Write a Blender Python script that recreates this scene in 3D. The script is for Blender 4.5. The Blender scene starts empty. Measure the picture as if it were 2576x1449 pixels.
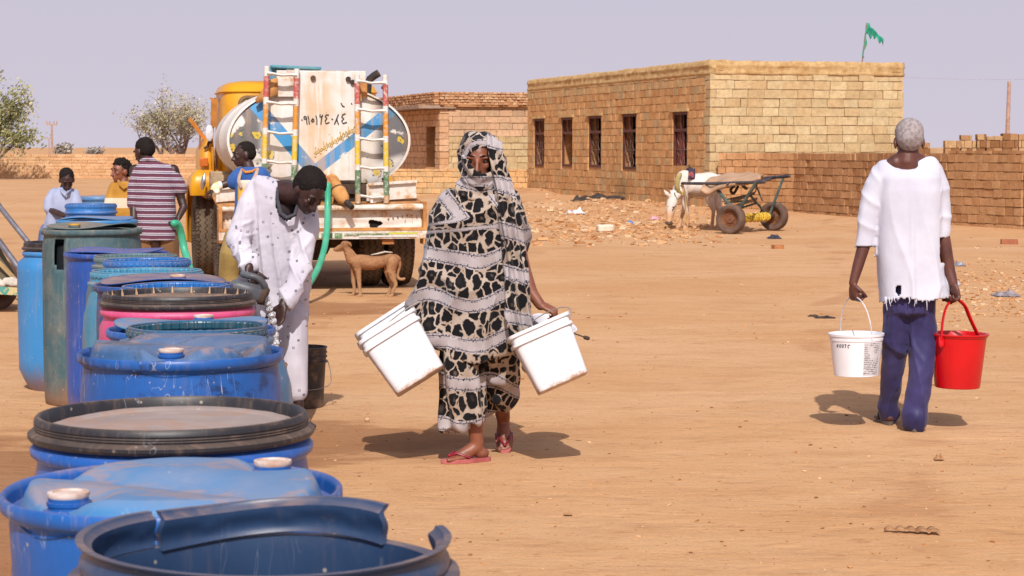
import bpy, bmesh, math, random
import numpy as np
from mathutils import Vector, Matrix, noise
R = math.radians
V = Vector
rng = random.Random(11)
scene = bpy.context.scene
C = scene.collection
# ---------------------------------------------------------------- camera geometry
FPX, CX, CY, HZ, HC = 5100.0, 1288.0, 724.5, 370.0, 1.55
TH = math.atan((CY - HZ) / FPX)
cT, sT = math.cos(TH), math.sin(TH)

def W(px, py, d):
    """world point seen in direction (px,py) of the photograph at distance d along Y"""
    u = px - CX; v = CY - py
    t = d / (FPX * cT + v * sT)
    return V((u * t, d, HC + (v * cT - FPX * sT) * t))

def GD(py, z=0.0):
    """distance of the point at height z seen on picture row py"""
    v = CY - py
    dz = v * cT - FPX * sT
    return (z - HC) / dz * (FPX * cT + v * sT)

def fbm(p, s=1.0, o=3, seed=0.0):
    v = 0; a = 1; q = V((p[0] * s + seed, p[1] * s - seed, p[2] * s + seed * .5)); tot = 0
    for i in range(o):
        v += a * noise.noise(q); tot += a; a *= .5; q = q * 2.03
    return v / tot

# ---------------------------------------------------------------- mesh building
class MB:
    def __init__(s):
        s.v = []; s.f = []; s.mi = []; s.vc = []; s.m = 0; s.cur = (1, 1, 1, 1)
    def add(s, vs, fs):
        b = len(s.v)
        s.v += [tuple(v) for v in vs]
        s.vc += [s.cur] * len(vs)
        s.f += [tuple(i + b for i in f) for f in fs]
        s.mi += [s.m] * len(fs)
        return s
    def box(s, c, size, rot=None, taper=None):
        hx, hy, hz = size[0] / 2, size[1] / 2, size[2] / 2
        vs = []
        for z in (-1, 1):
            tx, ty = (taper if (taper and z == 1) else (1, 1))
            for x, y in ((-1, -1), (1, -1), (1, 1), (-1, 1)):
                p = V((x * hx * tx, y * hy * ty, z * hz))
                if rot: p = rot @ p
                vs.append(p + V(c))
        return s.add(vs, [(3, 2, 1, 0), (4, 5, 6, 7), (0, 1, 5, 4), (1, 2, 6, 5), (2, 3, 7, 6), (3, 0, 4, 7)])
    def bar(s, a, b, w, h, up=(0, 0, 1)):
        a = V(a); b = V(b); d = b - a; L = d.length; y = d.normalized()
        x = y.cross(V(up))
        if x.length < 1e-4: x = y.cross(V((1, 0, 0)))
        x.normalize(); z = x.cross(y)
        rot = Matrix((x, y, z)).transposed()
        return s.box((a + b) / 2, (w, L, h), rot)
    def rings(s, rs, cap=True, closed=True):
        n = len(rs[0]); vs = [p for r in rs for p in r]; fs = []
        for i in range(len(rs) - 1):
            for j in range(n if closed else n - 1):
                k = (j + 1) % n
                fs.append((i * n + j, i * n + k, (i + 1) * n + k, (i + 1) * n + j))
        if cap and closed:
            fs.append(tuple(range(n - 1, -1, -1)))
            fs.append(tuple((len(rs) - 1) * n + j for j in range(n)))
        return s.add(vs, fs)
    def tube(s, pts, rad, n=12, round_=True, flat=1.0, up=None):
        pts = [V(p) for p in pts]
        if not hasattr(rad, '__len__'): rad = [rad] * len(pts)
        T = []
        for i in range(len(pts)):
            a = pts[max(i - 1, 0)]; b = pts[min(i + 1, len(pts) - 1)]
            T.append((b - a).normalized())
        u = V(up) if up else V((0, 0, 1))
        if abs(T[0].dot(u)) > .95: u = V((1, 0, 0)) if not up else u
        x = T[0].cross(u).normalized()
        rs = []
        def ring(c, x, t, r):
            y = t.cross(x)
            return [c + (x * math.cos(a) + y * math.sin(a) * flat) * r for a in [2 * math.pi * k / n for k in range(n)]]
        seq = []
        for i, p in enumerate(pts):
            if i: x = (x - T[i] * x.dot(T[i])).normalized()
            seq.append((p, x.copy(), T[i], rad[i]))
        out = []
        if round_:
            p, xx, t, r = seq[0]
            for a in (80, 55, 28):
                out.append(ring(p - t * r * math.sin(R(a)), xx, t, r * math.cos(R(a))))
        for q in seq: out.append(ring(*q))
        if round_:
            p, xx, t, r = seq[-1]
            for a in (28, 55, 80):
                out.append(ring(p + t * r * math.sin(R(a)), xx, t, r * math.cos(R(a))))
        return s.rings(out)
    def ell(s, c, rad, rot=None, nu=16, nv=10):
        rs = []
        for i in range(1, nv):
            th = math.pi * i / nv
            r = []
            for j in range(nu):
                ph = 2 * math.pi * j / nu
                p = V((rad[0] * math.sin(th) * math.cos(ph), rad[1] * math.sin(th) * math.sin(ph), -rad[2] * math.cos(th)))
                if rot: p = rot @ p
                r.append(p + V(c))
            rs.append(r)
        return s.rings(rs)
    def lathe(s, prof, c=(0, 0, 0), n=48, rot=None, wob=None, closed_prof=False):
        rs = []
        for (r, z) in prof:
            ring = []
            for j in range(n):
                a = 2 * math.pi * j / n
                rr = r; zz = z
                if wob:
                    rr, zz = wob(r, z, a)
                p = V((rr * math.cos(a), rr * math.sin(a), zz))
                if rot: p = rot @ p
                ring.append(p + V(c))
            rs.append(ring)
        if closed_prof: rs.append(rs[0])
        return s.rings(rs, cap=False)
    def grid(s, fn, nu, nv, skip=None):
        vs = []; fs = []
        for i in range(nu + 1):
            for j in range(nv + 1):
                vs.append(fn(i / nu, j / nv))
        for i in range(nu):
            for j in range(nv):
                if skip and skip((i + .5) / nu, (j + .5) / nv): continue
                a = i * (nv + 1) + j
                fs.append((a, a + nv + 1, a + nv + 2, a + 1))
        return s.add(vs, fs)
    def poly(s, pts):
        return s.add(pts, [tuple(range(len(pts)))])
    def mesh(s, name='m'):
        me = bpy.data.meshes.new(name)
        me.from_pydata(s.v, [], s.f)
        return me

ROOT = {}   # object name -> (loc, local flag)

def tag(o, label=None, cat=None, group=None, kind=None):
    if label: o['label'] = label
    if cat: o['category'] = cat
    if group: o['group'] = group
    if kind: o['kind'] = kind
    return o

def thing(name, label, cat, loc=(0, 0, 0), rz=0.0, group=None, local=False, rot=None):
    o = bpy.data.objects.new(name, None); C.objects.link(o)
    o.empty_display_size = .1
    o.location = loc
    o.rotation_euler = rot if rot else (0, 0, rz)
    ROOT[o.name] = (V(loc), local)
    return tag(o, label, cat, group)

def setmesh(me, name, mats, parent, angle=40, smooth=True):
    if not isinstance(mats, (list, tuple)): mats = [mats]
    for m in mats: me.materials.append(m)
    if parent is not None:
        loc, local = ROOT[parent.name]
        if not local and loc.length > 0:
            n = len(me.vertices); co = np.empty(n * 3, dtype=np.float32)
            me.vertices.foreach_get('co', co)
            co = co.reshape(-1, 3) - np.array(loc, dtype=np.float32)
            me.vertices.foreach_set('co', co.ravel())
    if smooth:
        me.polygons.foreach_set('use_smooth', [True] * len(me.polygons))
        if angle < 179: me.set_sharp_from_angle(angle=R(angle))
    me.update()
    o = bpy.data.objects.new(name, me); C.objects.link(o)
    me.name = name
    if parent is not None:
        o.parent = parent
        ROOT[o.name] = ROOT[parent.name]
    return o

def build(mb, name, mats, parent=None, angle=40, smooth=True, bevel=0, solid=0, colattr=False, subsurf=0):
    me = mb.mesh(name)
    if len(set(mb.mi)) > 1: me.polygons.foreach_set('material_index', mb.mi)
    if colattr:
        at = me.color_attributes.new('col', 'FLOAT_COLOR', 'POINT')
        at.data.foreach_set('color', [c for q in mb.vc for c in q])
    o = setmesh(me, name, mats, parent, angle, smooth)
    if solid:
        m = o.modifiers.new('solid', 'SOLIDIFY'); m.thickness = solid; m.offset = 0
    if bevel:
        m = o.modifiers.new('bevel', 'BEVEL'); m.width = bevel; m.segments = 2; m.limit_method = 'ANGLE'
    if subsurf:
        m = o.modifiers.new('sub', 'SUBSURF'); m.levels = subsurf; m.render_levels = subsurf
    return o

def fuse_mesh(mb, voxel=.007, smooth=4, fac=.5):
    me = mb.mesh('tmp')
    bm = bmesh.new(); bm.from_mesh(me); bmesh.ops.recalc_face_normals(bm, faces=bm.faces); bm.to_mesh(me); bm.free()
    ob = bpy.data.objects.new('tmp', me); C.objects.link(ob)
    m = ob.modifiers.new('r', 'REMESH'); m.mode = 'VOXEL'; m.voxel_size = voxel
    if smooth:
        m2 = ob.modifiers.new('s', 'SMOOTH'); m2.factor = fac; m2.iterations = smooth
    dg = bpy.context.evaluated_depsgraph_get(); dg.update()
    me2 = bpy.data.meshes.new_from_object(ob.evaluated_get(dg))
    bpy.data.objects.remove(ob); bpy.data.meshes.remove(me)
    me2.materials.clear()
    return me2

def verts_np(me):
    n = len(me.vertices); co = np.empty(n * 3, dtype=np.float32); me.vertices.foreach_get('co', co)
    nn = np.empty(n * 3, dtype=np.float32); me.vertices.foreach_get('normal', nn)
    return co.reshape(-1, 3), nn.reshape(-1, 3)

def displace(me, fn):
    co, nn = verts_np(me)
    out = co.copy()
    for i in range(len(co)):
        d = fn(co[i], nn[i])
        if hasattr(d, '__len__'): out[i] += d
        else: out[i] += nn[i] * d
    me.vertices.foreach_set('co', out.ravel()); me.update()

def vattr(me, name, fn):
    co, nn = verts_np(me)
    at = me.attributes.new(name, 'FLOAT', 'POINT')
    at.data.foreach_set('value', [float(fn(c)) for c in co])

def fused(mb, name, mat, parent, voxel=.007, smooth=4, disp=None, attr=None, cut=None, solid=0, fac=.5):
    me = fuse_mesh(mb, voxel, smooth, fac)
    if disp: displace(me, disp)
    if attr:
        for k, fn in attr.items(): vattr(me, k, fn)
    if cut:
        bm = bmesh.new(); bm.from_mesh(me)
        dead = [v for v in bm.verts if cut(v.co)]
        bmesh.ops.delete(bm, geom=dead, context='VERTS'); bm.to_mesh(me); bm.free()
    o = setmesh(me, name, mat, parent, angle=180)
    if solid:
        m = o.modifiers.new('solid', 'SOLIDIFY'); m.thickness = solid; m.offset = -1
    return o

# ---------------------------------------------------------------- materials
def srgb(r, g, b, k=1.0):
    def f(c):
        c /= 255.0
        return (c / 12.92 if c <= .04045 else ((c + .055) / 1.055) ** 2.4)
    return (f(r) * k, f(g) * k, f(b) * k, 1.0)

class NT:
    def __init__(s, name, rough=.8, metal=0.0, spec=.4):
        m = bpy.data.materials.new(name); m.use_nodes = True
        s.m = m; s.t = m.node_tree; s.b = s.t.nodes['Principled BSDF']
        s.b.inputs['Roughness'].default_value = rough
        s.b.inputs['Metallic'].default_value = metal
        s.b.inputs['Specular IOR Level'].default_value = spec
        s._tc = None
    def set(s, sock, v):
        if isinstance(v, bpy.types.NodeSocket): s.t.links.new(v, sock)
        elif v is not None: sock.default_value = v
    def obj(s):
        if not s._tc: s._tc = s.t.nodes.new('ShaderNodeTexCoord')
        return s._tc.outputs['Object']
    def mapv(s, scale=(1, 1, 1), loc=(0, 0, 0), rot=(0, 0, 0), vec=None):
        n = s.t.nodes.new('ShaderNodeMapping')
        s.set(n.inputs['Vector'], vec or s.obj()); n.inputs['Scale'].default_value = scale
        n.inputs['Location'].default_value = loc; n.inputs['Rotation'].default_value = rot
        return n.outputs[0]
    def noise(s, scale=5, detail=4, vec=None, rough=.55, dist=0, col=False):
        n = s.t.nodes.new('ShaderNodeTexNoise'); s.set(n.inputs['Vector'], vec or s.obj())
        n.inputs['Scale'].default_value = scale; n.inputs['Detail'].default_value = detail
        n.inputs['Roughness'].default_value = rough; n.inputs['Distortion'].default_value = dist
        return n.outputs['Color' if col else 'Fac']
    def vor(s, scale=5, vec=None, feature='F1', metric='EUCLIDEAN', out='Distance', rand=1.0):
        n = s.t.nodes.new('ShaderNodeTexVoronoi'); n.feature = feature
        if feature != 'DISTANCE_TO_EDGE': n.distance = metric
        s.set(n.inputs['Vector'], vec or s.obj()); n.inputs['Scale'].default_value = scale
        n.inputs['Randomness'].default_value = rand
        return n.outputs[out]
    def ramp(s, fac, a, b, lo=0.0, hi=1.0, smooth=True):
        n = s.t.nodes.new('ShaderNodeMapRange'); n.interpolation_type = 'SMOOTHSTEP' if smooth else 'LINEAR'
        s.set(n.inputs['Value'], fac)
        n.inputs['From Min'].default_value = a; n.inputs['From Max'].default_value = b
        n.inputs['To Min'].default_value = lo; n.inputs['To Max'].default_value = hi
        return n.outputs[0]
    def mix(s, fac, a, b, mode='MIX'):
        n = s.t.nodes.new('ShaderNodeMix'); n.data_type = 'RGBA'; n.blend_type = mode
        s.set(n.inputs[0], fac); s.set(n.inputs[6], a); s.set(n.inputs[7], b)
        return n.outputs[2]
    def m2(s, op, a, b=None, c=None):
        n = s.t.nodes.new('ShaderNodeMath'); n.operation = op
        s.set(n.inputs[0], a)
        if b is not None: s.set(n.inputs[1], b)
        if c is not None: s.set(n.inputs[2], c)
        return n.outputs[0]
    def sep(s, vec=None):
        n = s.t.nodes.new('ShaderNodeSeparateXYZ'); s.set(n.inputs[0], vec or s.obj()); return n.outputs
    def comb(s, x, y, z):
        n = s.t.nodes.new('ShaderNodeCombineXYZ'); s.set(n.inputs[0], x); s.set(n.inputs[1], y); s.set(n.inputs[2], z); return n.outputs[0]
    def vadd(s, a, b, op='ADD'):
        n = s.t.nodes.new('ShaderNodeVectorMath'); n.operation = op; s.set(n.inputs[0], a); s.set(n.inputs[1], b); return n.outputs[0]
    def up(s):
        n = s.t.nodes.new('ShaderNodeNewGeometry'); return s.sep(n.outputs['Normal'])[2]
    def attr(s, name, out='Fac'):
        n = s.t.nodes.new('ShaderNodeAttribute'); n.attribute_name = name; return n.outputs[out]
    def bump(s, h, strength=.3, dist=.01):
        n = s.t.nodes.new('ShaderNodeBump'); n.inputs['Strength'].default_value = strength
        n.inputs['Distance'].default_value = dist; s.set(n.inputs['Height'], h)
        if s.b.inputs['Normal'].is_linked:
            s.t.links.new(s.b.inputs['Normal'].links[0].from_socket, n.inputs['Normal'])
        s.t.links.new(n.outputs[0], s.b.inputs['Normal']); return s
    def col(s, c): s.set(s.b.inputs['Base Color'], c); return s
    def rough(s, c): s.set(s.b.inputs['Roughness'], c); return s

def simple(name, c, rough=.8, metal=0, c2=None, ns=8, bump=0, bs=40, spec=.4, dust=0, dcol=None):
    t = NT(name, rough, metal, spec)
    k = c2 or tuple(x * .7 for x in c[:3]) + (1,)
    col = t.mix(t.ramp(t.noise(ns, 5), .35, .7), c, k)
    if dust:
        dd = dcol or srgb(176, 140, 108)
        f = t.ramp(t.noise(ns * 1.7, 6, rough=.65), .62 - dust * .5, .8)
        f = t.m2('MULTIPLY', f, min(1, dust * 1.4))
        col = t.mix(f, col, dd)
    t.col(col)
    if bump: t.bump(t.noise(bs, 4), bump, .004)
    return t.m
# ---------------------------------------------------------------- camera, light, sky
cam = bpy.data.cameras.new('camera'); camo = bpy.data.objects.new('camera', cam); C.objects.link(camo)
camo.location = (0, 0, HC); camo.rotation_euler = (math.pi / 2 - TH, 0, 0)
cam.sensor_width = 36; cam.lens = FPX / 2576 * 36; cam.clip_start = .1; cam.clip_end = 6000
cam.dof.use_dof = True; cam.dof.focus_distance = 9.9; cam.dof.aperture_fstop = 15
scene.camera = camo
SUN_EL, SUN_AZ = 43, 1.5          # sun behind the camera, a touch to the right
sd = bpy.data.lights.new('sun', 'SUN'); sd.energy = 4.1; sd.angle = R(.6); sd.color = (1, .955, .90)
so = bpy.data.objects.new('sun', sd); C.objects.link(so)
to = V((math.sin(R(SUN_AZ)) * math.cos(R(SUN_EL)), -math.cos(R(SUN_AZ)) * math.cos(R(SUN_EL)), math.sin(R(SUN_EL))))
so.rotation_euler = to.to_track_quat('Z', 'Y').to_euler(); so.location = (0, -5, 20)
w = bpy.data.worlds.new('World'); scene.world = w; w.use_nodes = True
nt = w.node_tree; bg = nt.nodes['Background']
sky = nt.nodes.new('ShaderNodeTexSky'); sky.sky_type = 'NISHITA'; sky.sun_disc = False
sky.sun_elevation = R(SUN_EL); sky.sun_rotation = R(180 - SUN_AZ); sky.dust_density = 5; sky.air_density = 1; sky.ozone_density = 1
# dust haze: a pale lavender veil, thick at the horizon, thinning upwards
tc = nt.nodes.new('ShaderNodeTexCoord'); sx = nt.nodes.new('ShaderNodeSeparateXYZ'); nt.links.new(tc.outputs['Generated'], sx.inputs[0])
mr = nt.nodes.new('ShaderNodeMapRange'); mr.inputs['From Min'].default_value = 0.0; mr.inputs['From Max'].default_value = .75
mr.inputs['To Min'].default_value = .96; mr.inputs['To Max'].default_value = .25; nt.links.new(sx.outputs[2], mr.inputs['Value'])
mr2 = nt.nodes.new('ShaderNodeMapRange'); mr2.inputs['From Max'].default_value = .12; nt.links.new(sx.outputs[2], mr2.inputs['Value'])
HZN = .1
hc = nt.nodes.new('ShaderNodeMix'); hc.data_type = 'RGBA'; nt.links.new(mr2.outputs[0], hc.inputs[0])
k = 1 / HZN
hc.inputs[6].default_value = (.665 * k, .61 * k, .715 * k, 1); hc.inputs[7].default_value = (.635 * k, .60 * k, .74 * k, 1)
mx = nt.nodes.new('ShaderNodeMix'); mx.data_type = 'RGBA'; nt.links.new(mr.outputs[0], mx.inputs[0])
nt.links.new(sky.outputs[0], mx.inputs[6]); nt.links.new(hc.outputs[2], mx.inputs[7])
nt.links.new(mx.outputs[2], bg.inputs[0]); bg.inputs[1].default_value = HZN
scene.view_settings.view_transform = 'Standard'; scene.view_settings.look = 'None'
scene.view_settings.exposure = 0; scene.view_settings.gamma = 1
scene.render.film_transparent = False
try: scene.cycles.max_bounces = 6
except Exception: pass

# ---------------------------------------------------------------- building frame
BC = V((4.65, 46.4, 0)); BL = V((-.279, .960, 0)); BR = V((.960, .279, 0)); BH = 3.5
BE = BC + BL * 14.5
RW = [V((4.72, 46.15, 0)), V((5.6, 45.8, 0)), V((6.35, 45.0, 0)), V((7.2, 42.3, 0)), V((8.25, 38.0, 0)), V((9.2, 36.2, 0)), V((12.5, 33.0, 0)), V((17, 31, 0))]

def segdist(p, a, b):
    ab = (b - a); t = max(0, min(1, (p - a).dot(ab) / ab.dot(ab)))
    return (p - (a + ab * t)).length, t

def gz(x, y):
    z = .018 * noise.noise(V((x * .35, y * .35, 3))) + .03 * noise.noise(V((x * .12, y * .12, 8)))
    z *= min(1, max(0, (y - 12) / 8))
    if 25 < y < 75:
        p = V((x, y, 0))
        d, t = segdist(p, BC, BE)
        z += (.05 + .25 * t) * math.exp(-(d / 3.2) ** 2) * (1 + .4 * noise.noise(V((x * .8, y * .5, 1))))
        for a, b in zip(RW[:-1], RW[1:]):
            pass
        dm = min(segdist(p, a, b)[0] for a, b in zip(RW[:-1], RW[1:]))
        z += .10 * math.exp(-(dm / 1.6) ** 2)
        # low heap of rubble in front of the brick building
        z += .22 * math.exp(-(((x - 1.0) / 3.0) ** 2 + ((y - 47) / 5.0) ** 2)) * (1 + .5 * noise.noise(V((x, y * .6, 5))))
    return z

# ground
def axis(lo, hi, fine_lo, fine_hi, step, grow=1.35):
    a = list(np.arange(fine_lo, fine_hi + 1e-6, step)); s = step
    x = fine_hi
    while x < hi: s *= grow; x = min(hi, x + s); a.append(x)
    s = step; x = fine_lo
    while x > lo: s *= grow; x = max(lo, x - s); a.insert(0, x)
    return a
xs = axis(-2500, 2500, -16, 18, .35); ys = axis(-60, 5000, 0, 75, .35)
vs = [(x, y, gz(x, y)) for y in ys for x in xs]
nx = len(xs)
fs = [(j * nx + i, j * nx + i + 1, (j + 1) * nx + i + 1, (j + 1) * nx + i) for j in range(len(ys) - 1) for i in range(nx - 1)]
g = MB(); g.add(vs, fs)
t = NT('sand', .95, 0, .1)
o = t.obj()
big = t.noise(.35, 5, vec=t.mapv((.55, 1, 1)), rough=.6)
mid = t.noise(2.6, 6, vec=t.mapv((.6, 1.2, 1)), rough=.65)
fine = t.noise(60, 5, rough=.7)
K = .92
c1 = t.mix(t.ramp(big, .30, .70), srgb(213, 171, 130, K), srgb(202, 154, 109, K))
c2 = t.mix(t.ramp(mid, .42, .80, 0, .55), c1, srgb(176, 126, 86, K))
streak = t.noise(3.4, 6, vec=t.mapv((.5, 1.5, 1), rot=(0, 0, .25)), rough=.7)
c3 = t.mix(t.m2('MULTIPLY', t.ramp(streak, .58, .76), .35), c2, srgb(164, 114, 76, K))
c3 = t.mix(t.m2('MULTIPLY', t.ramp(t.noise(2.6, 6, vec=t.mapv((.6, 1.3, 1), loc=(5, 3, 0)), rough=.7), .56, .75), .4), c3, srgb(222, 186, 150, K))
sc_ = t.noise(9, 6, vec=t.mapv((.7, 1.2, 1)), rough=.8)
c3 = t.mix(t.ramp(sc_, .54, .68, 0, .55), c3, srgb(160, 104, 66, K))
peb = t.vor(34, out='Distance'); pc = t.vor(34, out='Color')
pm = t.m2('MULTIPLY', t.ramp(peb, .30, .18), t.ramp(t.sep(pc)[0], .86, .92))
c4 = t.mix(t.m2('MULTIPLY', pm, .65), c3, t.mix(t.sep(pc)[1], srgb(120, 74, 46, .8), srgb(226, 196, 160, .8)))
c5 = t.mix(t.ramp(t.noise(26, 6, rough=.8), .50, .70, 0, .26), c4, srgb(168, 118, 80, .95))
c5 = t.mix(t.ramp(t.noise(19, 6, rough=.8, vec=t.mapv((1, 1, 1), loc=(9, 2, 0))), .55, .72, 0, .4), c5, srgb(226, 192, 160, .9))
c5 = t.mix(t.ramp(fine, .35, .8, 0, .3), c5, srgb(150, 102, 66, .9))
trk_ = t.m2('SUBTRACT', t.sep()[0], t.m2('ADD', t.m2('MULTIPLY', t.sep()[1], .16), t.m2('MULTIPLY', t.noise(.12, 2), 5.0)))
tr1 = t.ramp(t.m2('ABSOLUTE', t.m2('SUBTRACT', t.m2('FRACT', t.m2('DIVIDE', trk_, 4.6)), .5)), .05, .02)
c5 = t.mix(t.m2('MULTIPLY', t.m2('MULTIPLY', tr1, t.ramp(t.noise(1.3, 5), .45, .6)), .35), c5, srgb(160, 108, 70, .95))
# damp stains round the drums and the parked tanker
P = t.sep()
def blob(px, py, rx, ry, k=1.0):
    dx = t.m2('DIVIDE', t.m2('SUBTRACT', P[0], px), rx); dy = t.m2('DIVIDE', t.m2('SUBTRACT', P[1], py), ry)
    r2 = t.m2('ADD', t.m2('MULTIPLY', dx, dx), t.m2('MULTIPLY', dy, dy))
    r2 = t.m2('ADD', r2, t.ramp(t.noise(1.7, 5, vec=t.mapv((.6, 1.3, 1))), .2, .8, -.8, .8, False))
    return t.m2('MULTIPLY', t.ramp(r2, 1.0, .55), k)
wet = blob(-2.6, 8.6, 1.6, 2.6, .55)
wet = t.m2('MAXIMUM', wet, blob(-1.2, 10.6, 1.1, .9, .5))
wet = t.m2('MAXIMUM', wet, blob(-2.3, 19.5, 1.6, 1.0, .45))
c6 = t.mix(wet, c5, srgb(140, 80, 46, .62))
t.col(c6)
dim = t.vor(2.3, t.vadd(t.mapv((.8, 1.3, 1)), t.noise(2, 3, col=True)), 'SMOOTH_F1'); t.bump(t.ramp(dim, .05, .45), .3, .025); t.bump(mid, .3, .03); t.bump(fine, .45, .006); t.bump(t.noise(14, 5, vec=t.mapv((.6, 1.4, 1))), .5, .018)
SAND = t.m
go = build(g, 'ground', SAND, None, angle=180); tag(go, kind='structure')

# ---------------------------------------------------------------- mud block masonry
def block_mat(name, k=1.0, stain=False):
    t = NT(name, .95, 0, .08)
    a = t.attr('col', 'Color')
    n = t.noise(9, 6, rough=.7)
    c = t.mix(t.ramp(n, .3, .75), a, t.mix(1.0, a, (.74, .70, .66, 1), 'MULTIPLY'))
    c = t.mix(t.ramp(t.noise(.9, 4), .45, .75, 0, .28), c, t.mix(1.0, a, (.62, .52, .42, 1), 'MULTIPLY'))
    if stain:
        Z = t.sep()[2]
        f = t.m2('MULTIPLY', t.ramp(Z, 1.0, .1), t.ramp(t.noise(.5, 5, vec=t.mapv((1, 1, .6))), .5, .68))
        c = t.mix(t.m2('MULTIPLY', f, .6), c, srgb(72, 48, 36, .6))
    c = t.mix(t.ramp(t.noise(40, 3), .3, .8, 0, .3), c, (.16, .10, .06, 1))
    t.col(c); t.bump(t.noise(30, 5, rough=.7), .7, .012)
    return t.m
BLK = block_mat('mud_block'); BLKS = block_mat('mud_block_sooty', stain=True)
GAP = simple('mortar_joint', srgb(172, 122, 78, .85), .98, c2=srgb(194, 144, 98, .85), ns=3, bump=.5)  # the mortar's own tan colour
TRIMM = simple('clay_trim', srgb(176, 130, 84, .8), .95, c2=srgb(140, 96, 58, .8), ns=9, bump=.7, bs=25)

def blockwall(mb, back, p0, p1, H, bl, bh, z0=0, thick=.3, openings=(), colA=(1, 1, 1, 1), colB=(1, 1, 1, 1), zfun=None,
              jit=.012, topjit=0, colfn=None, seed=1, split=.35, gap=.012):
    """openings: (s0,s1,za,zb) along the wall.  Outward side = right hand of p0->p1 seen from above when n = d x up"""
    rg = random.Random(seed)
    p0 = V(p0); p1 = V(p1); d = (p1 - p0); L = d.length; d.normalize(); n = d.cross(V((0, 0, 1))).normalized()
    rows = int(math.ceil((H - z0) / bh))
    for r in range(rows):
        za = z0 + r * bh; zb = min(za + bh, H)
        if zb - za < .04: continue
        zc = (za + zb) / 2
        iv = [(0, L)]
        for (a, b, c, e) in openings:
            if c < zc < e:
                nv = []
                for (x, y) in iv:
                    if b <= x or a >= y: nv.append((x, y)); continue
                    if a > x: nv.append((x, a))
                    if b < y: nv.append((b, y))
                iv = nv
        off = -(rg.random() * .3 + (.5 if r % 2 else 0)) * bl
        s = off; rowc = rg.uniform(-.06, .06)
        cuts = []
        while s < L:
            ln = bl * rg.uniform(.93, 1.07)
            if rg.random() < split * .25: ln *= .5
            cuts.append((s, s + ln)); s += ln
        for (x, y) in iv:
            for (a, b) in cuts:
                a2 = max(a, x); b2 = min(b, y)
                if b2 - a2 < .03: continue
                if topjit and r == rows - 1 and rg.random() < topjit: continue
                f = rg.random()
                base = colfn(a2, zc, rg) if colfn else tuple(colA[i] * (1 - f) + colB[i] * f for i in range(3))
                kk = 1 + rowc * .7 + rg.uniform(-.07, .07)
                mb.cur = (base[0] * kk, base[1] * kk, base[2] * kk, 1)
                proud = rg.uniform(-jit, jit)
                g2 = gap * rg.uniform(.2, 1.0); gz_ = gap * rg.uniform(.4, 1.2)
                zo = zfun((a2 + b2) / 2, zc) if zfun else 0
                vs = []
                for dz in (0, 1):
                    for (ds, dn) in ((0, 0), (1, 0), (1, 1), (0, 1)):
                        ss = (a2 + g2 / 2) if ds == 0 else (b2 - g2 / 2)
                        zz = (za + gz_ / 2 if dz == 0 else zb - gz_ / 2) + zo
                        nn = (thick / 2 + .0 + proud) if dn == 0 else -(thick / 2)
                        vs.append(p0 + d * (ss + rg.uniform(-.006, .006)) + n * (nn + rg.uniform(-.005, .005)) + V((0, 0, zz + rg.uniform(-.006, .006))))
                mb.add(vs, [(0, 1, 2, 3), (7, 6, 5, 4), (0, 4, 5, 1), (1, 5, 6, 2), (2, 6, 7, 3), (3, 7, 4, 0)])
    # dark mortar core a little behind the faces
    xsn = sorted(set([0, L] + [q for o_ in openings for q in o_[:2]]))
    for a, b in zip(xsn[:-1], xsn[1:]):
        if a == 0: a = .035
        if b == L: b = L - .035
        m = (a + b) / 2; ops = [o_ for o_ in openings if o_[0] <= m <= o_[1]]
        zs = [(z0 - .05, H - .03)]
        for o_ in ops:
            nz = []
            for (x, y) in zs:
                if o_[3] <= x or o_[2] >= y: nz.append((x, y)); continue
                if o_[2] > x: nz.append((x, o_[2]))
                if o_[3] < y: nz.append((o_[3], y))
            zs = nz
        for (x, y) in zs:
            c = p0 + d * m + V((0, 0, (x + y) / 2)) - n * .01
            rot = Matrix((d, n, V((0, 0, 1)))).transposed()
            back.box(c, (b - a - .002, thick - .05, y - x), rot)

TAN1 = srgb(234, 212, 168, .80); TAN2 = srgb(222, 192, 146, .80)
BRN1 = srgb(226, 180, 128, .98); BRN2 = srgb(206, 156, 106, .98)
WALLB1 = srgb(208, 162, 118, .95); WALLB2 = srgb(188, 140, 98, .95)

# --- big brick building
bld = thing('brick_building', 'large unplastered mud brick building with five rusty barred windows on its side', 'building', BC)
def bpar(px):
    r = (px - CX) / FPX
    return (BC.x - BC.y * r) / (.960 * r + .279)
wins = []
for (a, b, yt, yb) in ((1742, 1705, 283, 425), (1613, 1577, 288, 425), (1525, 1492, 293, 420), (1452, 1424, 297, 418), (1381, 1355, 300, 418)):
    s0, s1 = bpar(a), bpar(b); sm = (s0 + s1) / 2; dd = BC.y + .96 * sm
    wins.append((s0, s1, HC - (yb - HZ) * dd / FPX, HC + (HZ - yt) * dd / FPX))
mb = MB(); bk = MB()
lens = 14.5
def leftcol(s, z, rg):
    f = rg.random()
    if z > 2.95: A, B = TAN2, BRN1
    elif z < 1.05: A, B = BRN1, BRN2
    else: A, B = BRN1, tuple(x * 1.0 for x in BRN2)
    if rg.random() < .12: A = B = TAN2
    return tuple(A[i] * (1 - f) + B[i] * f for i in range(3))
blockwall(mb, bk, BE, BC + BL * .302, 3.22, .23, .185, z0=.0, thick=.3,
          openings=[(lens - b, lens - a, c, e) for (a, b, c, e) in wins], colfn=leftcol, seed=3, jit=.006, gap=.013)
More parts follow.
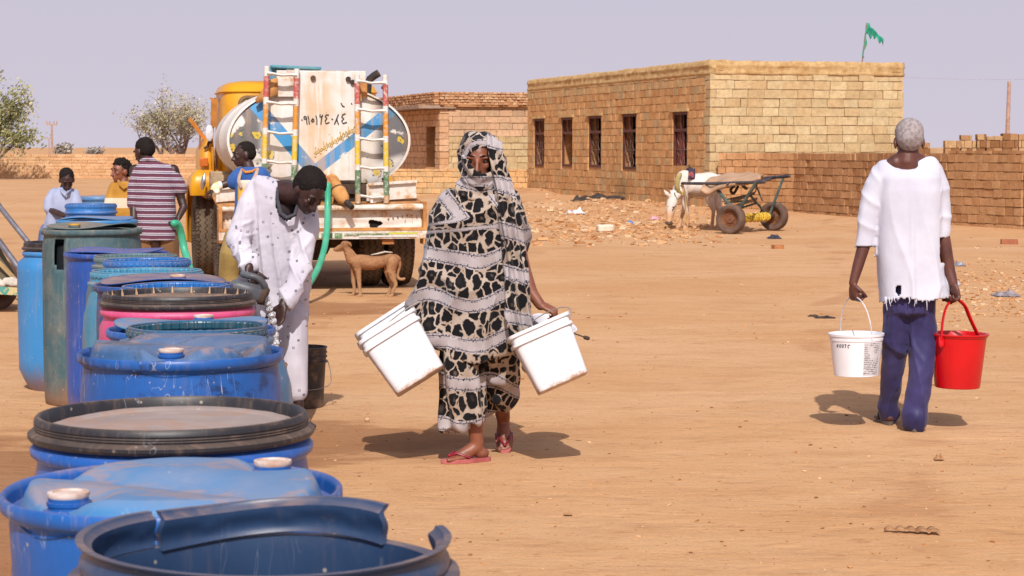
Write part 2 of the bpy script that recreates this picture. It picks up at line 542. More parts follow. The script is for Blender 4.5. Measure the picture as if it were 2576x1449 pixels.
# put the right face a hair inside the corner
RE = BC + BR * 4.72
blockwall(mb, bk, BC + BL * .15 + BR * -.15, RE + BL * .15, 3.22, .40, .205, z0=0, thick=.3, colA=TAN1, colB=TAN2, seed=5, jit=.014, gap=.016)
blockwall(mb, bk, RE + BR * -.15 + BL * .31, RE + BR * -.15 + BL * 14.5, 3.22, .40, .205, thick=.3, colA=TAN1, colB=BRN1, seed=6)
blockwall(mb, bk, RE + BL * 14.5 - BR * .31, BE + BR * .16, 3.22, .40, .205, thick=.3, colA=TAN1, colB=BRN1, seed=7)
wl = build(mb, 'wall', BLKS, bld, smooth=False, colattr=True)
build(bk, 'mortar_core', GAP, bld, smooth=False)
# crumbling clay parapet on top, built as irregular courses with ragged overhang
mb = MB()
def parapet(p0, p1, seed, thick=.36):
    p0 = V(p0); p1 = V(p1); d = (p1 - p0); L = d.length; d.normalize(); n = d.cross(V((0, 0, 1)))
    N = int(L / .07); prof = [(.155, 3.2), (.168, 3.25), (.150, 3.28), (.155, 3.38), (.172, 3.41), (.158, 3.43), (.15, 3.50), (.08, 3.53), (-.16, 3.52), (-.17, 3.2)]
    rs = []
    for i in range(N + 1):
        s = L * i / N; ring = []
        for k, (o_, z) in enumerate(prof):
            q = (s * 3, k * 2.1, seed)
            jj = fbm(q, 1.2, 3) * .03 if 0 < k < 8 else 0
            ring.append(p0 + d * s + n * (o_ + jj) + V((0, 0, z + fbm((s * 1.0, k, seed), 2.6, 4) * .055 * (1 if k > 4 else .5))))
        rs.append(ring)
    mb.rings(rs)
parapet(BE, BC + BL * .0, 1); parapet(BC + BR * -.0 + BL * .15, RE + BL * .15, 2)
parapet(RE + BR * -.15 + BL * .0, RE + BR * -.15 + BL * 14.5, 3); parapet(RE + BL * 14.5, BE, 4)
PARM = NT('clay_parapet', .95, 0, .08)
PARM.col(PARM.mix(PARM.ramp(PARM.noise(6, 6, rough=.7), .35, .7), srgb(236, 202, 148, .88), srgb(206, 158, 104, .85)))
PARM.bump(PARM.noise(22, 6, vec=PARM.mapv((1, 1, 2.5)), rough=.75), 1.0, .05); PARM = PARM.m
build(mb, 'parapet', PARM, bld, angle=180)
mb = MB(); ce = (BC + RE + BL * 14.5 + BE) / 4
rot = Matrix((BR, BL, V((0, 0, 1)))).transposed()
mb.box((BC + BR * 2.3 + BL * 7.2) + V((0, 0, 3.2)), (4.3, 14.0, .08), rot); build(mb, 'roof', TRIMM, bld, smooth=False)
RUSTR = simple('oxide_paint', srgb(112, 56, 44, .7), .6, c2=srgb(80, 44, 38, .7), ns=6)
PANELR = simple('red_panel', srgb(140, 62, 46, .75), .5, c2=srgb(110, 46, 38, .75), ns=4)
DARK = simple('interior_shade', (.012, .009, .008, 1), .9)  # near-black colour standing for shade inside rooms and bumper
NRM = BL.cross(V((0, 0, 1))) * -1      # outward normal of the left side
for wi, (a, b, za, zb) in enumerate(wins):
    P0 = BC + BL * a + NRM * .06
    wp = MB(); fr = .05
    def wpt(s, z, o_=0): return BC + BL * s + NRM * (.10 + o_) + V((0, 0, z))
    zt = zb - .42
    wp.bar(wpt(a + fr, za), wpt(a + fr, zb), .05, .06, NRM); wp.bar(wpt(b - fr, za), wpt(b - fr, zb), .05, .06, NRM)
    wp.bar(wpt(a + fr, za + .03), wpt(b - fr, za + .03), .06, .055, (0, 0, 1)); wp.bar(wpt(a + fr, zb - .03), wpt(b - fr, zb - .03), .06, .055, (0, 0, 1))
    wp.bar(wpt(a + fr, zt), wpt(b - fr, zt), .055, .07, (0, 0, 1)); wp.bar(wpt((a + b) / 2, zt), wpt((a + b) / 2, zb), .045, .05, NRM)
    f = build(wp, 'window', RUSTR, bld, smooth=False)
    gr = MB()
    if wi != 3:
        cnt = 4
        for k in range(cnt):
            s0 = a + .1 + (b - a - .2) * (k + .5) / cnt
            gr.tube([wpt(s0 + .05 * math.sin(q * 1.9 + k * 2), za + .05 + (zt - za - .08) * q / 10, -.03) for q in range(11)], .009, 5, False)
        gr.bar(wpt(a + fr, (za + zt) / 2, -.03), wpt(b - fr, (za + zt) / 2, -.03), .02, .02)
        build(gr, 'window_grille', simple('iron_grille', srgb(120, 92, 84), .6), f, smooth=True)
    if wi == 0:
        sh = MB(); sh.box((wpt(a + (b - a) * .68, (za + zt) / 2, -.05)), (.02, (b - a) * .55, zt - za - .1), rot)
        build(sh, 'shutter', PANELR, f, smooth=False)
    if wi == 3:
        sh = MB(); sh.box((wpt(a + (b - a) * .75, (za + zt) / 2, -.25)), (.02, .3, zt - za), rot)
        build(sh, 'shutter', PARM, f, smooth=False)
    # clay lintel
    li = MB(); li.bar(wpt(a - .12, zb + .05, .065), wpt(b + .12, zb + .05, .065), .06, .07)
    build(li, 'lintel', PARM, bld, smooth=False)
# near-black sheet added inside stands for the unlit rooms
mb = MB(); mb.box(BC + BR * 1.2 + BL * 7.2 + V((0, 0, 1.6)), (.1, 13.6, 3.1), rot); build(mb, 'room_shade', DARK, bld, smooth=False)

# --- farther building
B2C = V(((1118 - CX) / FPX * 64, 64, 0)); B2H = 3.28
b2 = thing('brick_building', 'lower mud brick building behind the tanker with a patterned brick parapet and one open doorway', 'building', B2C)
mb = MB(); bk = MB()
E2 = B2C + BL * 9.0
r = (1106 - CX) / FPX; s1 = (B2C.x - B2C.y * r) / (.96 * r + .279); r = (1083 - CX) / FPX; s2 = (B2C.x - B2C.y * r) / (.96 * r + .279)
PINK1 = srgb(232, 190, 154, .88); PINK2 = srgb(218, 172, 130, .88)
blockwall(mb, bk, E2, B2C, 2.75, .26, .2, colA=PINK1, colB=PINK2, openings=[(9 - s2, 9 - s1, .6, 2.2)], seed=11, gap=.02)
def c2fn(s, z, rg):
    f = rg.random(); A, B = (PINK1, srgb(232, 196, 160, .7)) if z > 1.9 else (TAN1, TAN2)
    return tuple(A[i] * (1 - f) + B[i] * f for i in range(3))
RE2 = B2C + BR * 6.0
blockwall(mb, bk, B2C + BL * .15 + BR * .151, RE2 + BL * .15, 2.86, .42, .21, colfn=c2fn, seed=12, gap=.02)
build(mb, 'wall', BLK, b2, smooth=False, colattr=True); build(bk, 'mortar_core', GAP, b2, smooth=False)
mb = MB(); bk = MB()
blockwall(mb, bk, E2 + NRM * .18 + V((0, 0, 2.87)), B2C + NRM * .18 + BR * -.0 + V((0, 0, 2.87)), .42, .13, .085, colA=srgb(200, 142, 104, .85), colB=srgb(226, 180, 138, .85), seed=13, gap=.035, jit=.03)
blockwall(mb, bk, B2C + BR * -.18 + V((0, 0, 2.87)) + BL * .0, RE2 + BL * .0 + V((0, 0, 2.87)), .42, .15, .085, colA=srgb(206, 150, 110, .85), colB=srgb(234, 196, 158, .85), seed=14, gap=.035, jit=.03)
build(mb, 'parapet', BLK, b2, smooth=False, colattr=True); build(bk, 'parapet_core', GAP, b2, smooth=False)
mb = MB(); mb.box(B2C + BL * 4.5 + NRM * .25 + V((0, 0, 2.81)), (1.2, 9.2, .10), rot); build(mb, 'roof_slab', simple('concrete', srgb(190, 160, 140, .7), .9), b2, smooth=False)
mb = MB(); mb.box(B2C + BR * 3 + BL * 4.6 + V((0, 0, 2.8)), (5.6, 8.6, .06), rot); build(mb, 'roof', TRIMM, b2, smooth=False)
mb = MB(); mb.box(B2C + BR * 1.0 + BL * 4.6 + V((0, 0, 1.4)), (.1, 8.4, 2.6), rot); build(mb, 'room_shade', DARK, b2, smooth=False)  # added near-black sheet, painted shade of the room behind the doorway

# --- low walls
def wallthing(label, pts, H, bl, bh, A, B, seed, thick=.26, z0=0, topjit=.0, jit=.014, Hs=None):
    th_ = thing('brick_wall', label, 'wall', V(pts[0]))
    mb = MB(); bk = MB()
    for i, (a, b) in enumerate(zip(pts[:-1], pts[1:])):
        blockwall(mb, bk, a, b, Hs[i] if Hs else H, bl, bh, z0=z0, thick=thick, colA=A, colB=B, seed=seed + i, jit=jit, topjit=topjit, gap=.016)
    build(mb, 'wall_blocks', BLK, th_, smooth=False, colattr=True); build(bk, 'mortar_core', GAP, th_, smooth=False)
    return th_
wallthing('curving low brown mud block wall beside the parked donkey cart', RW, 1.44, .225, .158, WALLB1, WALLB2, 21, Hs=[1.42, 1.42, 1.43, 1.46, 1.49, 1.52, 1.52])
wallthing('low block wall in front of the lower building, behind the tanker', [V((-7.5, 61.5, 0)), V((-3.0, 60.9, 0)), BE + V((0, .2, 0))], .90, .26, .165, BRN1, TAN2, 31)
wallthing('long low pale brick wall running far off below the trees', [V((-52, 104, 0)), V((-26, 102, 0)), V((-14, 101, 0)), V((-4, 101, 0))], 1.2, .45, .15, srgb(232, 190, 148, .95), srgb(214, 168, 124, .95), 41, jit=.01)
# stepped unfinished wall behind the right-hand wall
st = thing('brick_wall', 'stepped unfinished pale block wall beyond the curving wall, right of the old man', 'wall', V((9.5, 45.5, 0)))
mb = MB(); bk = MB()
rg = random.Random(4); x = (2366 - CX) / FPX * 45.5
def tA(s, z, rg):
    return rg.choice([srgb(226, 186, 140, .7), srgb(206, 160, 116, .7), srgb(166, 118, 80, .7)])
segs = [(2372, 2412, 1.72), (2412, 2440, 1.82), (2440, 2452, 1.7), (2452, 2476, 1.84), (2476, 2516, 1.80), (2516, 2556, 1.86), (2556, 2700, 1.84)]
for i, (a, b, H) in enumerate(segs):
    q = lambda px: V(((px - CX) / FPX * 45.5, 45.5, 0))
    blockwall(mb, bk, q(a), q(b), H, .2, .17, colfn=tA, seed=50 + i, thick=.24, gap=.018)
qq = lambda px: V(((px - CX) / FPX * 47.5, 47.5, 0))
blockwall(mb, bk, qq(2262), qq(2335), 1.66, .3, .17, colfn=tA, seed=60, thick=.2); blockwall(mb, bk, qq(2335), qq(2352), 1.52, .3, .17, colfn=tA, seed=61, thick=.2)
build(mb, 'wall_blocks', BLK, st, smooth=False, colattr=True); build(bk, 'mortar_core', GAP, st, smooth=False)

# --- flag on the roof
fp = W(2168, 165, 49.0); fl = thing('flag', 'tattered green flag on a thin leaning stick on the brick building roof', 'flag', (fp.x, 49, 3.2))
mb = MB(); ftop = W(2181, 58, 49.0); mb.tube([V((fp.x - .02, 49, 3.22)), fp, ftop], [.018, .016, .011], 6, False); build(mb, 'pole', simple('stick', srgb(150, 110, 90), .8), fl)
GREEN = simple('green_cloth', srgb(60, 180, 150, .75), .85, c2=srgb(44, 150, 122, .75), ns=5)
mb = MB()
def ff(u, v):
    p = ftop.lerp(W(2222, 92, 48.8), u); h = .26 * (1 - .55 * u) * (1 + .15 * math.sin(u * 9))
    return p + V((0, .05 * math.sin(u * 11 + v * 2), -h * v - .05 * u + (.05 * math.sin(u * 23) * v)))
mb.grid(ff, 16, 6)
mb.grid(lambda u, v: ftop.lerp(fp, u * .82) + V((-.02 + .075 * v * (1 + .5 * math.sin(u * 13)) * (1 - .4 * u), .02 * math.sin(u * 17 + v * 4), 0)), 14, 3)
build(mb, 'cloth', GREEN, fl, angle=180, solid=.004)

# --- poles
CONC = simple('pole_concrete', srgb(196, 160, 140, .8), .9, c2=srgb(170, 132, 112, .8))
p = W(2534, 345, 75); pb = V((p.x - .02, 75, 0)); th_ = tag(build(MB().tube([pb, p, W(2539, 205, 75)], [.085, .08, .062], 10, False), 'pole', CONC), 'bare concrete pole rising behind the stepped wall, upper right', 'pole')
mb = MB(); a = W(2250, 193, 90); b = W(2700, 195.5, 88)
mb.tube([a.lerp(b, q / 12) + V((0, 0, -.10 * math.sin(math.pi * q / 12))) for q in range(13)], .006, 4, False)
tag(build(mb, 'wire', simple('wire_grey', srgb(176, 166, 180), .8)), 'thin overhead wire strung across the sky right of the brick building', 'wire')
def upole(px, ytop, d, arm, label, r=.12):
    b = W(px, 390, d); th_ = thing('power_pole', label, 'power pole', (b.x, d, 0), group='power poles along the horizon')
    mb = MB(); tp = W(px - 1, ytop, d); mb.tube([V((b.x, d, 0)), tp], [r, r * .7], 8, False); build(mb, 'post', CONC, th_)
    mb = MB(); mb.bar(tp + V((-arm, 0, -.05)), tp + V((arm, 0, -.05)), .12, .12)
    for k in (-1, -.4, .4, 1): mb.tube([tp + V((arm * k, 0, 0)), tp + V((arm * k, 0, .28))], .05, 6, False)
    build(mb, 'crossarm', CONC, th_, smooth=False)
upole(131, 312, 190, .48, 'tallest distant power pole with a crossarm, left of the acacia')
upole(124, 348, 330, .6, 'small far power pole just left of the tallest pole', .1)
upole(55, 348, 330, .7, 'small far power pole near the left edge by the big tree', .1)

# --- trees
LEAF = {}
def leafmat(name, a, b, c=None):
    t = NT(name, .75, 0, .2); v = t.attr('col', 'Color'); t.col(v); return t.m
LM = leafmat('leaves', 0, 0)
def tree(name, label, base, h, spread, nleaf, cols, seed, trunk_r=.15, leaf=.12, stems=3, bark=srgb(150, 128, 118, .7), clump=.5, levels=4, lean=0, group=None, minz=.0, droop=.2):
    rg = random.Random(seed)
    T = thing(name, label, 'tree', base, group=group)
    tr = MB(); tips = []
    def branch(p, d, L, r, lv):
        pts = [p]; q = p.copy(); dd = d.copy()
        for i in range(4):
            dd = (dd + V((rg.uniform(-.22, .22), rg.uniform(-.22, .22), rg.uniform(-.05, .18)))).normalized()
            q = q + dd * (L / 4); pts.append(q.copy())
        tr.tube(pts, [r * (1 - .12 * k) for k in range(5)], 7 if lv < 2 else 5, False)
        if lv >= 2:
            for k in (2, 3, 4): tips.append((pts[k], lv))
        if lv < levels:
            for k in range(rg.choice((2, 3, 3)) if lv else 3):
                a = rg.uniform(0, 2 * math.pi); sp = rg.uniform(.35, .85)
                nd = (dd + V((math.cos(a) * sp * spread, math.sin(a) * sp * spread, rg.uniform(-droop, .35)))).normalized()
                branch(pts[rg.choice((2, 3, 4))], nd, L * rg.uniform(.55, .82), r * .55, lv + 1)
    for k in range(stems):
        a = 2 * math.pi * k / stems + rg.random()
        branch(V(base) + V((math.cos(a) * .15, math.sin(a) * .15, -.1)), V((math.cos(a) * .35 * spread + lean, math.sin(a) * .35 * spread, 1)).normalized(), h * .34, trunk_r, 0)
    build(tr, 'trunk', simple(name + '_bark', bark, .9, ns=4), T)
    cr = MB(); n = 0
    while n < nleaf:
        p, lv = rg.choice(tips)
        cc = rg.choice(cols); kk = rg.uniform(.65, 1.2)
        ccen = p + V((rg.gauss(0, clump), rg.gauss(0, clump), rg.gauss(0, clump * .8)))
        for k in range(rg.randint(5, 12)):
            c = ccen + V((rg.gauss(0, leaf * 1.7), rg.gauss(0, leaf * 1.7), rg.gauss(0, leaf * 1.5)))
            if c.z < minz: continue
            a = V((rg.gauss(0, 1), rg.gauss(0, 1), rg.gauss(0, 1))).normalized(); b = a.orthogonal().normalized(); e = a.cross(b)
            s1 = leaf * rg.uniform(.5, 1.1); s2 = s1 * rg.uniform(.3, .6)
            cr.cur = (cc[0] * kk, cc[1] * kk, cc[2] * kk, 1)
            cr.add([c - b * s1, c + e * s2, c + b * s1, c - e * s2], [(0, 1, 2, 3)]); n += 1
    build(cr, 'crown', LM, T, smooth=False, colattr=True)
    return T
b = W(-46, 385, 96); tree('tree', 'leafy green tree cut off by the left edge of the picture', (b.x, 96, 0), 5.7, .78, 13000,
     [srgb(166, 164, 112, .9), srgb(142, 144, 92, .9), srgb(186, 182, 138, .9), srgb(122, 124, 82, .9)], 5, .16, .11, 3, clump=.30, minz=.9, droop=.35)  # olive leaf colours lightened to stand in for distance haze
b = W(438, 385, 106); tree('tree', 'sparse grey acacia with many thin stems behind the tanker cab', (b.x, 106, 0), 5.2, 1.15, 7500,
     [srgb(192, 182, 152, .9), srgb(176, 166, 134, .9), srgb(202, 190, 168, .9), srgb(160, 158, 116, .9)], 9, .12, .075, 5, bark=srgb(150, 128, 120, .75), clump=.30, minz=1.0, droop=.1)
def bush(px, py, d, w_, h_, seed, label):
    w_ *= .6; h_ *= .7
    rg = random.Random(seed); b = W(px, py, d); cr = MB()
    for i in range(260):
        c = V((b.x + rg.gauss(0, w_ * .4), d + rg.gauss(0, w_ * .4), abs(rg.gauss(h_ * .5, h_ * .28)) + .6))
        a = V((rg.gauss(0, 1), rg.gauss(0, 1), rg.gauss(0, 1))).normalized(); e1 = a.orthogonal().normalized(); e = a.cross(e1); s1 = .26 * rg.uniform(.6, 1.3)
        k = rg.uniform(.6, 1.1); cr.cur = tuple(x * k for x in srgb(176, 168, 160, .9)[:3]) + (1,)  # pale grey puts distance haze into the bush colour
        cr.add([c - e1 * s1, c + e * s1 * .6, c + e1 * s1, c - e * s1 * .6], [(0, 1, 2, 3)])
    tag(build(cr, 'bush', LM, None, smooth=False, colattr=True), label, 'bush')
bush(152, 380, 240, 1.5, 1.6, 1, 'small round far bush right of the tallest power pole')
bush(168, 380, 300, 1.6, 1.9, 2, 'greyish far bush touching the small round bush')
bush(238, 380, 260, 2.0, 1.2, 3, 'wide flat far bush halfway between pole and acacia')
# ---------------------------------------------------------------- plastic drums
DUST = srgb(178, 146, 122, .75)
def plastic(name, c, dust=.35, dark=.7, rough=.42, streak=.4, scratch=.5, topdust=.5, dcol=DUST, grime=None, grimek=0, ns=1.0):
    t = NT(name, rough, 0, .45)
    n1 = t.noise(2.6 * ns, 6, rough=.62); n2 = t.noise(9 * ns, 6, rough=.7)
    cd = tuple(x * dark for x in c[:3]) + (1,)
    col = t.mix(t.ramp(n1, .35, .7), c, cd)
    # vertical run marks
    st = t.noise(6, 5, vec=t.mapv((4.5, 4.5, .45)), rough=.7)
    col = t.mix(t.m2('MULTIPLY', t.ramp(st, .5, .78), streak), col, dcol)
    # blotchy dust
    f = t.ramp(t.noise(5 * ns, 8, rough=.72), .72 - dust * .4, .86)
    col = t.mix(t.m2('MULTIPLY', f, min(1, dust * 1.6)), col, dcol)
    # dust lying on whatever faces up
    u = t.m2('MULTIPLY', t.ramp(t.up(), .35, .95), t.ramp(t.noise(3.1, 5, rough=.65), .2, .68))
    col = t.mix(t.m2('MULTIPLY', u, topdust), col, dcol)
    sm = t.noise(1.9, 5, vec=t.mapv((1, 2.2, 1), rot=(0, 0, .6)), rough=.6)
    col = t.mix(t.m2('MULTIPLY', t.ramp(t.m2('ABSOLUTE', t.m2('SUBTRACT', sm, .5)), .035, .0), t.m2('MULTIPLY', t.ramp(t.up(), .2, .8), topdust * .9)), col, srgb(176, 140, 120, .8))
    # sand thrown up at the foot
    z = t.sep()[2]
    col = t.mix(t.m2('MULTIPLY', t.ramp(t.m2('ADD', z, t.m2('MULTIPLY', n2, .25)), .34, .1), .75), col, srgb(160, 112, 74, .8))
    if grimek:
        gg = t.ramp(t.noise(6, 9, rough=.78, dist=.5), .52, .62)
        col = t.mix(t.m2('MULTIPLY', gg, grimek), col, grime or srgb(52, 50, 56, .8))
    # scratches: thin pale lines
    w1 = t.noise(14, 2, vec=t.mapv((1.2, 1.2, .16), rot=(.5, .3, .2)), dist=1.2)
    sc = t.ramp(t.m2('ABSOLUTE', t.m2('SUBTRACT', w1, .5)), .006, 0)
    sc = t.m2('MULTIPLY', sc, t.ramp(t.noise(4, 3), .5, .62))
    col = t.mix(t.m2('MULTIPLY', sc, scratch), col, srgb(190, 196, 206, .8))
    sp = t.vor(46, out='Distance'); spc = t.sep(t.vor(46, out='Color'))[0]
    spots = t.m2('MULTIPLY', t.ramp(sp, .22, .1), t.ramp(spc, .9, .96))
    col = t.mix(t.m2('MULTIPLY', spots, .6), col, srgb(206, 190, 170, .8))
    t.col(col)
    t.rough(t.ramp(t.m2('ADD', f, u), 0, 1, rough, .9, False))
    t.bump(n2, .12, .006)
    return t.m

BLUE = srgb(28, 92, 196, .85); SKYB = srgb(66, 142, 208, .85)
RUBBER = plastic('black_lid_plastic', srgb(38, 38, 44), dust=.36, rough=.45, topdust=.28, streak=.3)
CAPM = simple('chalky_cap', srgb(226, 210, 202, .85), .8, c2=srgb(206, 164, 140, .8), ns=22, bump=.5, bs=60)
CAPY = simple('yellow_cap', srgb(222, 176, 70, .85), .7, c2=srgb(190, 140, 60, .8), ns=22, bump=.4)
HOLE = simple('hollow_shade', (.01, .014, .022, 1), .8)  # near-black colour stands for the shade inside hollow drum and spout

def wobf(seed, a=.006):
    def f(r, z, th):
        q = V((math.cos(th) * 1.1, math.sin(th) * 1.1, z * 1.6)) + V((seed, seed * .3, 0))
        return r * (1 + a * 2 * noise.noise(q)), z + a * .6 * noise.noise(q + V((7, 3, 0)))
    return f

def closed_profile(Rr, H, belly=1.0, shoulder=.07, foot=.9, ribs=()):
    """outside of a drum with a rolled chime at the top; starts at the foot"""
    Rb = Rr * belly
    pr = [(0.0, .0), (Rb * foot * .97, 0), (Rb * foot, .012), (Rb * (foot * .6 + .4), .05), (Rb * .995, .13)]
    zz = [.2, .3, .42, .54, .64, .74]
    for z in zz:
        if z < H - .2: pr.append((Rb * (1.0 if .2 < z < .7 else .995), z))
    pr += [(Rb * .995, H - shoulder - .08), (Rb * .985, H - shoulder - .02), (Rr * .945, H - .052), (Rr * .94, H - .04)]
    out = []
    for (r, z) in pr: out.append((r, z))
    for zr in ribs:
        out += [(Rb * .99, zr - .035), (Rb * 1.018, zr - .018), (Rb * 1.018, zr + .018), (Rb * .99, zr + .035)]
    out = sorted(out, key=lambda q: (q[1], -1 if q[1] < .001 and q[0] == 0 else 0)) if ribs else out
    out += [(Rr * .965, H - .032), (Rr * .995, H - .026), (Rr, H - .016), (Rr * .998, H - .004), (Rr * .985, H), (Rr * .965, H - .002), (Rr * .955, H - .012)]
    return out

def drum(kind, X, Y, H, D, mat, label, seed=1, belly=1.0, lidmat=None, bungs=(), capm=None, group='plastic water drums standing in a row', rimmat=None,
         foot=.9, shoulder=.07, collar=.78, ribs=(), rot=0, lidH=.055, humps=1.0, openside=1, hole=None, liddown=.01):
    z0 = gz(X, Y)
    T = thing('water_drum', label, 'drum', (X, Y, z0), rot, group=group, local=True)
    Rr = D / 2; wf = wobf(seed); lidmat = lidmat or mat; capm = capm or CAPM
    def bung(px_, py_, z, r=.034, h=.028, tilt=None, nm='bung'):
        m = MB()
        rt = Matrix.Rotation(tilt[0], 3, 'X') @ Matrix.Rotation(tilt[1], 3, 'Y') if tilt else None
        m.lathe([(r * 1.3, -.012), (r * 1.25, .002), (r * 1.02, .004), (r * 1.0, h * .35), (r * 1.08, h * .38), (r * 1.08, h * .6), (r * 1.0, h * .62), (r, h), (0, h)], (px_, py_, z), 24, rt)
        b = build(m, nm, mat, T, angle=35)
        m = MB(); m.lathe([(r * 1.0, h - .004), (r * 1.06, h), (r * 1.04, h + .005), (r * .8, h + .006), (r * .78, h + .003), (r * .35, h + .003), (0, h + .005)], (px_, py_, z), 24, rt)
        o_ = build(m, 'cap', capm, b, angle=35)
    if kind == 'closed':
        m = MB(); m.lathe(closed_profile(Rr, H, belly, shoulder, foot, ribs) + [(Rr * .95, H - .03), (Rr * .9, H - .035)], n=72, wob=wf)
        build(m, 'body', mat, T, angle=60)
        # head: raised plateau with a valley across it
        m = MB()
        def head(u, v):
            r = Rr * .955 * u; a = 2 * math.pi * v; x, y = r * math.cos(a), r * math.sin(a)
            e = 1 - min(1, max(0, (u - .86) / .10)); e = e * e * (3 - 2 * e)
            valley = math.exp(-((x * math.sin(.5) + y * math.cos(.5)) / (Rr * .20)) ** 2)
            z = H - .038 + e * (.055 * humps - .030 * humps * valley)
            for (bx, by) in bungs:
                q = math.hypot(x - bx * Rr, y - by * Rr) / (Rr * .22)
                z -= .026 * humps * math.exp(-q ** 4)
            z += .006 * fbm((x, y, seed), 6, 2)
            return (x, y, z)
        m.grid(head, 30, 72); build(m, 'head', lidmat, T, angle=180)
        for (bx, by) in bungs: bung(bx * Rr, by * Rr, H - .032 + .02 * humps, nm='bung')
    elif kind == 'cut':
        pr = closed_profile(Rr, H, belly, shoulder, foot)
        pr += [(Rr * .94, H - .03), (Rr * .92, H - .06), (Rr * .93 * belly, H - .2), (Rr * .93 * belly, .12), (0, .08)]
        m = MB()
        if hole:
            a0, a1, hz0, hz1 = hole
            wf0 = wf; prr = []
            for (r, z) in pr[:-4]: prr.append((r, z))
            # denser rings so the hand hole can be left out
            dense = []
            for (q0, q1) in zip(prr[:-1], prr[1:]):
                k = max(1, int(abs(q1[1] - q0[1]) / .025))
                for j in range(k): dense.append((q0[0] + (q1[0] - q0[0]) * j / k, q0[1] + (q1[1] - q0[1]) * j / k))
            dense.append(prr[-1])
            n = 96
            def hf(u, v):
                x = u * (len(dense) - 1); i = min(int(round(x)), len(dense) - 1); r, z = dense[i]; a = 2 * math.pi * v; r, z = wf0(r, z, a)
                return (r * math.cos(a), r * math.sin(a), z)
            def sk(u, v):
                x = u * (len(dense) - 1); i = int(x); z = dense[i][1]; a = 360 * v
                if not (hz0 < z < hz1 and a0 < a < a1): return False
                ta = (a - (a0 + a1) / 2) / (a1 - a0) * 2; tz = (z - (hz0 + hz1) / 2) / (hz1 - hz0) * 2
                return (abs(ta) ** 3 + abs(tz) ** 4) < .9 + .2 * math.sin(a)
            m.grid(hf, len(dense) - 1, n, sk)
            build(m, 'body', mat, T, angle=60, solid=.006)
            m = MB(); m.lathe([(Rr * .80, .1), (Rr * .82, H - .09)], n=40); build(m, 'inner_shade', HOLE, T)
        else:
            m.lathe(pr, n=72, wob=wf); build(m, 'body', mat, T, angle=60)
            m = MB(); m.lathe([(0, H - .16), (Rr * .9, H - .16)], n=32); build(m, 'water', simple('drum_water', (.01, .02, .04, 1), .1), T)
        # sawn head bent up like a loose flap
        m = MB()
        def flap(u, v):
            r = Rr * .90 * u; a = 2 * math.pi * v; x, y = r * math.cos(a), r * math.sin(a)
            lift = .028 * humps * (math.cos(2 * a + seed) * .5 + .5) * u ** 2 + .018
            z = H + lift * 1.0 - .012 + .006 * math.sin(3 * a + seed * 2) * u + .008 * (1 - u * u)
            for (bx, by) in bungs:
                q = math.hypot(x - bx * Rr, y - by * Rr) / (Rr * .2); z -= .012 * math.exp(-q ** 4)
            return (x, y, z)
        m.grid(flap, 16, 64); build(m, 'head_flap', lidmat, T, angle=180, solid=.006)
        for (bx, by) in bungs: bung(bx * Rr, by * Rr, H + .004, h=.024)
    elif kind in ('collar', 'torn'):
        Rc = Rr * collar; hz = H - lidH
        Rb = Rr * belly
        pr = [(0, 0), (Rb * foot, 0), (Rb * foot * 1.02, .015), (Rb * .97, .08), (Rb, .2), (Rb * 1.005, .45), (Rb, hz - .26), (Rb * .97, hz - .15), (Rb * .9, hz - .07), (Rr * .93, hz - .028), (Rr * .93, hz - .014),
              (Rr * .99, hz - .010), (Rr, hz - .004), (Rr * .995, hz + .002), (Rc * 1.02, hz + .005)]
        inner = [(Rc * .985, hz + .004), (Rc * .97, hz - .02), (Rc * .97, hz - .05), (Rb * .9, hz - .14), (Rb * .95, hz - .3), (Rb * .95, .2), (Rb * .85, .06), (0, .05)]
        m = MB()
        if kind == 'collar':
            nrib = 44
            def cw(r, z, a):
                r, z = wf(r, z, a)
                return r, z
            cl = [(Rc * 1.0, hz + .012), (Rc * 1.0, H - .03), (Rc * 1.025, H - .026), (Rc * 1.025, H - .018), (Rc, H - .014), (Rc, H - .002), (Rc * .985, H), (Rc * .955, H - .002), (Rc * .95, H - .02)]
            m.lathe(pr + cl + inner, n=88, wob=wf); b = build(m, 'body', mat, T, angle=50)
            m = MB()
            def lug(r, z, a):
                r, z = wf(r, z, a); return (r + (.0045 if math.sin(a * nrib) > .2 else 0) * (1 if r > Rc * .99 else -1), z)
            m.lathe([(Rc * 1.001, H - .034), (Rc * 1.012, H - .030), (Rc * 1.012, H - .012), (Rc * 1.001, H - .009)], n=264, wob=lug)
            m.lathe([(Rc * .952, H - .006), (Rc * .944, H - .010), (Rc * .944, H - .026), (Rc * .952, H - .030)], n=264, wob=lug)
            build(m, 'thread', rimmat or mat, T, smooth=False)
        else:
            m.lathe(pr + inner, n=110, wob=wf); build(m, 'body', mat, T, angle=50)
            # front part of the broken collar
            def cprof(v, zt):   # v 0..1 up the strip: inner face S-shaped, returns (dr, z)
                z = hz + .004 + v * zt
                dr = .004 * math.sin(v * math.pi * 2.0) + (.008 if v > .88 else 0)
                return dr, z
            def seg(a0, a1, zt, tilt=0, nm='collar_segment', ragged=0, rad=1.0, zoff=0):
                m = MB(); nu = max(8, int((a1 - a0) / 3)); nv = 10
                def f(sgn):
                    def g_(u, v):
                        a = R(a0 + (a1 - a0) * u); dr, z = cprof(v, zt)
                        e = 0
                        if ragged and (u < .03 or u > .97): e = ragged * math.sin(v * 9 + u * 3)
                        lug = .004 * max(0, math.sin(a * 13)) ** 6 * (1 if .25 < v < .55 else 0)
                        r = Rc * rad + dr + sgn * .006 + (lug if sgn > 0 else -lug) + tilt * v * .05
                        zz = z + zoff * math.sin(math.pi * u) + .006 * math.sin(u * 5 + v)
                        a += e
                        return (r * math.cos(a), r * math.sin(a), zz)
                    return g_
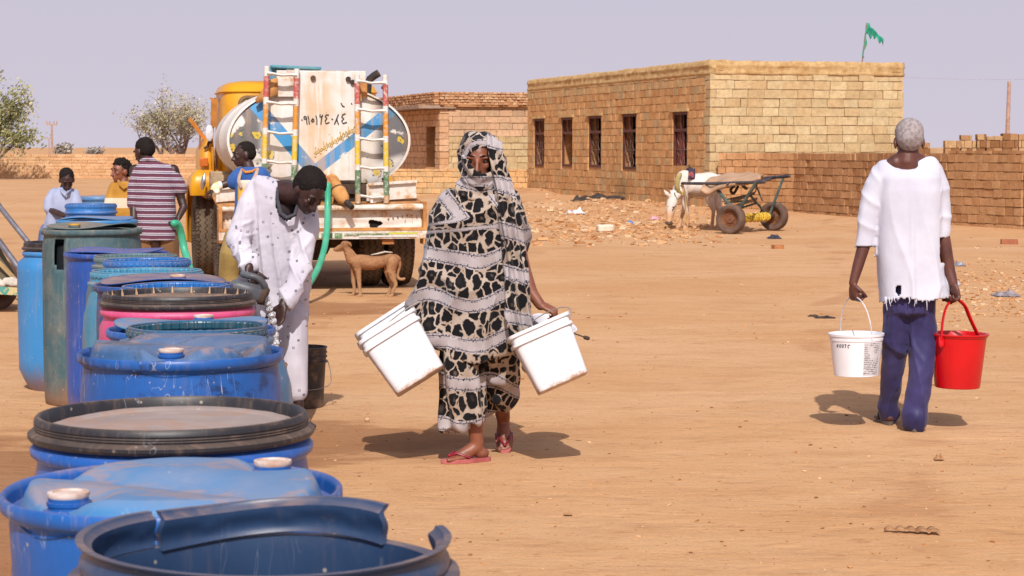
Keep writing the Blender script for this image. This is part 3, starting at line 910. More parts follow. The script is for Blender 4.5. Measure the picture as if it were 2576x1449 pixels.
                n0 = len(m.v); m.grid(f(1), nu, nv); n1 = len(m.v); m.grid(f(-1), nu, nv)
                W_ = nv + 1
                for i in range(nu):      # top / bottom edge
                    for j in (0, nv):
                        m.f.append((n0 + i * W_ + j, n0 + (i + 1) * W_ + j, n1 + (i + 1) * W_ + j, n1 + i * W_ + j)); m.mi.append(0)
                for j in range(nv):
                    for i in (0, nu):
                        m.f.append((n0 + i * W_ + j, n0 + i * W_ + j + 1, n1 + i * W_ + j + 1, n1 + i * W_ + j)); m.mi.append(0)
                return build(m, nm, rimmat or mat, T, angle=50)
            seg(139, 380, lidH)
            seg(50, 137, lidH * 1.12, tilt=-.02, ragged=.012, rad=.972, zoff=.006)
            m = MB(); m.lathe([(0, hz - .5), (Rb * .93, hz - .5)], n=32); build(m, 'water', simple('drum_water', (.01, .02, .04, 1), .1), T)
    elif kind == 'lidded':
        hz = H - .040
        pr = closed_profile(Rr * .99, hz, belly, shoulder, foot)
        pr2 = pr[:-7] + [(Rr * .955, hz - .05), (Rr * .985, hz - .042), (Rr * .99, hz - .03), (Rr * .96, hz - .02), (Rr * .90, hz - .012), (Rr * .88, hz + .01)]
        m = MB(); m.lathe(pr2, n=72, wob=wf); build(m, 'body', mat, T, angle=55)
        Rl = Rr
        m = MB(); m.lathe([(Rl * .9, hz - .006), (Rl * .985, hz - .010), (Rl, hz - .004), (Rl, hz + .003), (Rl * .975, hz + .009), (Rl * .953, hz + .011),
                           (Rl * .957, hz + .015), (Rl * .950, hz + .017), (Rl * .957, hz + .020), (Rl * .950, hz + .0225), (Rl * .957, hz + .026), (Rl * .953, hz + .033), (Rl * .938, hz + .039),
                           (Rl * .915, hz + .039), (Rl * .902, hz + .033), (Rl * .893, hz + .012)], n=96, wob=wobf(seed, .002))
        build(m, 'lid_ring', lidmat, T, angle=28)
        m = MB()
        def disc(u, v):
            r = Rl * .89 * u; a = 2 * math.pi * v
            z = hz + .022 - liddown + .010 * (1 - u) + .006 * fbm((r * math.cos(a), r * math.sin(a), seed), 5, 3) + (.008 if .86 < u < .9 else 0)
            return (r * math.cos(a), r * math.sin(a), z)
        m.grid(disc, 28, 72); build(m, 'lid', rimmat or lidmat, T, angle=180)
        if openside == 2:      # moulded fins on the inside of the ring
            FM = simple('dusty_fin', srgb(206, 170, 134, .8), .9)
            for k in range(22):
                m = MB()
                a = 2 * math.pi * k / 22 + .1; d = V((math.cos(a), math.sin(a), 0)); q = V((-d.y, d.x, 0)) * .005
                m.add([d * Rl * .862 - q + V((0, 0, hz + .008)), d * Rl * .862 + q + V((0, 0, hz + .008)), d * Rl * .89 + q * .3 + V((0, 0, hz + .043)), d * Rl * .89 - q * .3 + V((0, 0, hz + .043)), d * Rl * .89 - q + V((0, 0, hz + .008)), d * Rl * .89 + q + V((0, 0, hz + .008))],
                      [(0, 1, 2, 3), (0, 3, 4), (1, 5, 2)])
                build(m, 'fin', FM, T, smooth=False)
    return T

def PX(px, d): return (px - CX) / FPX * d
m_a = plastic('slate_blue_plastic', srgb(62, 92, 138, .5), dust=.28, rough=.36, topdust=.35, streak=.1, scratch=.15)
m_b = plastic('bright_blue_plastic', srgb(26, 102, 190, .82), dust=.3, rough=.42, topdust=.3, streak=.5, scratch=.8)
m_bh = plastic('sun_bleached_blue', srgb(66, 138, 198, .76), dust=.7, rough=.6, topdust=.55, streak=.1, dark=.82, dcol=srgb(150, 150, 166, .8))
m_c = plastic('deep_blue_plastic', srgb(26, 98, 190, .82), dust=.14, rough=.35, topdust=.1, streak=.2)
m_cl = plastic('dusty_lid_plate', srgb(150, 138, 138, .8), dust=.5, rough=.7, topdust=.75, streak=.1, dcol=srgb(190, 168, 158, .8))
m_d = plastic('scuffed_blue_plastic', srgb(28, 96, 180, .82), dust=.12, rough=.4, topdust=.15, streak=.15, grimek=.8, grime=srgb(24, 46, 90, .8), scratch=1.0)
m_dh = plastic('weathered_blue_head', srgb(62, 110, 164, .74), dust=.5, rough=.6, topdust=.55, grimek=.5, dcol=srgb(134, 134, 146, .8))
m_e = plastic('teal_blue_plastic', srgb(42, 112, 158, .8), dust=.3, rough=.3, topdust=.3, grimek=.2)
m_er = plastic('dark_teal_rim', srgb(44, 92, 112, .75), dust=.4, rough=.35)
m_g = plastic('pink_plastic', srgb(226, 84, 140, .85), dust=.25, rough=.45, topdust=.3, dcol=srgb(206, 150, 140, .85))
m_i = plastic('dirty_navy_plastic', srgb(40, 84, 160, .8), dust=.6, rough=.5, topdust=.75, grimek=.3)
m_j = plastic('aqua_plastic', srgb(78, 158, 196, .8), dust=.5, rough=.5, topdust=.5, streak=.6)
m_l = plastic('grey_teal_plastic', srgb(96, 134, 146, .75), dust=.5, rough=.5)
m_m = plastic('cobalt_plastic', srgb(38, 88, 180, .8), dust=.3, rough=.42, topdust=.3, streak=.5)
m_n = plastic('weathered_grey_teal', srgb(70, 112, 124, .7), dust=.85, rough=.75, topdust=.7, streak=.8, grimek=.35, dcol=srgb(146, 138, 124, .8), grime=srgb(36, 80, 88, .8), ns=.8)
m_nr = plastic('blue_grey_rim', srgb(60, 104, 158, .8), dust=.5)
m_o = plastic('light_blue_plastic', srgb(58, 140, 206, .85), dust=.15, rough=.45, streak=.3, dark=.85)
m_q = plastic('clear_blue_plastic', srgb(40, 118, 196, .82), dust=.2, rough=.4)

drum('torn', PX(661, 3.0), 3.0, .966, .585, m_a, 'nearest slate blue open drum with a broken torn collar, at the bottom edge', 1, belly=.97, collar=.905, lidH=.052)
drum('closed', PX(428, 3.58), 3.58, .945, .60, m_b, 'sun-bleached blue closed drum with two pale bung caps, second from the camera', 2, belly=.95, lidmat=m_bh,
     bungs=((-.50, -.56), (.52, .60)), shoulder=.10)
drum('lidded', PX(427, 4.27), 4.27, .99, .60, m_c, 'blue drum under a black ring and dusty grey flat lid, third from the camera', 3, belly=.98, lidmat=RUBBER, rimmat=m_cl)
drum('closed', PX(453, 5.92), 5.92, .955, .60, m_d, 'scuffed blue drum with a weathered humped top and one front bung, fourth from the camera', 4, belly=.985, lidmat=m_dh, bungs=((.02, -.72),), shoulder=.1, humps=1.25)
drum('collar', PX(493, 6.55), 6.55, .975, .50, m_e, 'open drum with a glossy teal ribbed collar behind the humped blue drum', 5, belly=1.25, collar=.885, rimmat=m_er, lidH=.05, ribs=())
drum('cut', PX(478, 7.13), 7.13, .915, .595, m_b, 'blue drum with a sawn pale head and bung, just in front of the pink drum', 6, belly=.98, lidmat=m_bh, bungs=((.08, .45),), humps=.55)
drum('lidded', PX(445, 7.78), 7.78, .995, .60, m_g, 'bright pink drum under a black ring lid with pale fins', 7, belly=1.02, lidmat=RUBBER, rimmat=plastic('brown_dusty_lid', srgb(96, 82, 78, .8), dust=.5, topdust=.6, rough=.6), openside=2, liddown=.012)
drum('collar', PX(438, 8.32), 8.32, .985, .48, m_q, 'blue drum whose bright rim peeks out behind the pink drum lid', 8, belly=1.0, collar=.9)
drum('cut', PX(409, 8.86), 8.86, .955, .605, m_i, 'dirty navy drum with a warped sawn head lifted at both ends, behind the pink drum', 9, belly=.97, lidmat=m_i, bungs=((.18, .2),), humps=.9)
drum('collar', PX(368, 9.5), 9.5, .975, .55, m_j, 'aqua open drum with a pale shouldered side and dusty flange', 10, belly=1.10, collar=.93, lidH=.06)
drum('collar', PX(368, 10.25), 10.25, .985, .46, m_q, 'blue open drum with a fine ribbed collar behind the aqua drum', 11, belly=1.15, collar=.93)
drum('collar', PX(341, 10.9), 10.9, .97, .475, m_l, 'grey-teal open drum with a dusty collar in front of the cobalt drum', 12, belly=1.15, collar=.92)
drum('cut', PX(293, 11.6), 11.6, .95, .60, m_m, 'cobalt blue drum with a sawn-off top in front of the tall weathered drum', 13, belly=.97, lidmat=m_m, humps=.35, foot=.96)
drum('cut', PX(231, 12.3), 12.3, 1.055, .60, m_n, 'tall weathered grey-green drum with a square hand hole and yellow cap', 14, belly=.985, lidmat=m_n, capm=CAPY,
     bungs=((-.28, -.35),), hole=(234, 247, .80, 1.0), foot=.98, humps=1.0)
drum('lidded', PX(158, 13.0), 13.0, .945, .52, m_o, 'slim light blue drum with a black lid at the far left of the row', 15, belly=1.13, lidmat=RUBBER, foot=.78)
drum('cut', PX(243, 14.2), 14.2, 1.04, .565, m_o, 'pale sky blue drum with a flat head just behind the tall weathered drum', 16, belly=.97, lidmat=m_o, humps=.5)
drum('collar', PX(229, 16.5), 16.5, 1.085, .425, m_q, 'bright blue drum between the boys, with a wide dark band below its collar', 17, belly=1.25, collar=.95, lidH=.07)
drum('closed', PX(250, 20.4), 20.4, 1.05, .44, plastic('faded_far_blue', srgb(92, 140, 190, .8), dust=.4), 'faded blue drum half hidden behind the yellow-shirted boy', 18, belly=1.0)
# ---------------------------------------------------------------- water tanker truck (local frame: x right, y forward, z up; origin under the rear bumper)
TRX, TRD, TPH = (814 - CX) / 235.0, 21.7, 12.5
trk = thing('tanker_truck', 'old yellow-cabbed water tanker with rusty white tank, blue chevron and two striped ladders', 'tanker truck', (TRX, TRD, 0), R(TPH), local=True)
def tx(px): return (px - 814) / 232.0
def tz(py): return 1.55 - (py - 370) / 235.0
TA, TB, TCZ = .985, .60, tz(353)
YEL = NT('yellow_cab_paint', .38, 0, .5)
n = YEL.noise(3, 5)
c = YEL.mix(YEL.ramp(n, .35, .75), srgb(232, 166, 22, .8), srgb(206, 138, 28, .8))
c = YEL.mix(YEL.ramp(YEL.noise(9, 6, rough=.7), .62, .78, 0, .55), c, srgb(196, 150, 92, .8))
c = YEL.mix(YEL.ramp(YEL.sep()[2], 1.0, .5, 0, .4), c, srgb(180, 130, 84, .8))
c = YEL.mix(YEL.ramp(YEL.noise(16, 5, rough=.75), .70, .76), c, srgb(96, 52, 30, .8))
YEL.col(c); YEL.bump(YEL.noise(5, 3), .08, .02); YEL = YEL.m

def tankmat(name, chevron=True):
    t = NT(name, .55, 0, .35); P = t.sep(); X, Z = P[0], P[2]
    base = t.mix(t.ramp(t.noise(4, 5), .4, .75), srgb(228, 226, 224, .86), srgb(212, 202, 186, .86))
    if chevron:
        xr = t.m2('SUBTRACT', X, tx(800))
        right = t.m2('GREATER_THAN', xr, 0)
        zl = t.m2('MULTIPLY', xr, t.m2('ADD', t.m2('MULTIPLY', right, .773 + 1.18), -1.18))
        line = t.m2('ADD', zl, tz(411))
        dz = t.m2('SUBTRACT', line, Z)
        thk = t.m2('ADD', t.m2('MULTIPLY', right, -.06), .215)
        # floral corners and grey camouflage
        ex = t.m2('DIVIDE', t.m2('ABSOLUTE', t.m2('ADD', X, .0)), TA); ez = t.m2('DIVIDE', t.m2('SUBTRACT', Z, TCZ), TB)
        rr = t.m2('ADD', t.m2('MULTIPLY', ex, ex), t.m2('MULTIPLY', ez, ez))
        g1 = t.m2('MULTIPLY', t.ramp(ex, .56, .70), t.ramp(t.noise(3.1, 4, vec=t.mapv((1, 1, 1), loc=(3.3, 0, 1))), .38, .42))
        g1 = t.m2('MULTIPLY', g1, t.ramp(t.m2('ADD', Z, t.m2('MULTIPLY', ex, -.25)), 1.18, 1.28))
        base = t.mix(g1, base, srgb(112, 112, 116, .8))
        fl = t.m2('ADD', t.vor(7.5, out='Distance'), t.ramp(t.noise(22, 3), .3, .7, -.16, .16, False)); fc = t.sep(t.vor(7.5, out='Color'))
        zone = t.m2('MULTIPLY', t.ramp(ex, .42, .52), t.ramp(Z, 1.85, 1.7)); zone = t.m2('MULTIPLY', zone, .85)
        m1 = t.m2('MULTIPLY', t.m2('MULTIPLY', t.ramp(fl, .34, .28), t.ramp(fc[0], .5, .55)), zone)
        base = t.mix(m1, base, srgb(226, 196, 60, .8))
        m2_ = t.m2('MULTIPLY', t.m2('MULTIPLY', t.ramp(t.m2('ABSOLUTE', t.m2('SUBTRACT', fl, .40)), .07, .04), t.ramp(fc[0], .5, .55)), t.m2('MULTIPLY', zone, t.ramp(t.noise(14, 3), .5, .55)))
        base = t.mix(m2_, base, srgb(84, 92, 66, .8))
        base = t.mix(t.m2('MULTIPLY', t.ramp(fl, .10, .07), zone), base, srgb(60, 56, 50, .8))
        inb = t.m2('MULTIPLY', t.m2('GREATER_THAN', dz, 0), t.m2('LESS_THAN', dz, thk))
        wear = t.ramp(t.noise(7, 6, rough=.7), .66, .60)
        base = t.mix(t.m2('MULTIPLY', inb, wear), base, t.mix(t.ramp(t.noise(3, 3), .5, .65), srgb(68, 150, 208, .85), srgb(92, 130, 150, .8)))
    run = t.noise(9, 6, vec=t.mapv((1.6, 1, .10)), rough=.65)
    mask = t.m2('MULTIPLY', t.ramp(run, .44, .66), t.ramp(t.noise(1.6, 4), .38, .55))
    base = t.mix(t.m2('MULTIPLY', mask, .36), base, srgb(214, 166, 106, .85))
    run2 = t.noise(22, 5, vec=t.mapv((2.2, 1, .08), loc=(4, 0, 0)), rough=.7)
    base = t.mix(t.ramp(run2, .62, .76, 0, .5), base, srgb(150, 84, 42, .8))
    cx_ = t.m2('MULTIPLY', t.ramp(t.m2('ABSOLUTE', t.m2('SUBTRACT', X, tx(806))), .26, .06), t.ramp(t.noise(11, 5, vec=t.mapv((1.5, 1, .12))), .36, .58))
    base = t.mix(t.m2('MULTIPLY', t.m2('MULTIPLY', cx_, t.ramp(Z, 2.28, 2.2)), .55), base, srgb(212, 164, 98, .85))
    base = t.mix(t.ramp(t.m2('ADD', Z, t.m2('MULTIPLY', t.noise(5, 4), .35)), 1.38, 1.12), base, srgb(176, 126, 84, .8))
    sp = t.m2('MULTIPLY', t.ramp(t.noise(30, 4, rough=.7), .66, .72), .8)
    base = t.mix(sp, base, srgb(70, 56, 48, .8))
    t.col(base); t.bump(t.noise(7, 5), .2, .01)
    return t.m
TKF = tankmat('tank_end_paint'); TKS = tankmat('tank_side_paint', False)
RUSTW = NT('rusty_white_paint', .65)
n = RUSTW.noise(6, 7, rough=.7)
c = RUSTW.mix(RUSTW.ramp(n, .46, .66), srgb(226, 220, 212, .85), srgb(204, 156, 106, .8))
c = RUSTW.mix(RUSTW.ramp(RUSTW.noise(14, 6, vec=RUSTW.mapv((2, 2, .3)), rough=.72), .6, .72), c, srgb(140, 78, 42, .8))
RUSTW.col(c); RUSTW.bump(n, .2, .01); RUSTW = RUSTW.m
SANDY = simple('sandy_rust', srgb(214, 158, 94, .8), .85, c2=srgb(170, 108, 60, .8), ns=7, bump=.4)
BLACKM = simple('greasy_black', srgb(44, 38, 36), .8, c2=srgb(90, 66, 50), ns=5)
CHROME = simple('worn_chrome', srgb(190, 190, 196), .25, metal=.9)

m = MB(); n_ = 72
def ell_ring(y, k=1.0, zc=TCZ): return [V((TA * k * math.cos(2 * math.pi * j / n_), y, zc + TB * k * math.sin(2 * math.pi * j / n_))) for j in range(n_)]
m.rings([ell_ring(2.28, .93), ell_ring(2.25), ell_ring(1.5), ell_ring(1.48, 1.012), ell_ring(1.44, 1.012), ell_ring(1.42), ell_ring(.36), ell_ring(.35, 1.012), ell_ring(.30, 1.012), ell_ring(.295, .985)], cap=False)
build(m, 'tank_shell', TKS, trk, angle=40)
m = MB(); m.rings([ell_ring(.33, .99), ell_ring(.315, .95), ell_ring(.285, .8), ell_ring(.265, .5), ell_ring(.26, .2), ell_ring(.26, .02)], cap=False)
build(m, 'tank_end', TKF, trk, angle=180)
m = MB(); m.rings([ell_ring(2.29, .92), ell_ring(2.33, .5), ell_ring(2.34, .05)], cap=False); build(m, 'tank_front', TKS, trk, angle=180)
# flat plate down the middle and the guard box on top
m = MB(); m.box(((tx(753) + tx(912)) / 2, .225, (tz(455) + tz(179)) / 2), (tx(912) - tx(753), .03, tz(179) - tz(455))); build(m, 'centre_plate', TKF, trk, bevel=.006)
m = MB(); m.box(((tx(707) + tx(930)) / 2, .30, (tz(218) + tz(177)) / 2), (tx(930) - tx(707), .10, tz(177) - tz(218)))
m.box(((tx(707) + tx(752)) / 2, .262, (tz(240) + tz(200)) / 2), (tx(752) - tx(707), .05, .20)); build(m, 'top_guard', RUSTW, trk, bevel=.005)
m = MB(); m.box((tx(708), .42, tz(212)), (.22, .16, .40)); m.box(((tx(673) + tx(798)) / 2 + .09, .42, tz(169)), (tx(798) - tx(673), .30, .035), Matrix.Rotation(R(2), 3, 'Y'))
build(m, 'blue_box', simple('faded_teal_paint', srgb(96, 160, 170, .8), .6, c2=srgb(70, 130, 176, .8), ns=5, dust=.3), trk, bevel=.01)
for (px, py) in ((796, 196), (884, 198), (757, 186), (895, 206)):
    m = MB(); m.tube([(tx(px), .215, tz(py)), (tx(px), .18, tz(py))], .028, 10, False); build(m, 'lug', BLACKM, trk)
m = MB(); m.box(((tx(905) + tx(930)) / 2, .24, tz(225)), (.13, .02, .16)); m.tube([(tx(907) + .03, .2, tz(225)), (tx(908) + .03, .2, tz(252))], .014, 6); build(m, 'handle', SANDY, trk)
# left folded tin flap
m = MB(); m.add([(tx(655), .2, tz(262)), (tx(708), .2, tz(238)), (tx(708), .22, tz(196)), (tx(690), .22, tz(200)), (tx(652), .22, tz(250))], [(0, 1, 2, 3, 4)]); build(m, 'tin_flap', SANDY, trk, solid=.006)
# exhaust
m = MB(); ex = [(tx(945), .55, tz(262)), (tx(945), .55, tz(222)), (tx(946), .55, tz(207)), (tx(951), .55, tz(195)), (tx(961), .55, tz(187)), (tx(974), .55, tz(179))]
m.tube(ex, .042, 12, False); build(m, 'exhaust_pipe', BLACKM, trk)
# ladders
def bandmat():
    t = NT('striped_ladder_paint', .6); z = t.attr('col', 'Color')
    c = t.mix(t.ramp(t.noise(22, 6, rough=.8), .50, .62), z, srgb(206, 196, 184, .85)); c = t.mix(t.ramp(t.noise(35, 5, rough=.8), .62, .68), c, srgb(96, 74, 58, .8)); t.col(c); return t.m
LAD = bandmat()
cw, cr_, co_, cy_, cg = srgb(226, 222, 216, .85), srgb(196, 92, 88, .8), srgb(218, 148, 50, .82), srgb(228, 192, 50, .82), srgb(98, 136, 100, .75)
def ladder(x0t, x1t, yt0, yt1, x0b, x1b, yb, rungs, bands, label=None):
    L_ = bpy.data.objects.new('ladder', None)
    C.objects.link(L_); L_.parent = trk; ROOT[L_.name] = ROOT[trk.name]
    for (xt, xb, yt, off) in ((x0t, x0b, yt0, 0), (x1t, x1b, yt1, 4)):
        m = MB(); prev = yt
        a = V((tx(xt), .10, tz(yt))); b = V((tx(xb), .06, tz(yb)))
        for (yy, cc) in bands:
            y1 = min(yy + off, yb); f0 = (prev - yt) / (yb - yt); f1 = (y1 - yt) / (yb - yt)
            m.cur = cc; p, q = a.lerp(b, f0), a.lerp(b, f1)
            m.rings([[c_ + V((.030 * math.cos(k * math.pi / 5), .030 * math.sin(k * math.pi / 5), 0)) for k in range(10)] for c_ in (p, q)]); prev = y1
        build(m, 'rail', LAD, L_, colattr=True)
    for ry in rungs:
        f = (ry - yt0) / (yb - yt0)
        a = V((tx(x0t + (x0b - x0t) * f), .09, tz(ry - 1))); b = V((tx(x1t + (x1b - x1t) * f), .09, tz(ry + 3)))
        m = MB(); m.cur = cw; mid = (a + b) / 2 + V((0, 0, -.012)); m.tube([a, a.lerp(b, .2), mid, a.lerp(b, .8), b], [.042, .026, .024, .026, .042], 10, False, flat=.6); build(m, 'rung', LAD, L_, colattr=True)
    for q in (yt0 + 30, yb - 60):
        m = MB(); m.bar((tx(x1t) - .01, .10, tz(q)), (tx(x1t) - .01, .26, tz(q)), .02, .03); build(m, 'bracket', BLACKM, L_)
    return L_
ladder(679, 753, 168, 174, 668, 742, 462, (187, 259, 333, 406), ((193, cw), (245, cr_), (263, cw), (322, co_), (338, cw), (398, cy_), (411, cw), (470, cg)))
ladder(903, 974, 189, 187, 902, 974, 512, (205, 276, 349, 421, 494), ((209, cw), (262, cr_), (280, cw), (338, co_), (354, cw), (414, cy_), (428, cw), (488, cg), (512, SANDY and srgb(200, 160, 120, .8))))
# hand-painted number and faint yellow verse on the plate
def zx(a): return tx(657.4 + .2314 * a)
def zz(b): return tz(147.6 + .2314 * b)
def stroke(mbx, pts, r, y=.203):
    mbx.tube([(zx(a), y, zz(b)) for a, b in pts], r, 6, True, flat=1)
m = MB()
S = [[(474, 664), (478, 666)], [(524, 640), (508, 622), (496, 634), (500, 654), (522, 652), (524, 642), (526, 680), (530, 712)], [(541, 622), (549, 660), (555, 706)],
     [(592, 650), (578, 672), (584, 686), (604, 680), (604, 662), (592, 652)], [(628, 620), (638, 660), (636, 712)], [(672, 606), (668, 628), (686, 630), (700, 606), (690, 640), (680, 708)],
     [(762, 610), (738, 608), (726, 626), (746, 646), (726, 672), (734, 704), (768, 692)], [(800, 655), (808, 657)],
     [(870, 606), (852, 650), (828, 708)], [(852, 650), (862, 690), (872, 710)], [(944, 596), (918, 606), (906, 630), (928, 648), (906, 676), (920, 702), (958, 690)],
     [(902, 482), (914, 510), (934, 518)], [(1014, 484), (1018, 490)]]
BPT = simple('black_paint', srgb(52, 50, 54), .7)
for s_ in S:
    m = MB(); stroke(m, s_, .0062); build(m, 'digit', BPT, trk)
m = MB(); rg = random.Random(3)
for i in range(15):
    u = i / 14; bx = 610 + 420 * u; by = 1030 - 260 * u
    q = [(bx, by), (bx + 12, by - 22 - rg.random() * 26), (bx + 22 + rg.random() * 8, by - 14), (bx + 14, by + 10 + rg.random() * 14), (bx + 30, by - 8)]
    stroke(m, q, .006, .206)
    if i % 3 == 0: stroke(m, [(bx + 8, by - 70), (bx + 14, by - 20), (bx + 10, by + 10)], .006, .206)
    if i % 2 == 0: stroke(m, [(bx + 4, by + 34), (bx + 9, by + 36)], .008, .206)
build(m, 'painted_verse', simple('faded_yellow_paint', srgb(222, 190, 120, .8), .8), trk)

# ---- chassis, bumper
m = MB()
for s in (-1, 1): m.box((s * .38, 2.2, .78), (.09, 4.2, .22))
for y in (.6, 1.4, 2.2): m.box((0, y, .78), (.7, .08, .16))
m.box((0, 1.3, .99), (1.5, 2.0, .10)); build(m, 'chassis', BLACKM, trk, smooth=False)
xl, xr_ = tx(554), tx(1072)
m = MB(); m.box(((xl + xr_) / 2, -.0 + .06, tz(523) + .0), (xr_ - xl, .16, .055), Matrix.Rotation(R(-.6), 3, 'Y')); m.tube([(xl, -.03, tz(524)), (xr_, -.03, tz(522))], .028, 8, False)
build(m, 'bumper_flange', RUSTW, trk, smooth=False, bevel=.006)
# recessed bumper panel with a torn rusty hole
m = MB(); hx, hz_ = tx(944), tz(564)
def bp(u, v): return V((xl + (xr_ - xl) * u, .05 + .012 * noise.noise(V((u * 7, v * 3, 2))), tz(574) + (tz(530) - tz(574)) * v))
def bsk(u, v):
    p = bp(u, v); a = (p.x - hx) / .075; b = (p.z - hz_) / .044
    return a * a + b * b < 1 + .35 * math.sin(3 * math.atan2(b, a) + 1)
m.grid(bp, 220, 26, bsk); build(m, 'bumper_panel', RUSTW, trk, smooth=False)
m = MB(); m.box((hx, .14, hz_), (.3, .1, .16)); build(m, 'cavity_shade', DARK, trk, smooth=False)  # near-black box stands for the shade behind the torn hole
m = MB(); m.box(((xl + xr_) / 2, .0, tz(577)), (xr_ - xl, .14, .03)); build(m, 'bumper_ledge', SANDY, trk, smooth=False)
m = MB(); m.box(((xl + xr_) / 2, -.055, tz(591)), (xr_ - xl, .02, .085)); build(m, 'bumper_band', RUSTW, trk, smooth=False)
m = MB(); y_ = -.072
def patch(x0, x1, ya, yb_, col): m.cur = col; m.box(((tx(x0) + tx(x1)) / 2, y_, (tz(ya) + tz(yb_)) / 2), (tx(x1) - tx(x0), .006, abs(tz(ya) - tz(yb_))))
G1 = srgb(100, 150, 96, .75)
for (a, b) in ((780, 800), (806, 814), (820, 834), (839, 858)): patch(a, b, 586, 598, G1)
patch(800, 806, 586, 598, cw); patch(834, 839, 586, 598, cw); m_y = y_
build(m, 'bumper_lettering', LAD, trk, smooth=False, colattr=True); m = MB(); patch(863, 975, 587, 592, srgb(110, 146, 90, .7)); patch(975, 1048, 585, 590, srgb(206, 206, 60, .8)); patch(900, 1046, 590.5, 597, srgb(224, 220, 214, .8)); patch(566, 640, 590, 598, cw)
build(m, 'bumper_stripe', LAD, trk, smooth=False, colattr=True)
m = MB()
for px in list(range(978, 1070, 12)) + list(range(560, 600, 9)): m.tube([(tx(px), .04, tz(548) + .02 * math.sin(px)), (tx(px), .03, tz(548) + .02 * math.sin(px))], .008, 6)
build(m, 'rivets', simple('rust_dark', srgb(120, 60, 34), .9), trk)
m = MB(); m.box((tx(975), .0, tz(609)), (.13, .05, .06)); build(m, 'step_block', SANDY, trk, bevel=.005)
for s, x in ((-1, xl + .02), (1, xr_ - .02)):
    m = MB(); m.box((x, .05, tz(562)), (.04, .22, .40 + (.06 if s > 0 else 0))); build(m, 'bumper_end', SANDY, trk, bevel=.005)
# deck edge and bent side boards
m = MB(); m.add([(xl, .0, tz(519)), (xr_, .0, tz(519)), (xr_ + .0, .9, tz(496)), (xl, .9, tz(496))], [(0, 1, 2, 3)]); build(m, 'deck', SANDY, trk, solid=.02, smooth=False)
def board(x0, x1, ya, yb_, y0, y1, nm='mudguard_board'):
    m = MB(); a = V((tx(x0), y0, tz(yb_))); b = V((tx(x1), y1, tz(yb_) + .03)); H_ = tz(ya) - tz(yb_)
    m.bar(a + V((0, 0, H_ / 2)), b + V((0, 0, H_ / 2)), .02, H_)
    m.bar(a + V((0, -.02, H_)), b + V((0, -.02, H_)), .06, .03); m.bar(a + V((0, -.015, H_)), a + V((0, -.015, 0)), .03, .04, (0, 1, 0))
    build(m, nm, RUSTW, trk, smooth=False, bevel=.004)
board(932, 1059, 465, 508, .22, .30); board(938, 985, 492, 512, .12, .14); board(556, 640, 474, 508, .2, .25)
# outlet pipes
m = MB(); m.tube([(tx(842), .26, tz(452)), (tx(846), .10, tz(466)), (tx(850), .05, tz(476))], [.075, .07, .062], 14, False)
m.tube([(tx(850), .05, tz(476)), (tx(853), .02, tz(483)), (tx(862), -.06, tz(500)), (tx(868), -.1, tz(508))], [.066, .085, .07, .035], 14, False)
build(m, 'outlet_pipe', SANDY, trk)
m = MB(); m.tube([(tx(866), -.09, tz(505)), (tx(880), -.18, tz(521))], [.034, .03], 12, False); build(m, 'outlet_nozzle', BLACKM, trk)
m = MB(); m.tube([(tx(851), .045, tz(477)), (tx(853), .02, tz(482))], .075, 14, False); build(m, 'outlet_clamp', BLACKM, trk)
m = MB(); m.tube([(tx(820), .2, tz(448)), (tx(824), .06, tz(456)), (tx(825), -.02, tz(468))], [.05, .05, .046], 12, False); build(m, 'hose_outlet', SANDY, trk)
m = MB(); m.bar((tx(842), .02, tz(478)), (tx(834), .0, tz(512)), .03, .012); build(m, 'strap', SANDY, trk)
m = MB(); m.tube([(tx(825), .3, tz(468)), (tx(990), .3, tz(473))], .03, 8); m.box((tx(845), .4, tz(475)), (1.2, .3, .12)); build(m, 'underside_frame', BLACKM, trk)

# ---- wheels
def tyremat():
    t = NT('dusty_tyre', .95, 0, .1); a = t.attr('ta'); u = t.attr('tu')
    z = t.m2('MULTIPLY', t.m2('SINE', t.m2('MULTIPLY', a, 46.0)), .045)
    uu = t.m2('ADD', u, z)
    f = t.m2('ABSOLUTE', t.m2('SUBTRACT', t.m2('FRACT', t.m2('MULTIPLY', uu, 4.0)), .5))
    g = t.m2('MULTIPLY', t.ramp(f, .09, .04), t.m2('LESS_THAN', t.m2('ABSOLUTE', u), .46))
    lug = t.m2('MULTIPLY', t.m2('GREATER_THAN', t.m2('ABSOLUTE', u), .37), t.m2('GREATER_THAN', t.m2('SINE', t.m2('MULTIPLY', a, 62.0)), .45))
    g = t.m2('MAXIMUM', g, t.m2('MULTIPLY', lug, .8))
    c = t.mix(t.ramp(t.noise(6, 5), .3, .7), srgb(128, 110, 92, .62), srgb(104, 88, 74, .62))
    t.col(t.mix(g, c, srgb(58, 48, 42, .7))); t.bump(t.m2('SUBTRACT', 1.0, g), .8, .012); return t.m
TYRE = tyremat()
RIMM = simple('rusty_rim', srgb(150, 104, 70, .7), .8, c2=srgb(110, 72, 48, .7), ns=8)
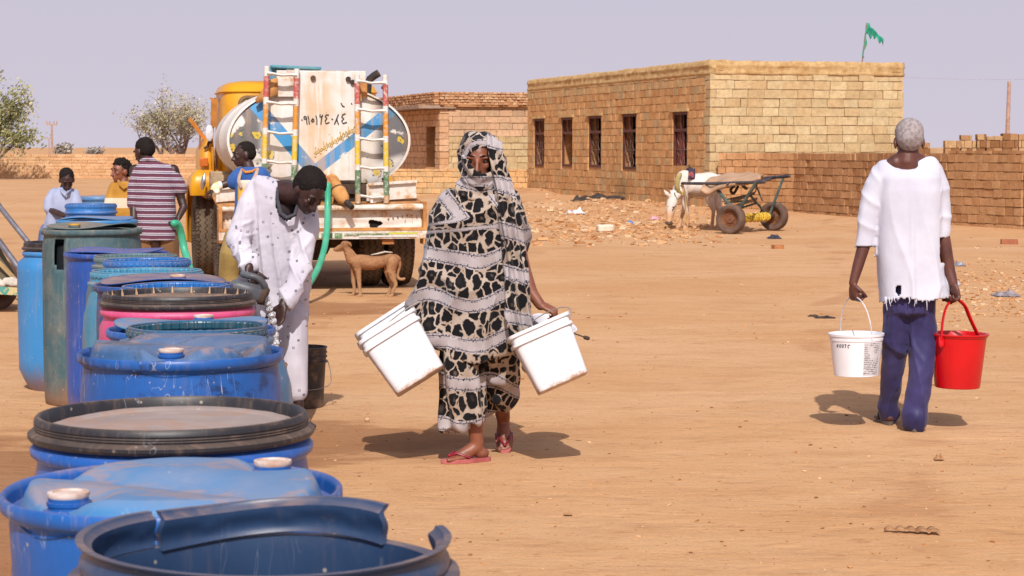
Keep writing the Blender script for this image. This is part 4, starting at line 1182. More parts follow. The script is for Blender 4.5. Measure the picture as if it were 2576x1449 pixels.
def wheel(parent, c, r, w, ax=(1, 0, 0), nm='wheel', rimmat=None, tyremat_=None, inset=.25):
    ax = V(ax).normalized(); up = V((0, 0, 1)); fw = ax.cross(up).normalized(); c = V(c)
    prof = [(-.30, .60), (-.42, .66), (-.50, .76), (-.505, .86), (-.47, .95), (-.40, .985), (-.2, 1.0), (0, 1.003), (.2, 1.0), (.40, .985), (.47, .95), (.505, .86), (.50, .76), (.42, .66), (.30, .60)]
    n = 56; m = MB(); rs = []
    for (u, q) in prof: rs.append([c + ax * (u * w) + (fw * math.cos(2 * math.pi * j / n) + up * math.sin(2 * math.pi * j / n)) * (q * r) for j in range(n)])
    m.rings(rs, cap=False)
    W_ = bpy.data.objects.new(nm, None); C.objects.link(W_); W_.parent = parent; ROOT[W_.name] = ROOT[parent.name]
    me = m.mesh('tyre')
    for k, vals in (('tu', [u for (u, q) in prof for j in range(n)]), ('ta', [2 * math.pi * j / n if j <= n / 2 else 2 * math.pi * (n - j) / n for _ in prof for j in range(n)])):
        at = me.attributes.new(k, 'FLOAT', 'POINT'); at.data.foreach_set('value', vals)
    o = setmesh(me, 'tyre', tyremat_ or TYRE, W_, 60)
    for s in (-1, 1):
        m = MB(); rs = []
        for (u, q) in [(.30, .61), (.34, .60), (.30, .56), (.12, .5), (.10, .3), (.2, .26), (.2, .1), (.22, .02)]:
            rs.append([c + ax * (s * u * w) + (fw * math.cos(2 * math.pi * j / 32) + up * math.sin(2 * math.pi * j / 32)) * (q * r) for j in range(32)])
        m.rings(rs, cap=False)
        for k in range(8):
            a = 2 * math.pi * k / 8; p = c + ax * (s * .13 * w) + (fw * math.cos(a) + up * math.sin(a)) * (r * .38)
            m.tube([p, p + ax * s * .08 * w], r * .03, 6, False)
        build(m, 'rim', rimmat or RIMM, W_)
    return W_
for s in (-1, 1):
    wheel(trk, (s * .93, .95, .5), .50, .30); wheel(trk, (s * .60, .95, .5), .50, .27)
    wheel(trk, (s * 1.03, 3.1, .5), .515, .31)
m = MB(); m.tube([(-.9, .95, .5), (.9, .95, .5)], .08, 10); m.ell((0, .95, .48), (.2, .2, .2)); m.tube([(-.9, 3.1, .5), (.9, 3.1, .5)], .06, 8); build(m, 'axles', BLACKM, trk)
m = MB()
for s in (-1, 1): m.box((s * .52, .95, .62), (.07, 1.3, .07))
m.tube([(.0, 1.1, .62), (0, 3.2, .66)], .05, 8); m.box((-.62, 2.0, .62), (.3, .6, .34)); m.box((.62, 2.0, .62), (.3, .6, .3)); build(m, 'springs', BLACKM, trk, smooth=False)

# ---- cab
m = MB()
def sq(cx, cy, z, hx, hy, p=7, n=64):
    if abs(cx) < .01: cx += .05; hx *= .965
    out = []
    for j in range(n):
        a = 2 * math.pi * j / n; c_, s_ = math.cos(a), math.sin(a)
        out.append(V((cx + hx * math.copysign(abs(c_) ** (2 / p), c_), cy + hy * math.copysign(abs(s_) ** (2 / p), s_), z)))
    return out
yc = 3.05
m.rings([sq(0, yc, .72, .93, .66), sq(0, yc, .80, .97, .70), sq(0, yc, 1.5, .985, .70), sq(0, yc, 1.62, .975, .695), sq(0, yc, 2.17, .96, .68), sq(0, yc, 2.19, .955, .675)])
build(m, 'cab', YEL, trk, angle=40)
m = MB(); m.rings([sq(0, yc, 2.185, .965, .68), sq(0, yc, 2.20, .985, .70), sq(0, yc, 2.215, .965, .68), sq(0, yc, 2.27, .94, .65), sq(0, yc, 2.31, .87, .58), sq(0, yc, 2.335, .7, .42), sq(0, yc, 2.34, .2, .12)])
build(m, 'cab_roof', YEL, trk, angle=50)
def rr_rect(x0, x1, z0, z1, r, y, n=6):
    out = []
    for (cx, cz, a0) in ((x1 - r, z1 - r, 0), (x0 + r, z1 - r, 90), (x0 + r, z0 + r, 180), (x1 - r, z0 + r, 270)):
        for k in range(n + 1): a = R(a0 + 90 * k / n); out.append(V((cx + r * math.cos(a), y, cz + r * math.sin(a))))
    return out
wy = yc - .70
m = MB(); a = rr_rect(-.70, .74, 1.86, 2.155, .10, wy + .02); b = rr_rect(-.665, .705, 1.89, 2.125, .08, wy + .0); c_ = rr_rect(-.665, .705, 1.89, 2.125, .08, wy + .05)
m.rings([a, b, c_], cap=False); build(m, 'window_seal', simple('brown_rubber', srgb(120, 92, 60), .8), trk)
m = MB(); m.poly(list(reversed(rr_rect(-.67, .71, 1.885, 2.13, .085, wy + .022)))); f_ = build(m, 'rear_window', simple('dusty_glass', srgb(176, 170, 160, .8), .35, c2=srgb(206, 178, 120, .8), ns=2), trk)
m = MB(); m.rings([sq(-.99, yc + .25, .75, .10, .42, 3), sq(-1.02, yc + .2, 1.0, .12, .45, 3), sq(-1.03, yc + .2, 1.5, .10, .42, 3), sq(-1.0, yc + .2, 1.66, .06, .34, 3)]); build(m, 'cowl', YEL, trk, angle=60)
# bonnet and fenders
m = MB(); m.rings([[V((x * k, y, zc + z * k2)) for (x, z) in [(-.62, -.4), (-.66, 0), (-.6, .18), (-.4, .30), (0, .34), (.4, .30), (.6, .18), (.66, 0), (.62, -.4)]] for (y, k, k2, zc) in ((3.6, 1, 1, 1.2), (4.5, .9, .9, 1.15), (4.7, .8, .8, 1.1))]); build(m, 'bonnet', YEL, trk, angle=50)
for s in (-1, 1):
    m = MB(); rs = []
    for k in range(13):
        a = R(128 - 140 * k / 12); rr = .68
        cy_, cz_ = 3.1, .52
        y0 = cy_ - rr * math.cos(a) * -1 if 0 else cy_ + rr * math.cos(a); z0 = cz_ + rr * math.sin(a) * 1.02
        ring = []
        for (dx, dr) in ((.80, -.02), (.82, .06), (1.0, .10), (1.16, .08), (1.235, .0), (1.245, -.10), (1.225, -.10), (1.21, -.02), (1.0, .06)):
            ring.append(V((s * dx, cy_ + (rr + dr) * math.cos(a), cz_ + (rr + dr) * math.sin(a))))
        rs.append(ring)
    m.rings(rs); build(m, 'fender', YEL, trk, angle=60)
m = MB(); m.rings([sq(-1.10, 2.62, .98, .15, .10, 4), sq(-1.10, 2.60, 1.08, .16, .12, 4), sq(-1.09, 2.62, 1.2, .15, .12, 4), sq(-1.07, 2.66, 1.28, .1, .08, 4)]); build(m, 'fender_tail', YEL, trk, angle=60)
m = MB(); m.box((-.985, 2.9, 1.3), (.012, .8, .5)); build(m, 'door_panel', YEL, trk, bevel=.004)
def PT(px, py, y):  # truck-local point under picture position at local depth y
    ph = R(TPH); d = TRD + y * math.cos(ph)
    for _ in range(3):
        p = W(px, py, d); q = V((p.x - TRX, p.y - TRD, p.z)); lx = q.x * math.cos(ph) + q.y * math.sin(ph); ly = -q.x * math.sin(ph) + q.y * math.cos(ph); d += (y - ly) * math.cos(ph)
    return V((lx, ly, p.z))
m = MB(); m.tube([PT(514, 437, 2.3), PT(512, 450, 2.28), PT(511, 462, 2.28), PT(508, 474, 2.3)], [.012, .028, .034, .02], 8, flat=.5); build(m, 'chrome_handle', CHROME, trk)
m = MB(); m.bar(PT(477, 299, 3.0), PT(521, 357, 3.0), .045, .045); ma = build(m, 'mirror_arm', simple('orange_bar', srgb(214, 130, 40, .8), .6), trk, smooth=False)
m = MB(); m.tube([PT(503, 340, 3.0), PT(503, 425, 3.0)], .014, 6); build(m, 'aerial_rod', simple('rusty_rod', srgb(150, 104, 70), .8), trk)
m = MB(); m.tube([PT(541, 250, 3.0), PT(537, 300, 2.9), PT(531, 340, 2.9), PT(527, 372, 2.9)], .02, 6); m.tube([PT(535, 330, 2.8), PT(527, 352, 2.8), PT(522, 368, 2.8), PT(516, 372, 2.8)], .018, 6); build(m, 'mirror_bracket', BLACKM, trk)
m = MB(); m.bar(PT(528, 247, 2.9), PT(540, 250, 2.9), .02, .02); m.bar(PT(539, 248, 2.9), PT(537, 320, 2.9), .04, .07); build(m, 'mirror', simple('orange_frame', srgb(196, 128, 50, .8), .6), trk)
m = MB(); m.ell(PT(527, 335, 2.7), (.05, .03, .10)); build(m, 'rag', simple('white_rag', srgb(210, 210, 220), .8), trk)
m = MB(); m.box(PT(513, 408, 2.75), (.10, .06, .10)); build(m, 'side_lamp', simple('orange_lamp', srgb(204, 110, 40), .4), trk, bevel=.01)
m = MB(); m.box((-.8, 2.15, 1.12), (.5, .28, .30)); m.tube([(-.98, 2.0, 1.14), (-.74, 1.98, 1.16)], .09, 14); build(m, 'air_cleaner', simple('dusty_canister', srgb(186, 160, 130, .8), .8), trk, bevel=.02)

# green hose from the outlet (a thing of its own)
HOSE = simple('green_hose', srgb(60, 176, 140, .8), .4, c2=srgb(90, 186, 152, .8), ns=5, dust=.12)
def smoothpath(pts, n=8):
    pts = [V(p) for p in pts]; P_ = [pts[0]] + pts + [pts[-1]]; out = []
    for i in range(1, len(P_) - 2):
        a, b, c, d = P_[i - 1], P_[i], P_[i + 1], P_[i + 2]
        for k in range(n):
            t_ = k / n; out.append(.5 * ((2 * b) + (c - a) * t_ + (2 * a - 5 * b + 4 * c - d) * t_ ** 2 + (-a + 3 * b - 3 * c + d) * t_ ** 3))
    out.append(pts[-1]); return out
m = MB(); m.tube(smoothpath([W(825, 466, 21.55), W(824, 520, 21.5), W(823, 570, 21.3), W(817, 620, 21.0), W(803, 668, 20.6), W(783, 705, 20.2), W(758, 735, 19.8), W(735, 752, 19.4)] + [V((W(700, 770, 19).x, 18.8, .05)), V((W(640, 770, 18).x, 18.2, .04))]), .034, 12)
tag(build(m, 'hose', HOSE), 'green water hose hanging in a curve from the tanker outlet behind the man in white', 'hose')
m = MB(); m.tube(smoothpath([W(438, 562, 18.1), W(448, 566, 18.15), W(456, 590, 18.2), W(463, 625, 18.2), W(472, 655, 18.1), W(484, 700, 17.8), V((W(500, 740, 17.6).x, 17.8, .2)), V((W(560, 760, 18).x, 18.0, .04)), V((W(640, 770, 18).x, 18.1, .04))]), .034, 12)
tag(build(m, 'hose', HOSE), 'green hose end gripped behind his back by the man in the striped shirt', 'hose')
# ---------------------------------------------------------------- people
def skinmat(name, c, c2):
    t = NT(name, .48, 0, .5)
    n = t.noise(14, 5); col = t.mix(t.ramp(n, .3, .75), c, c2); t.col(col)
    t.b.inputs['Subsurface Weight'].default_value = .06; t.b.inputs['Subsurface Radius'].default_value = (.02, .008, .004)
    t.bump(t.noise(50, 4), .25, .003); return t.m
SK_DARK = skinmat('skin_very_dark', srgb(72, 44, 38, .8), srgb(52, 32, 30, .8))
SK_BROWN = skinmat('skin_brown', srgb(148, 90, 66, .85), srgb(118, 68, 50, .85))
SK_OLD = skinmat('skin_weathered', srgb(112, 66, 54, .8), srgb(84, 48, 42, .8))
HAIRM = NT('black_hair', .85, 0, .15); HAIRM.col(HAIRM.mix(HAIRM.noise(60, 3), srgb(20, 17, 17), srgb(40, 34, 32))); HAIRM.bump(HAIRM.noise(200, 3), .8, .005); HAIRM = HAIRM.m
GHAIR = NT('grey_hair', .9, 0, .15); GHAIR.col(GHAIR.mix(GHAIR.ramp(GHAIR.noise(50, 5), .35, .7), srgb(176, 168, 170, .8), srgb(140, 126, 126, .8))); GHAIR.bump(GHAIR.noise(260, 3), .6, .003); GHAIR = GHAIR.m
EYEM = simple('eye_dark', (.02, .015, .012, 1), .15)
EYEW = simple('eye_white', srgb(170, 140, 124, .6), .3)

def frame(fwd, up):
    f = V(fwd).normalized(); u = V(up); u = (u - f * u.dot(f)).normalized(); r = f.cross(u)
    return Matrix((r, f, u)).transposed()

def head(mb, c, M, s=1.0, beard=0, open_mouth=0):
    """c: middle of the head, M: columns right/forward/up"""
    def e(p, r, rot=None): mb.ell(c + M @ (V(p) * s), [q * s for q in r], (M @ rot) if rot else M, 20, 14)
    e((0, -.018, .030), (.074, .092, .082))
    e((0, .010, .010), (.067, .078, .085))
    e((0, .030, -.045), (.053, .058, .062))
    e((0, .062, -.088), (.026, .024, .022))
    e((0, .040, -.085), (.040, .036, .022))
    for k in (-1, 1):
        e((k * .034, .066, -.022), (.022, .016, .018))
        e((k * .030, .083, .020), (.026, .010, .009))
        e((k * .074, -.008, -.018), (.009, .020, .032))
        e((k * .080, -.014, -.012), (.006, .014, .024))
        e((k * .011, .098, -.040), (.009, .009, .008))
    mb.tube([c + M @ (V((0, .084, .014)) * s), c + M @ (V((0, .100, -.018)) * s), c + M @ (V((0, .112, -.038)) * s)], [.008 * s, .011 * s, .013 * s], 10)
    mb.tube([c + M @ (V((-.024, .082, -.064)) * s), c + M @ (V((0, .096, -.062)) * s), c + M @ (V((.024, .082, -.064)) * s)], [.005 * s, .008 * s, .005 * s], 8)
    mb.tube([c + M @ (V((-.020, .080, -.074)) * s), c + M @ (V((0, .092, -.076)) * s), c + M @ (V((.020, .080, -.074)) * s)], [.005 * s, .008 * s, .005 * s], 8)

def eyes(P_, c, M, s=1.0):
    for k in (-1, 1):
        p = c + M @ (V((k * .031, .0745, .002)) * s)
        m = MB(); m.ell(p, (.0135 * s, .009 * s, .0075 * s), M); o = build(m, 'eye', EYEW, P_, angle=180)
        m = MB(); m.ell(p + M @ V((0, .0062 * s, 0)), (.0068 * s, .004 * s, .0068 * s), M); build(m, 'iris', EYEM, o, angle=180)
        m = MB(); m.tube([c + M @ (V((k * .014, .088, .024)) * s), c + M @ (V((k * .030, .092, .031)) * s), c + M @ (V((k * .050, .078, .025)) * s)], [.003 * s, .0045 * s, .002 * s], 6); build(m, 'eyebrow', HAIRM, P_)

def hair(P_, c, M, s=1.0, mat=None, thick=1.0, back=0.0, front=.0, rough=.004, long_=0):
    m = MB()
    m.ell(c + M @ (V((0, -.026, .040)) * s), (.079 * s * thick, .092 * s * thick, .080 * s * thick), M, 24, 16)
    m.ell(c + M @ (V((0, -.042, .008)) * s), (.076 * s * thick, .078 * s * thick, .078 * s * thick), M, 24, 16)
    if long_: m.ell(c + M @ (V((0, -.01, .070)) * s), (.078 * s, .080 * s, .062 * s), M, 24, 16)
    return fused(m, 'hair', mat or HAIRM, P_, .006, 2, disp=lambda p, n: rough * noise.noise(V(p) * 90) + rough * .8 * noise.noise(V(p) * 40))

def hand(mb, w_, d, n, side=1, curl=.5, L=1.0, thumb=.5, spread=1.0):
    """w_: wrist; d: direction of the palm; n: way the palm faces; side=+1 thumb on d x n side"""
    d = V(d).normalized(); n = V(n); n = (n - d * n.dot(d)).normalized(); t = d.cross(n) * side; w_ = V(w_)
    M = Matrix((t, d, n)).transposed()
    mb.ell(w_ + d * .045 * L, (.038 * L, .050 * L, .017 * L), M, 14, 10)
    mb.ell(w_ + d * .07 * L, (.040 * L, .030 * L, .015 * L), M, 14, 10)
    for i, (o, ln) in enumerate(((.030, .072), (.010, .080), (-.011, .074), (-.030, .058))):
        p = w_ + d * (.088 - .004 * abs(i - 1.2)) * L + t * o * L * spread
        a = .25 * curl; pts = [p - d * .02 * L, p]; dd = d
        for k, f in enumerate((.45, .32, .25)):
            a += curl * (.75, .95, .7)[k]
            q = (d * math.cos(a) + n * math.sin(a) + t * (o * .8 * spread * (1 - curl * .6))).normalized()
            p = p + q * ln * f * L; pts.append(p)
        mb.tube(pts, [.0095 * L, .0092 * L, .0088 * L, .0082 * L, .0070 * L], 8)
    p = w_ + d * .022 * L + t * .026 * L; q1 = (d * .62 + t * .70 + n * .35).normalized(); q2 = (d * (.9 - thumb * .3) + t * (.25 - thumb * .5) + n * (.35 + thumb * .5)).normalized()
    mb.tube([p, p + q1 * .038 * L, p + q1 * .038 * L + q2 * .030 * L, p + q1 * .038 * L + q2 * .054 * L], [.014 * L, .0115 * L, .0105 * L, .008 * L], 8)

def foot(mb, ank, d, up=(0, 0, 1), L=.24, side=1):
    d = V(d).normalized(); up = V(up); up = (up - d * up.dot(d)).normalized(); t = d.cross(up); ank = V(ank)
    M = Matrix((t, d, up)).transposed(); s = L / .24
    mb.ell(ank + d * -.025 * s - up * .045 * s, (.030 * s, .040 * s, .030 * s), M)
    mb.tube([ank - up * .01, ank + d * .04 * s - up * .030 * s, ank + d * .10 * s - up * .052 * s], [.034 * s, .034 * s, .026 * s], 12)
    mb.ell(ank + d * .09 * s - up * .058 * s, (.042 * s, .06 * s, .018 * s), M)
    for i, (o, l, r) in enumerate(((.030, .055, .013), (.010, .052, .0095), (-.006, .046, .009), (-.021, .038, .0085), (-.034, .028, .008))):
        p = ank + d * .125 * s - up * .062 * s + t * o * s * -side
        mb.tube([p - d * .02, p + d * l * .7 * s - up * .004], [r * s, r * .9 * s], 8)

def sandal(P_, ank, d, up=(0, 0, 1), L=.26, mat=None, strapm=None, H=.078):
    d = V(d).normalized(); up = V(up); up = (up - d * up.dot(d)).normalized(); t = d.cross(up); ank = V(ank)
    m = MB(); N = 28; s = L / .26
    def outline(z):
        o = []
        for k in range(N):
            a = 2 * math.pi * k / N; y = math.cos(a) * .132 * s; x = math.sin(a) * (.046 if y > -.02 else .036) * s
            o.append(ank + d * (.058 * s + y) + t * x - up * (H - z))
        return o
    m.rings([outline(-.006), outline(.014)]); S_ = build(m, 'sandal', mat, P_, angle=50)
    m = MB(); toe = ank + d * .145 * s - up * (H - .022)
    for k in (-1, 1): m.tube([toe + up * .004, toe + t * k * .022 * s - d * .03 * s + up * .022, ank + d * .055 * s + t * k * .042 * s - up * (H - .022)], [.006, .007, .006], 8)
    m.ell(toe + up * .010, (.009, .009, .009)); build(m, 'strap', strapm or mat, S_)

def cloth(name, c, c2=None, rough=.85, ns=4, bump=.25, fn=None, weave=350):
    t = NT(name, rough, 0, .15)
    col = t.mix(t.ramp(t.noise(ns, 5), .35, .7), c, c2 or tuple(x * .85 for x in c[:3]) + (1,))
    if fn: col = fn(t, col)
    t.col(col); t.b.inputs['Sheen Weight'].default_value = .1
    t.bump(t.noise(18, 4, vec=t.mapv((1, 1, .5))), bump, .015)
    return t.m

def foldfn(seed, amp=.010, sc=7, vz=.35, amp2=.004, dirv=(1, 1, .35)):
    def f(p, n):
        q = V((p[0] * dirv[0], p[1] * dirv[1], p[2] * dirv[2]))
        a = noise.noise(q * sc + V((seed, 0, 0)))
        b = noise.noise(q * sc * 2.3 + V((0, seed, 0)))
        ridge = (1 - abs(a) * 2.2)
        return amp * ridge * .8 + amp2 * b * 1.5 - amp * .4
    return f

def person(label, base, group=None):
    return thing('person', label, 'person', base, group=group)

def ovalring(c, rx, ry, n=28, p=2.0, rot=0):
    out = []
    for j in range(n):
        a = 2 * math.pi * j / n; x = rx * math.copysign(abs(math.cos(a)) ** (2 / p), math.cos(a)); y = ry * math.copysign(abs(math.sin(a)) ** (2 / p), math.sin(a))
        out.append(V(c) + V((x * math.cos(rot) - y * math.sin(rot), x * math.sin(rot) + y * math.cos(rot), 0)))
    return out
def loft(mb, rows, d, n=32, p=2.3):
    """rows: (py, xl, xr, depth_half, [doff]) in picture rows at distance d"""
    rs = []
    for r in rows:
        a = W(r[1], r[0], d); b = W(r[2], r[0], d); c = (a + b) / 2; off = r[4] if len(r) > 4 else 0
        rs.append(ovalring((c.x, d + off, c.z), (b.x - a.x) / 2, r[3], n, p))
    mb.rings(rs)

# ================================================================ woman carrying pails
D = 9.95
wo = person('woman wrapped in a leopard-print cloth carrying white pails across the yard', (W(1195, 1150, D).x, D, 0))
hc_ = W(1206, 397, D - .04); HM = frame((-.10, -1, -.22), (0, -.16, 1)); HS = 1.03
sk = MB(); head(sk, hc_, HM, HS)
sk.tube([hc_ + V((0, .03, -.06)), W(1203, 480, D)], [.052, .056], 14)
sk.tube([W(1203, 480, D + .01), W(1200, 560, D + .02), W(1198, 680, D + .02), W(1196, 740, D + .02)], [.12, .13, .125, .14], 18, flat=.75)
armL = [W(1280, 510, D), W(1296, 600, D + .02), W(1318, 685, D - .01), W(1338, 738, D - .04), W(1360, 768, D - .06)]
sk.tube(armL, [.050, .043, .038, .031, .026], 12)
hand(sk, W(1360, 766, D - .06), (.75, -.1, -.35), (-.1, .3, -1), 1, 1.15, .95)
armR = [W(1134, 515, D), W(1128, 600, D), W(1102, 690, D), W(1042, 758, D)]
sk.tube(armR, [.050, .043, .036, .026], 12); hand(sk, armR[-1], (-.35, -.1, -.9), (.6, .5, -.3), -1, 1.15, .92)
ankF = W(1200, 1118, D - .02); kneeF = W(1172, 925, D - .03)
sk.tube([W(1170, 750, D), kneeF, W(1190, 1010, D - .02), W(1196, 1070, D - .02), ankF], [.085, .062, .054, .040, .034], 14)
foot(sk, V((ankF.x, ankF.y, .085)), (-.93, -.36, 0), L=.235)
ankB = W(1266, 1052, D + .36); kneeB = W(1240, 915, D + .06)
sk.tube([W(1225, 750, D), kneeB, W(1256, 985, D + .2), ankB], [.085, .062, .050, .036], 14)
bd = V((.06, -.78, -.62)).normalized(); bu = V((0, -.62, .78))
foot(sk, ankB, bd, bu, L=.235, side=-1)
fused(sk, 'body', SK_BROWN, wo, .0065, 3)
eyes(wo, hc_, HM, HS)
# wrap skirt / trousers, two gathered legs
def leopard():
    t = NT('leopard_print_cloth', .85, 0, .12)
    b = t.attr('band')                                    # metres across the stripes
    f = t.m2('FRACT', t.m2('DIVIDE', b, .205))
    cream = t.mix(t.ramp(t.noise(5, 4), .35, .7), srgb(194, 186, 190, .78), srgb(172, 160, 160, .76))
    vec = t.vadd(t.mapv((1, .55, .74)), t.vadd(t.noise(8, 3, col=True), (.075, .075, .075), 'MULTIPLY'))
    e = t.vor(20, vec, 'DISTANCE_TO_EDGE', rand=.85); f1 = t.vor(20, vec, 'F1', rand=.85)
    n = t.m2('SUBTRACT', t.noise(34, 3), .5)
    b1 = t.ramp(t.m2('ADD', f1, t.m2('MULTIPLY', n, .35)), .74, .64)
    b2 = t.ramp(t.m2('ADD', e, t.m2('MULTIPLY', n, .26)), .045, .085)
    blot = t.m2('MULTIPLY', b1, b2)
    spot = t.mix(t.m2('MULTIPLY', t.ramp(f1, .30, .10), t.ramp(t.sep(t.vor(20, vec, out='Color', rand=.85))[0], .45, .7)), srgb(24, 23, 27, .8), srgb(98, 86, 80, .8))
    ground = t.mix(t.ramp(t.noise(7, 3), .3, .7), srgb(196, 182, 170, .8), srgb(172, 150, 132, .78))
    lp = t.mix(blot, ground, spot)
    d1 = t.m2('ABSOLUTE', t.m2('SUBTRACT', f, .045)); d2 = t.m2('ABSOLUTE', t.m2('SUBTRACT', f, .315))
    dm = t.m2('MINIMUM', d1, d2)
    bead = t.vor(95, feature='F1'); bmask = t.m2('MULTIPLY', t.ramp(dm, .050, .036), t.ramp(t.m2('ADD', bead, t.m2('MULTIPLY', t.ramp(dm, .02, .05), -.1)), .40, .30))
    line = t.ramp(dm, .016, .006)
    inband = t.m2('MULTIPLY', t.m2('GREATER_THAN', f, .045), t.m2('LESS_THAN', f, .315))
    col = t.mix(inband, lp, cream)
    col = t.mix(t.ramp(dm, .056, .048), col, cream)
    col = t.mix(t.m2('MAXIMUM', bmask, t.m2('MULTIPLY', line, .8)), col, srgb(46, 48, 66, .8))
    t.col(col); t.bump(t.noise(26, 4, vec=t.mapv((1, 1, .4))), .3, .012); t.b.inputs['Sheen Weight'].default_value = .1
    return t.m
LEO = leopard()
ox, oz = W(1195, 600, D).x, 0
m = MB()
loft(m, [(840, 1112, 1200, .15), (900, 1108, 1212, .15), (960, 1110, 1216, .145), (1020, 1112, 1218, .13), (1062, 1110, 1212, .12, -.01), (1076, 1108, 1164, .10, -.01)], D - .01, p=2.4)
m.rings([ovalring((W(1250, y, D).x + dx, D + dy, W(1250, y, D).z), rx, ry, 28, 2.2) for (y, dx, dy, rx, ry) in ((840, -.01, .04, .11, .15), (900, 0, .06, .105, .14), (960, .005, .12, .098, .13), (1005, .012, .20, .085, .115), (1040, -.002, .26, .080, .10), (1055, -.005, .28, .070, .09))])
m.rings([ovalring(W(1250 + 0, 1010, D), .01, .01, 8), ovalring(W(1250, 1000, D), .012, .01, 8)])
def wfold(p, n):
    a = math.atan2(p[1] - D, p[0] - ox)
    z = p[2]
    return .024 * math.sin(a * 9 + z * 7 + 3 * noise.noise(V((p[0] * 4, p[1] * 4, z * 2)))) * min(1, max(0, (1.0 - z))) + .010 * noise.noise(V((p[0] * 14, p[1] * 14, z * 5))) + .006 * noise.noise(V((p[0] * 30, p[1] * 30, z * 14)))
fused(m, 'wrap_skirt', LEO, wo, .010, 2, disp=wfold,
      attr={'band': lambda p: (p[2] + wo.location.z) + .018 * math.sin((p[0]) * 14) + .09 - (.25 * (p[0]) if p[0] > .02 else 0) + .04 * noise.noise(V(p) * 3)}) if 0 else None
def build_cloth(mb, name, mat, parent, voxel, smooth, disp, band, cut=None, solid=0):
    me = fuse_mesh(mb, voxel, smooth)
    if disp: displace(me, disp)
    vattr(me, 'band', band)
    if cut:
        bm = bmesh.new(); bm.from_mesh(me); bmesh.ops.delete(bm, geom=[v for v in bm.verts if cut(v.co)], context='VERTS'); bm.to_mesh(me); bm.free()
    o = setmesh(me, name, mat, parent, angle=180)
    if solid:
        md = o.modifiers.new('solid', 'SOLIDIFY'); md.thickness = solid; md.offset = -1
    return o
def pxz(p):   # picture-like coordinates of a point on the figure
    s = FPX / D; return CX + p[0] * FPX / p[1], HZ - (p[2] - HC) * FPX / p[1]
build_cloth(m, 'wrap_skirt', LEO, wo, .009, 2, wfold, lambda p: p[2] + .015 * math.sin(p[0] * 22) + .05 + (.30 * (p[0] - ox - .05) if p[0] > ox + .05 else 0) + .03 * noise.noise(V(p) * 4))
# big outer cloth
rows = [(470, 1150, 1268, .120), (484, 1118, 1292, .135), (500, 1102, 1308, .145), (530, 1094, 1318, .155), (580, 1088, 1326, .165), (640, 1080, 1331, .17), (700, 1066, 1335, .175), (745, 1050, 1337, .18),
        (785, 1040, 1336, .185), (820, 1048, 1332, .19), (850, 1066, 1326, .19), (875, 1090, 1312, .19), (895, 1120, 1290, .185), (908, 1138, 1262, .17)]
m = MB(); loft(m, rows, D, 40, 2.5)
m.tube([W(1134, 508, D), W(1122, 600, D - .01), W(1104, 690, D - .02), W(1078, 745, D - .03), W(1064, 790, D - .03), W(1085, 845, D - .03)], [.074, .080, .086, .086, .074, .06], 16)
m.tube([W(1274, 508, D), W(1290, 600, D), W(1299, 700, D), W(1306, 800, D)], [.078, .078, .072, .055], 16)
def drape(p, n):
    px, py = pxz(p); z = p[2]; x = (px - 1195) / 513.; y = (py - 640) / 513.
    r = 0
    front = 1 if n[1] < .3 else .4
    w_ = noise.noise(V((p[0] * 2.2, p[1] * 2, z * 1.6))); w2 = noise.noise(V((p[0] * 5, 3, z * 3)))
    def crease(s_): return (1 - abs(math.sin(s_))) ** 1.6
    side = min(1, max(0, abs(x) * 7 - .45))
    r += .048 * (crease(x * 13 + y * 1.6 + w_ * 4) - .35) * side * min(1, max(.25, y * 3 + .9))
    # swags hanging between the shoulders, and long diagonal pulls towards her right hand
    sw = y + .9 * x * x - .30 * x
    r += .034 * (crease(sw * 10.5 + w_ * 3.2 + 1.1) - .35) * math.exp(-((x + .02) * 3.6) ** 2) * front
    dg_ = y * .75 + x * 1.25
    r += .032 * (crease(dg_ * 9 + w2 * 2.0) - .35) * min(1, max(0, (y + .05) * 3)) * front * (1 if x < .1 else .3)
    r += .010 * w2 + .007 * noise.noise(V((p[0] * 18, p[1] * 14, z * 8)))
    return r * 1.15
def bandfn(p):
    px, py = pxz(p); x = (px - 1195) / 513.; z = p[2]
    b = z + .055 * math.sin((x + .10) * 9.0) - .30 * x + .035 * noise.noise(V((p[0] * 5, p[1] * 5, z * 3)))
    t1 = ((px - 1150) * .795 - (py - 532) * .615) / 513.
    k = min(1, max(0, (600 - py) / 55)); k = k * k * (3 - 2 * k)
    b = b * (1 - k) + (.021 + t1 + .82) * k
    return b + .02
def hemcut(p):
    px, py = pxz(p)
    if p[2] > 1.0: return False
    x = (px - 1195) / 120.
    hem = 916 - 6 * x - 22 * max(0, x) ** 2 - 60 * max(0, -x - .15) ** 1.3 + 4 * math.sin(px * .08)
    return py > hem
build_cloth(m, 'outer_cloth', LEO, wo, .009, 3, drape, bandfn, cut=hemcut, solid=.008)
# head scarf with face opening
m = MB()
rw = [(326, 1176, 1222, .055, .03), (332, 1166, 1236, .085, .02), (345, 1158, 1250, .112, .01), (365, 1154, 1261, .128, 0), (390, 1154, 1267, .135, -.005), (415, 1156, 1272, .132, -.01), (440, 1158, 1274, .125, -.005),
      (462, 1152, 1278, .125, 0), (482, 1128, 1288, .135, 0), (500, 1115, 1300, .13, 0)]
loft(m, rw, D - .01, 40, 2.1)
fc = (1208, 406)
def scarf(p, n):
    px, py = pxz(p); x = (px - 1208); y = py - 406
    rr = math.hypot(x / 42., y / 42.); a = math.atan2(y, x)
    w_ = noise.noise(V((p[0] * 4, p[1] * 4, p[2] * 4)))
    r = .010 * (1 - 2 * abs(math.sin(rr * 3.6 + w_ * 4 + a * .5))) + .006 * noise.noise(V((p[0] * 24, p[1] * 24, p[2] * 12)))
    if n[1] < 0 and rr < 1.15: r -= .012 * (1.15 - rr)
    return r
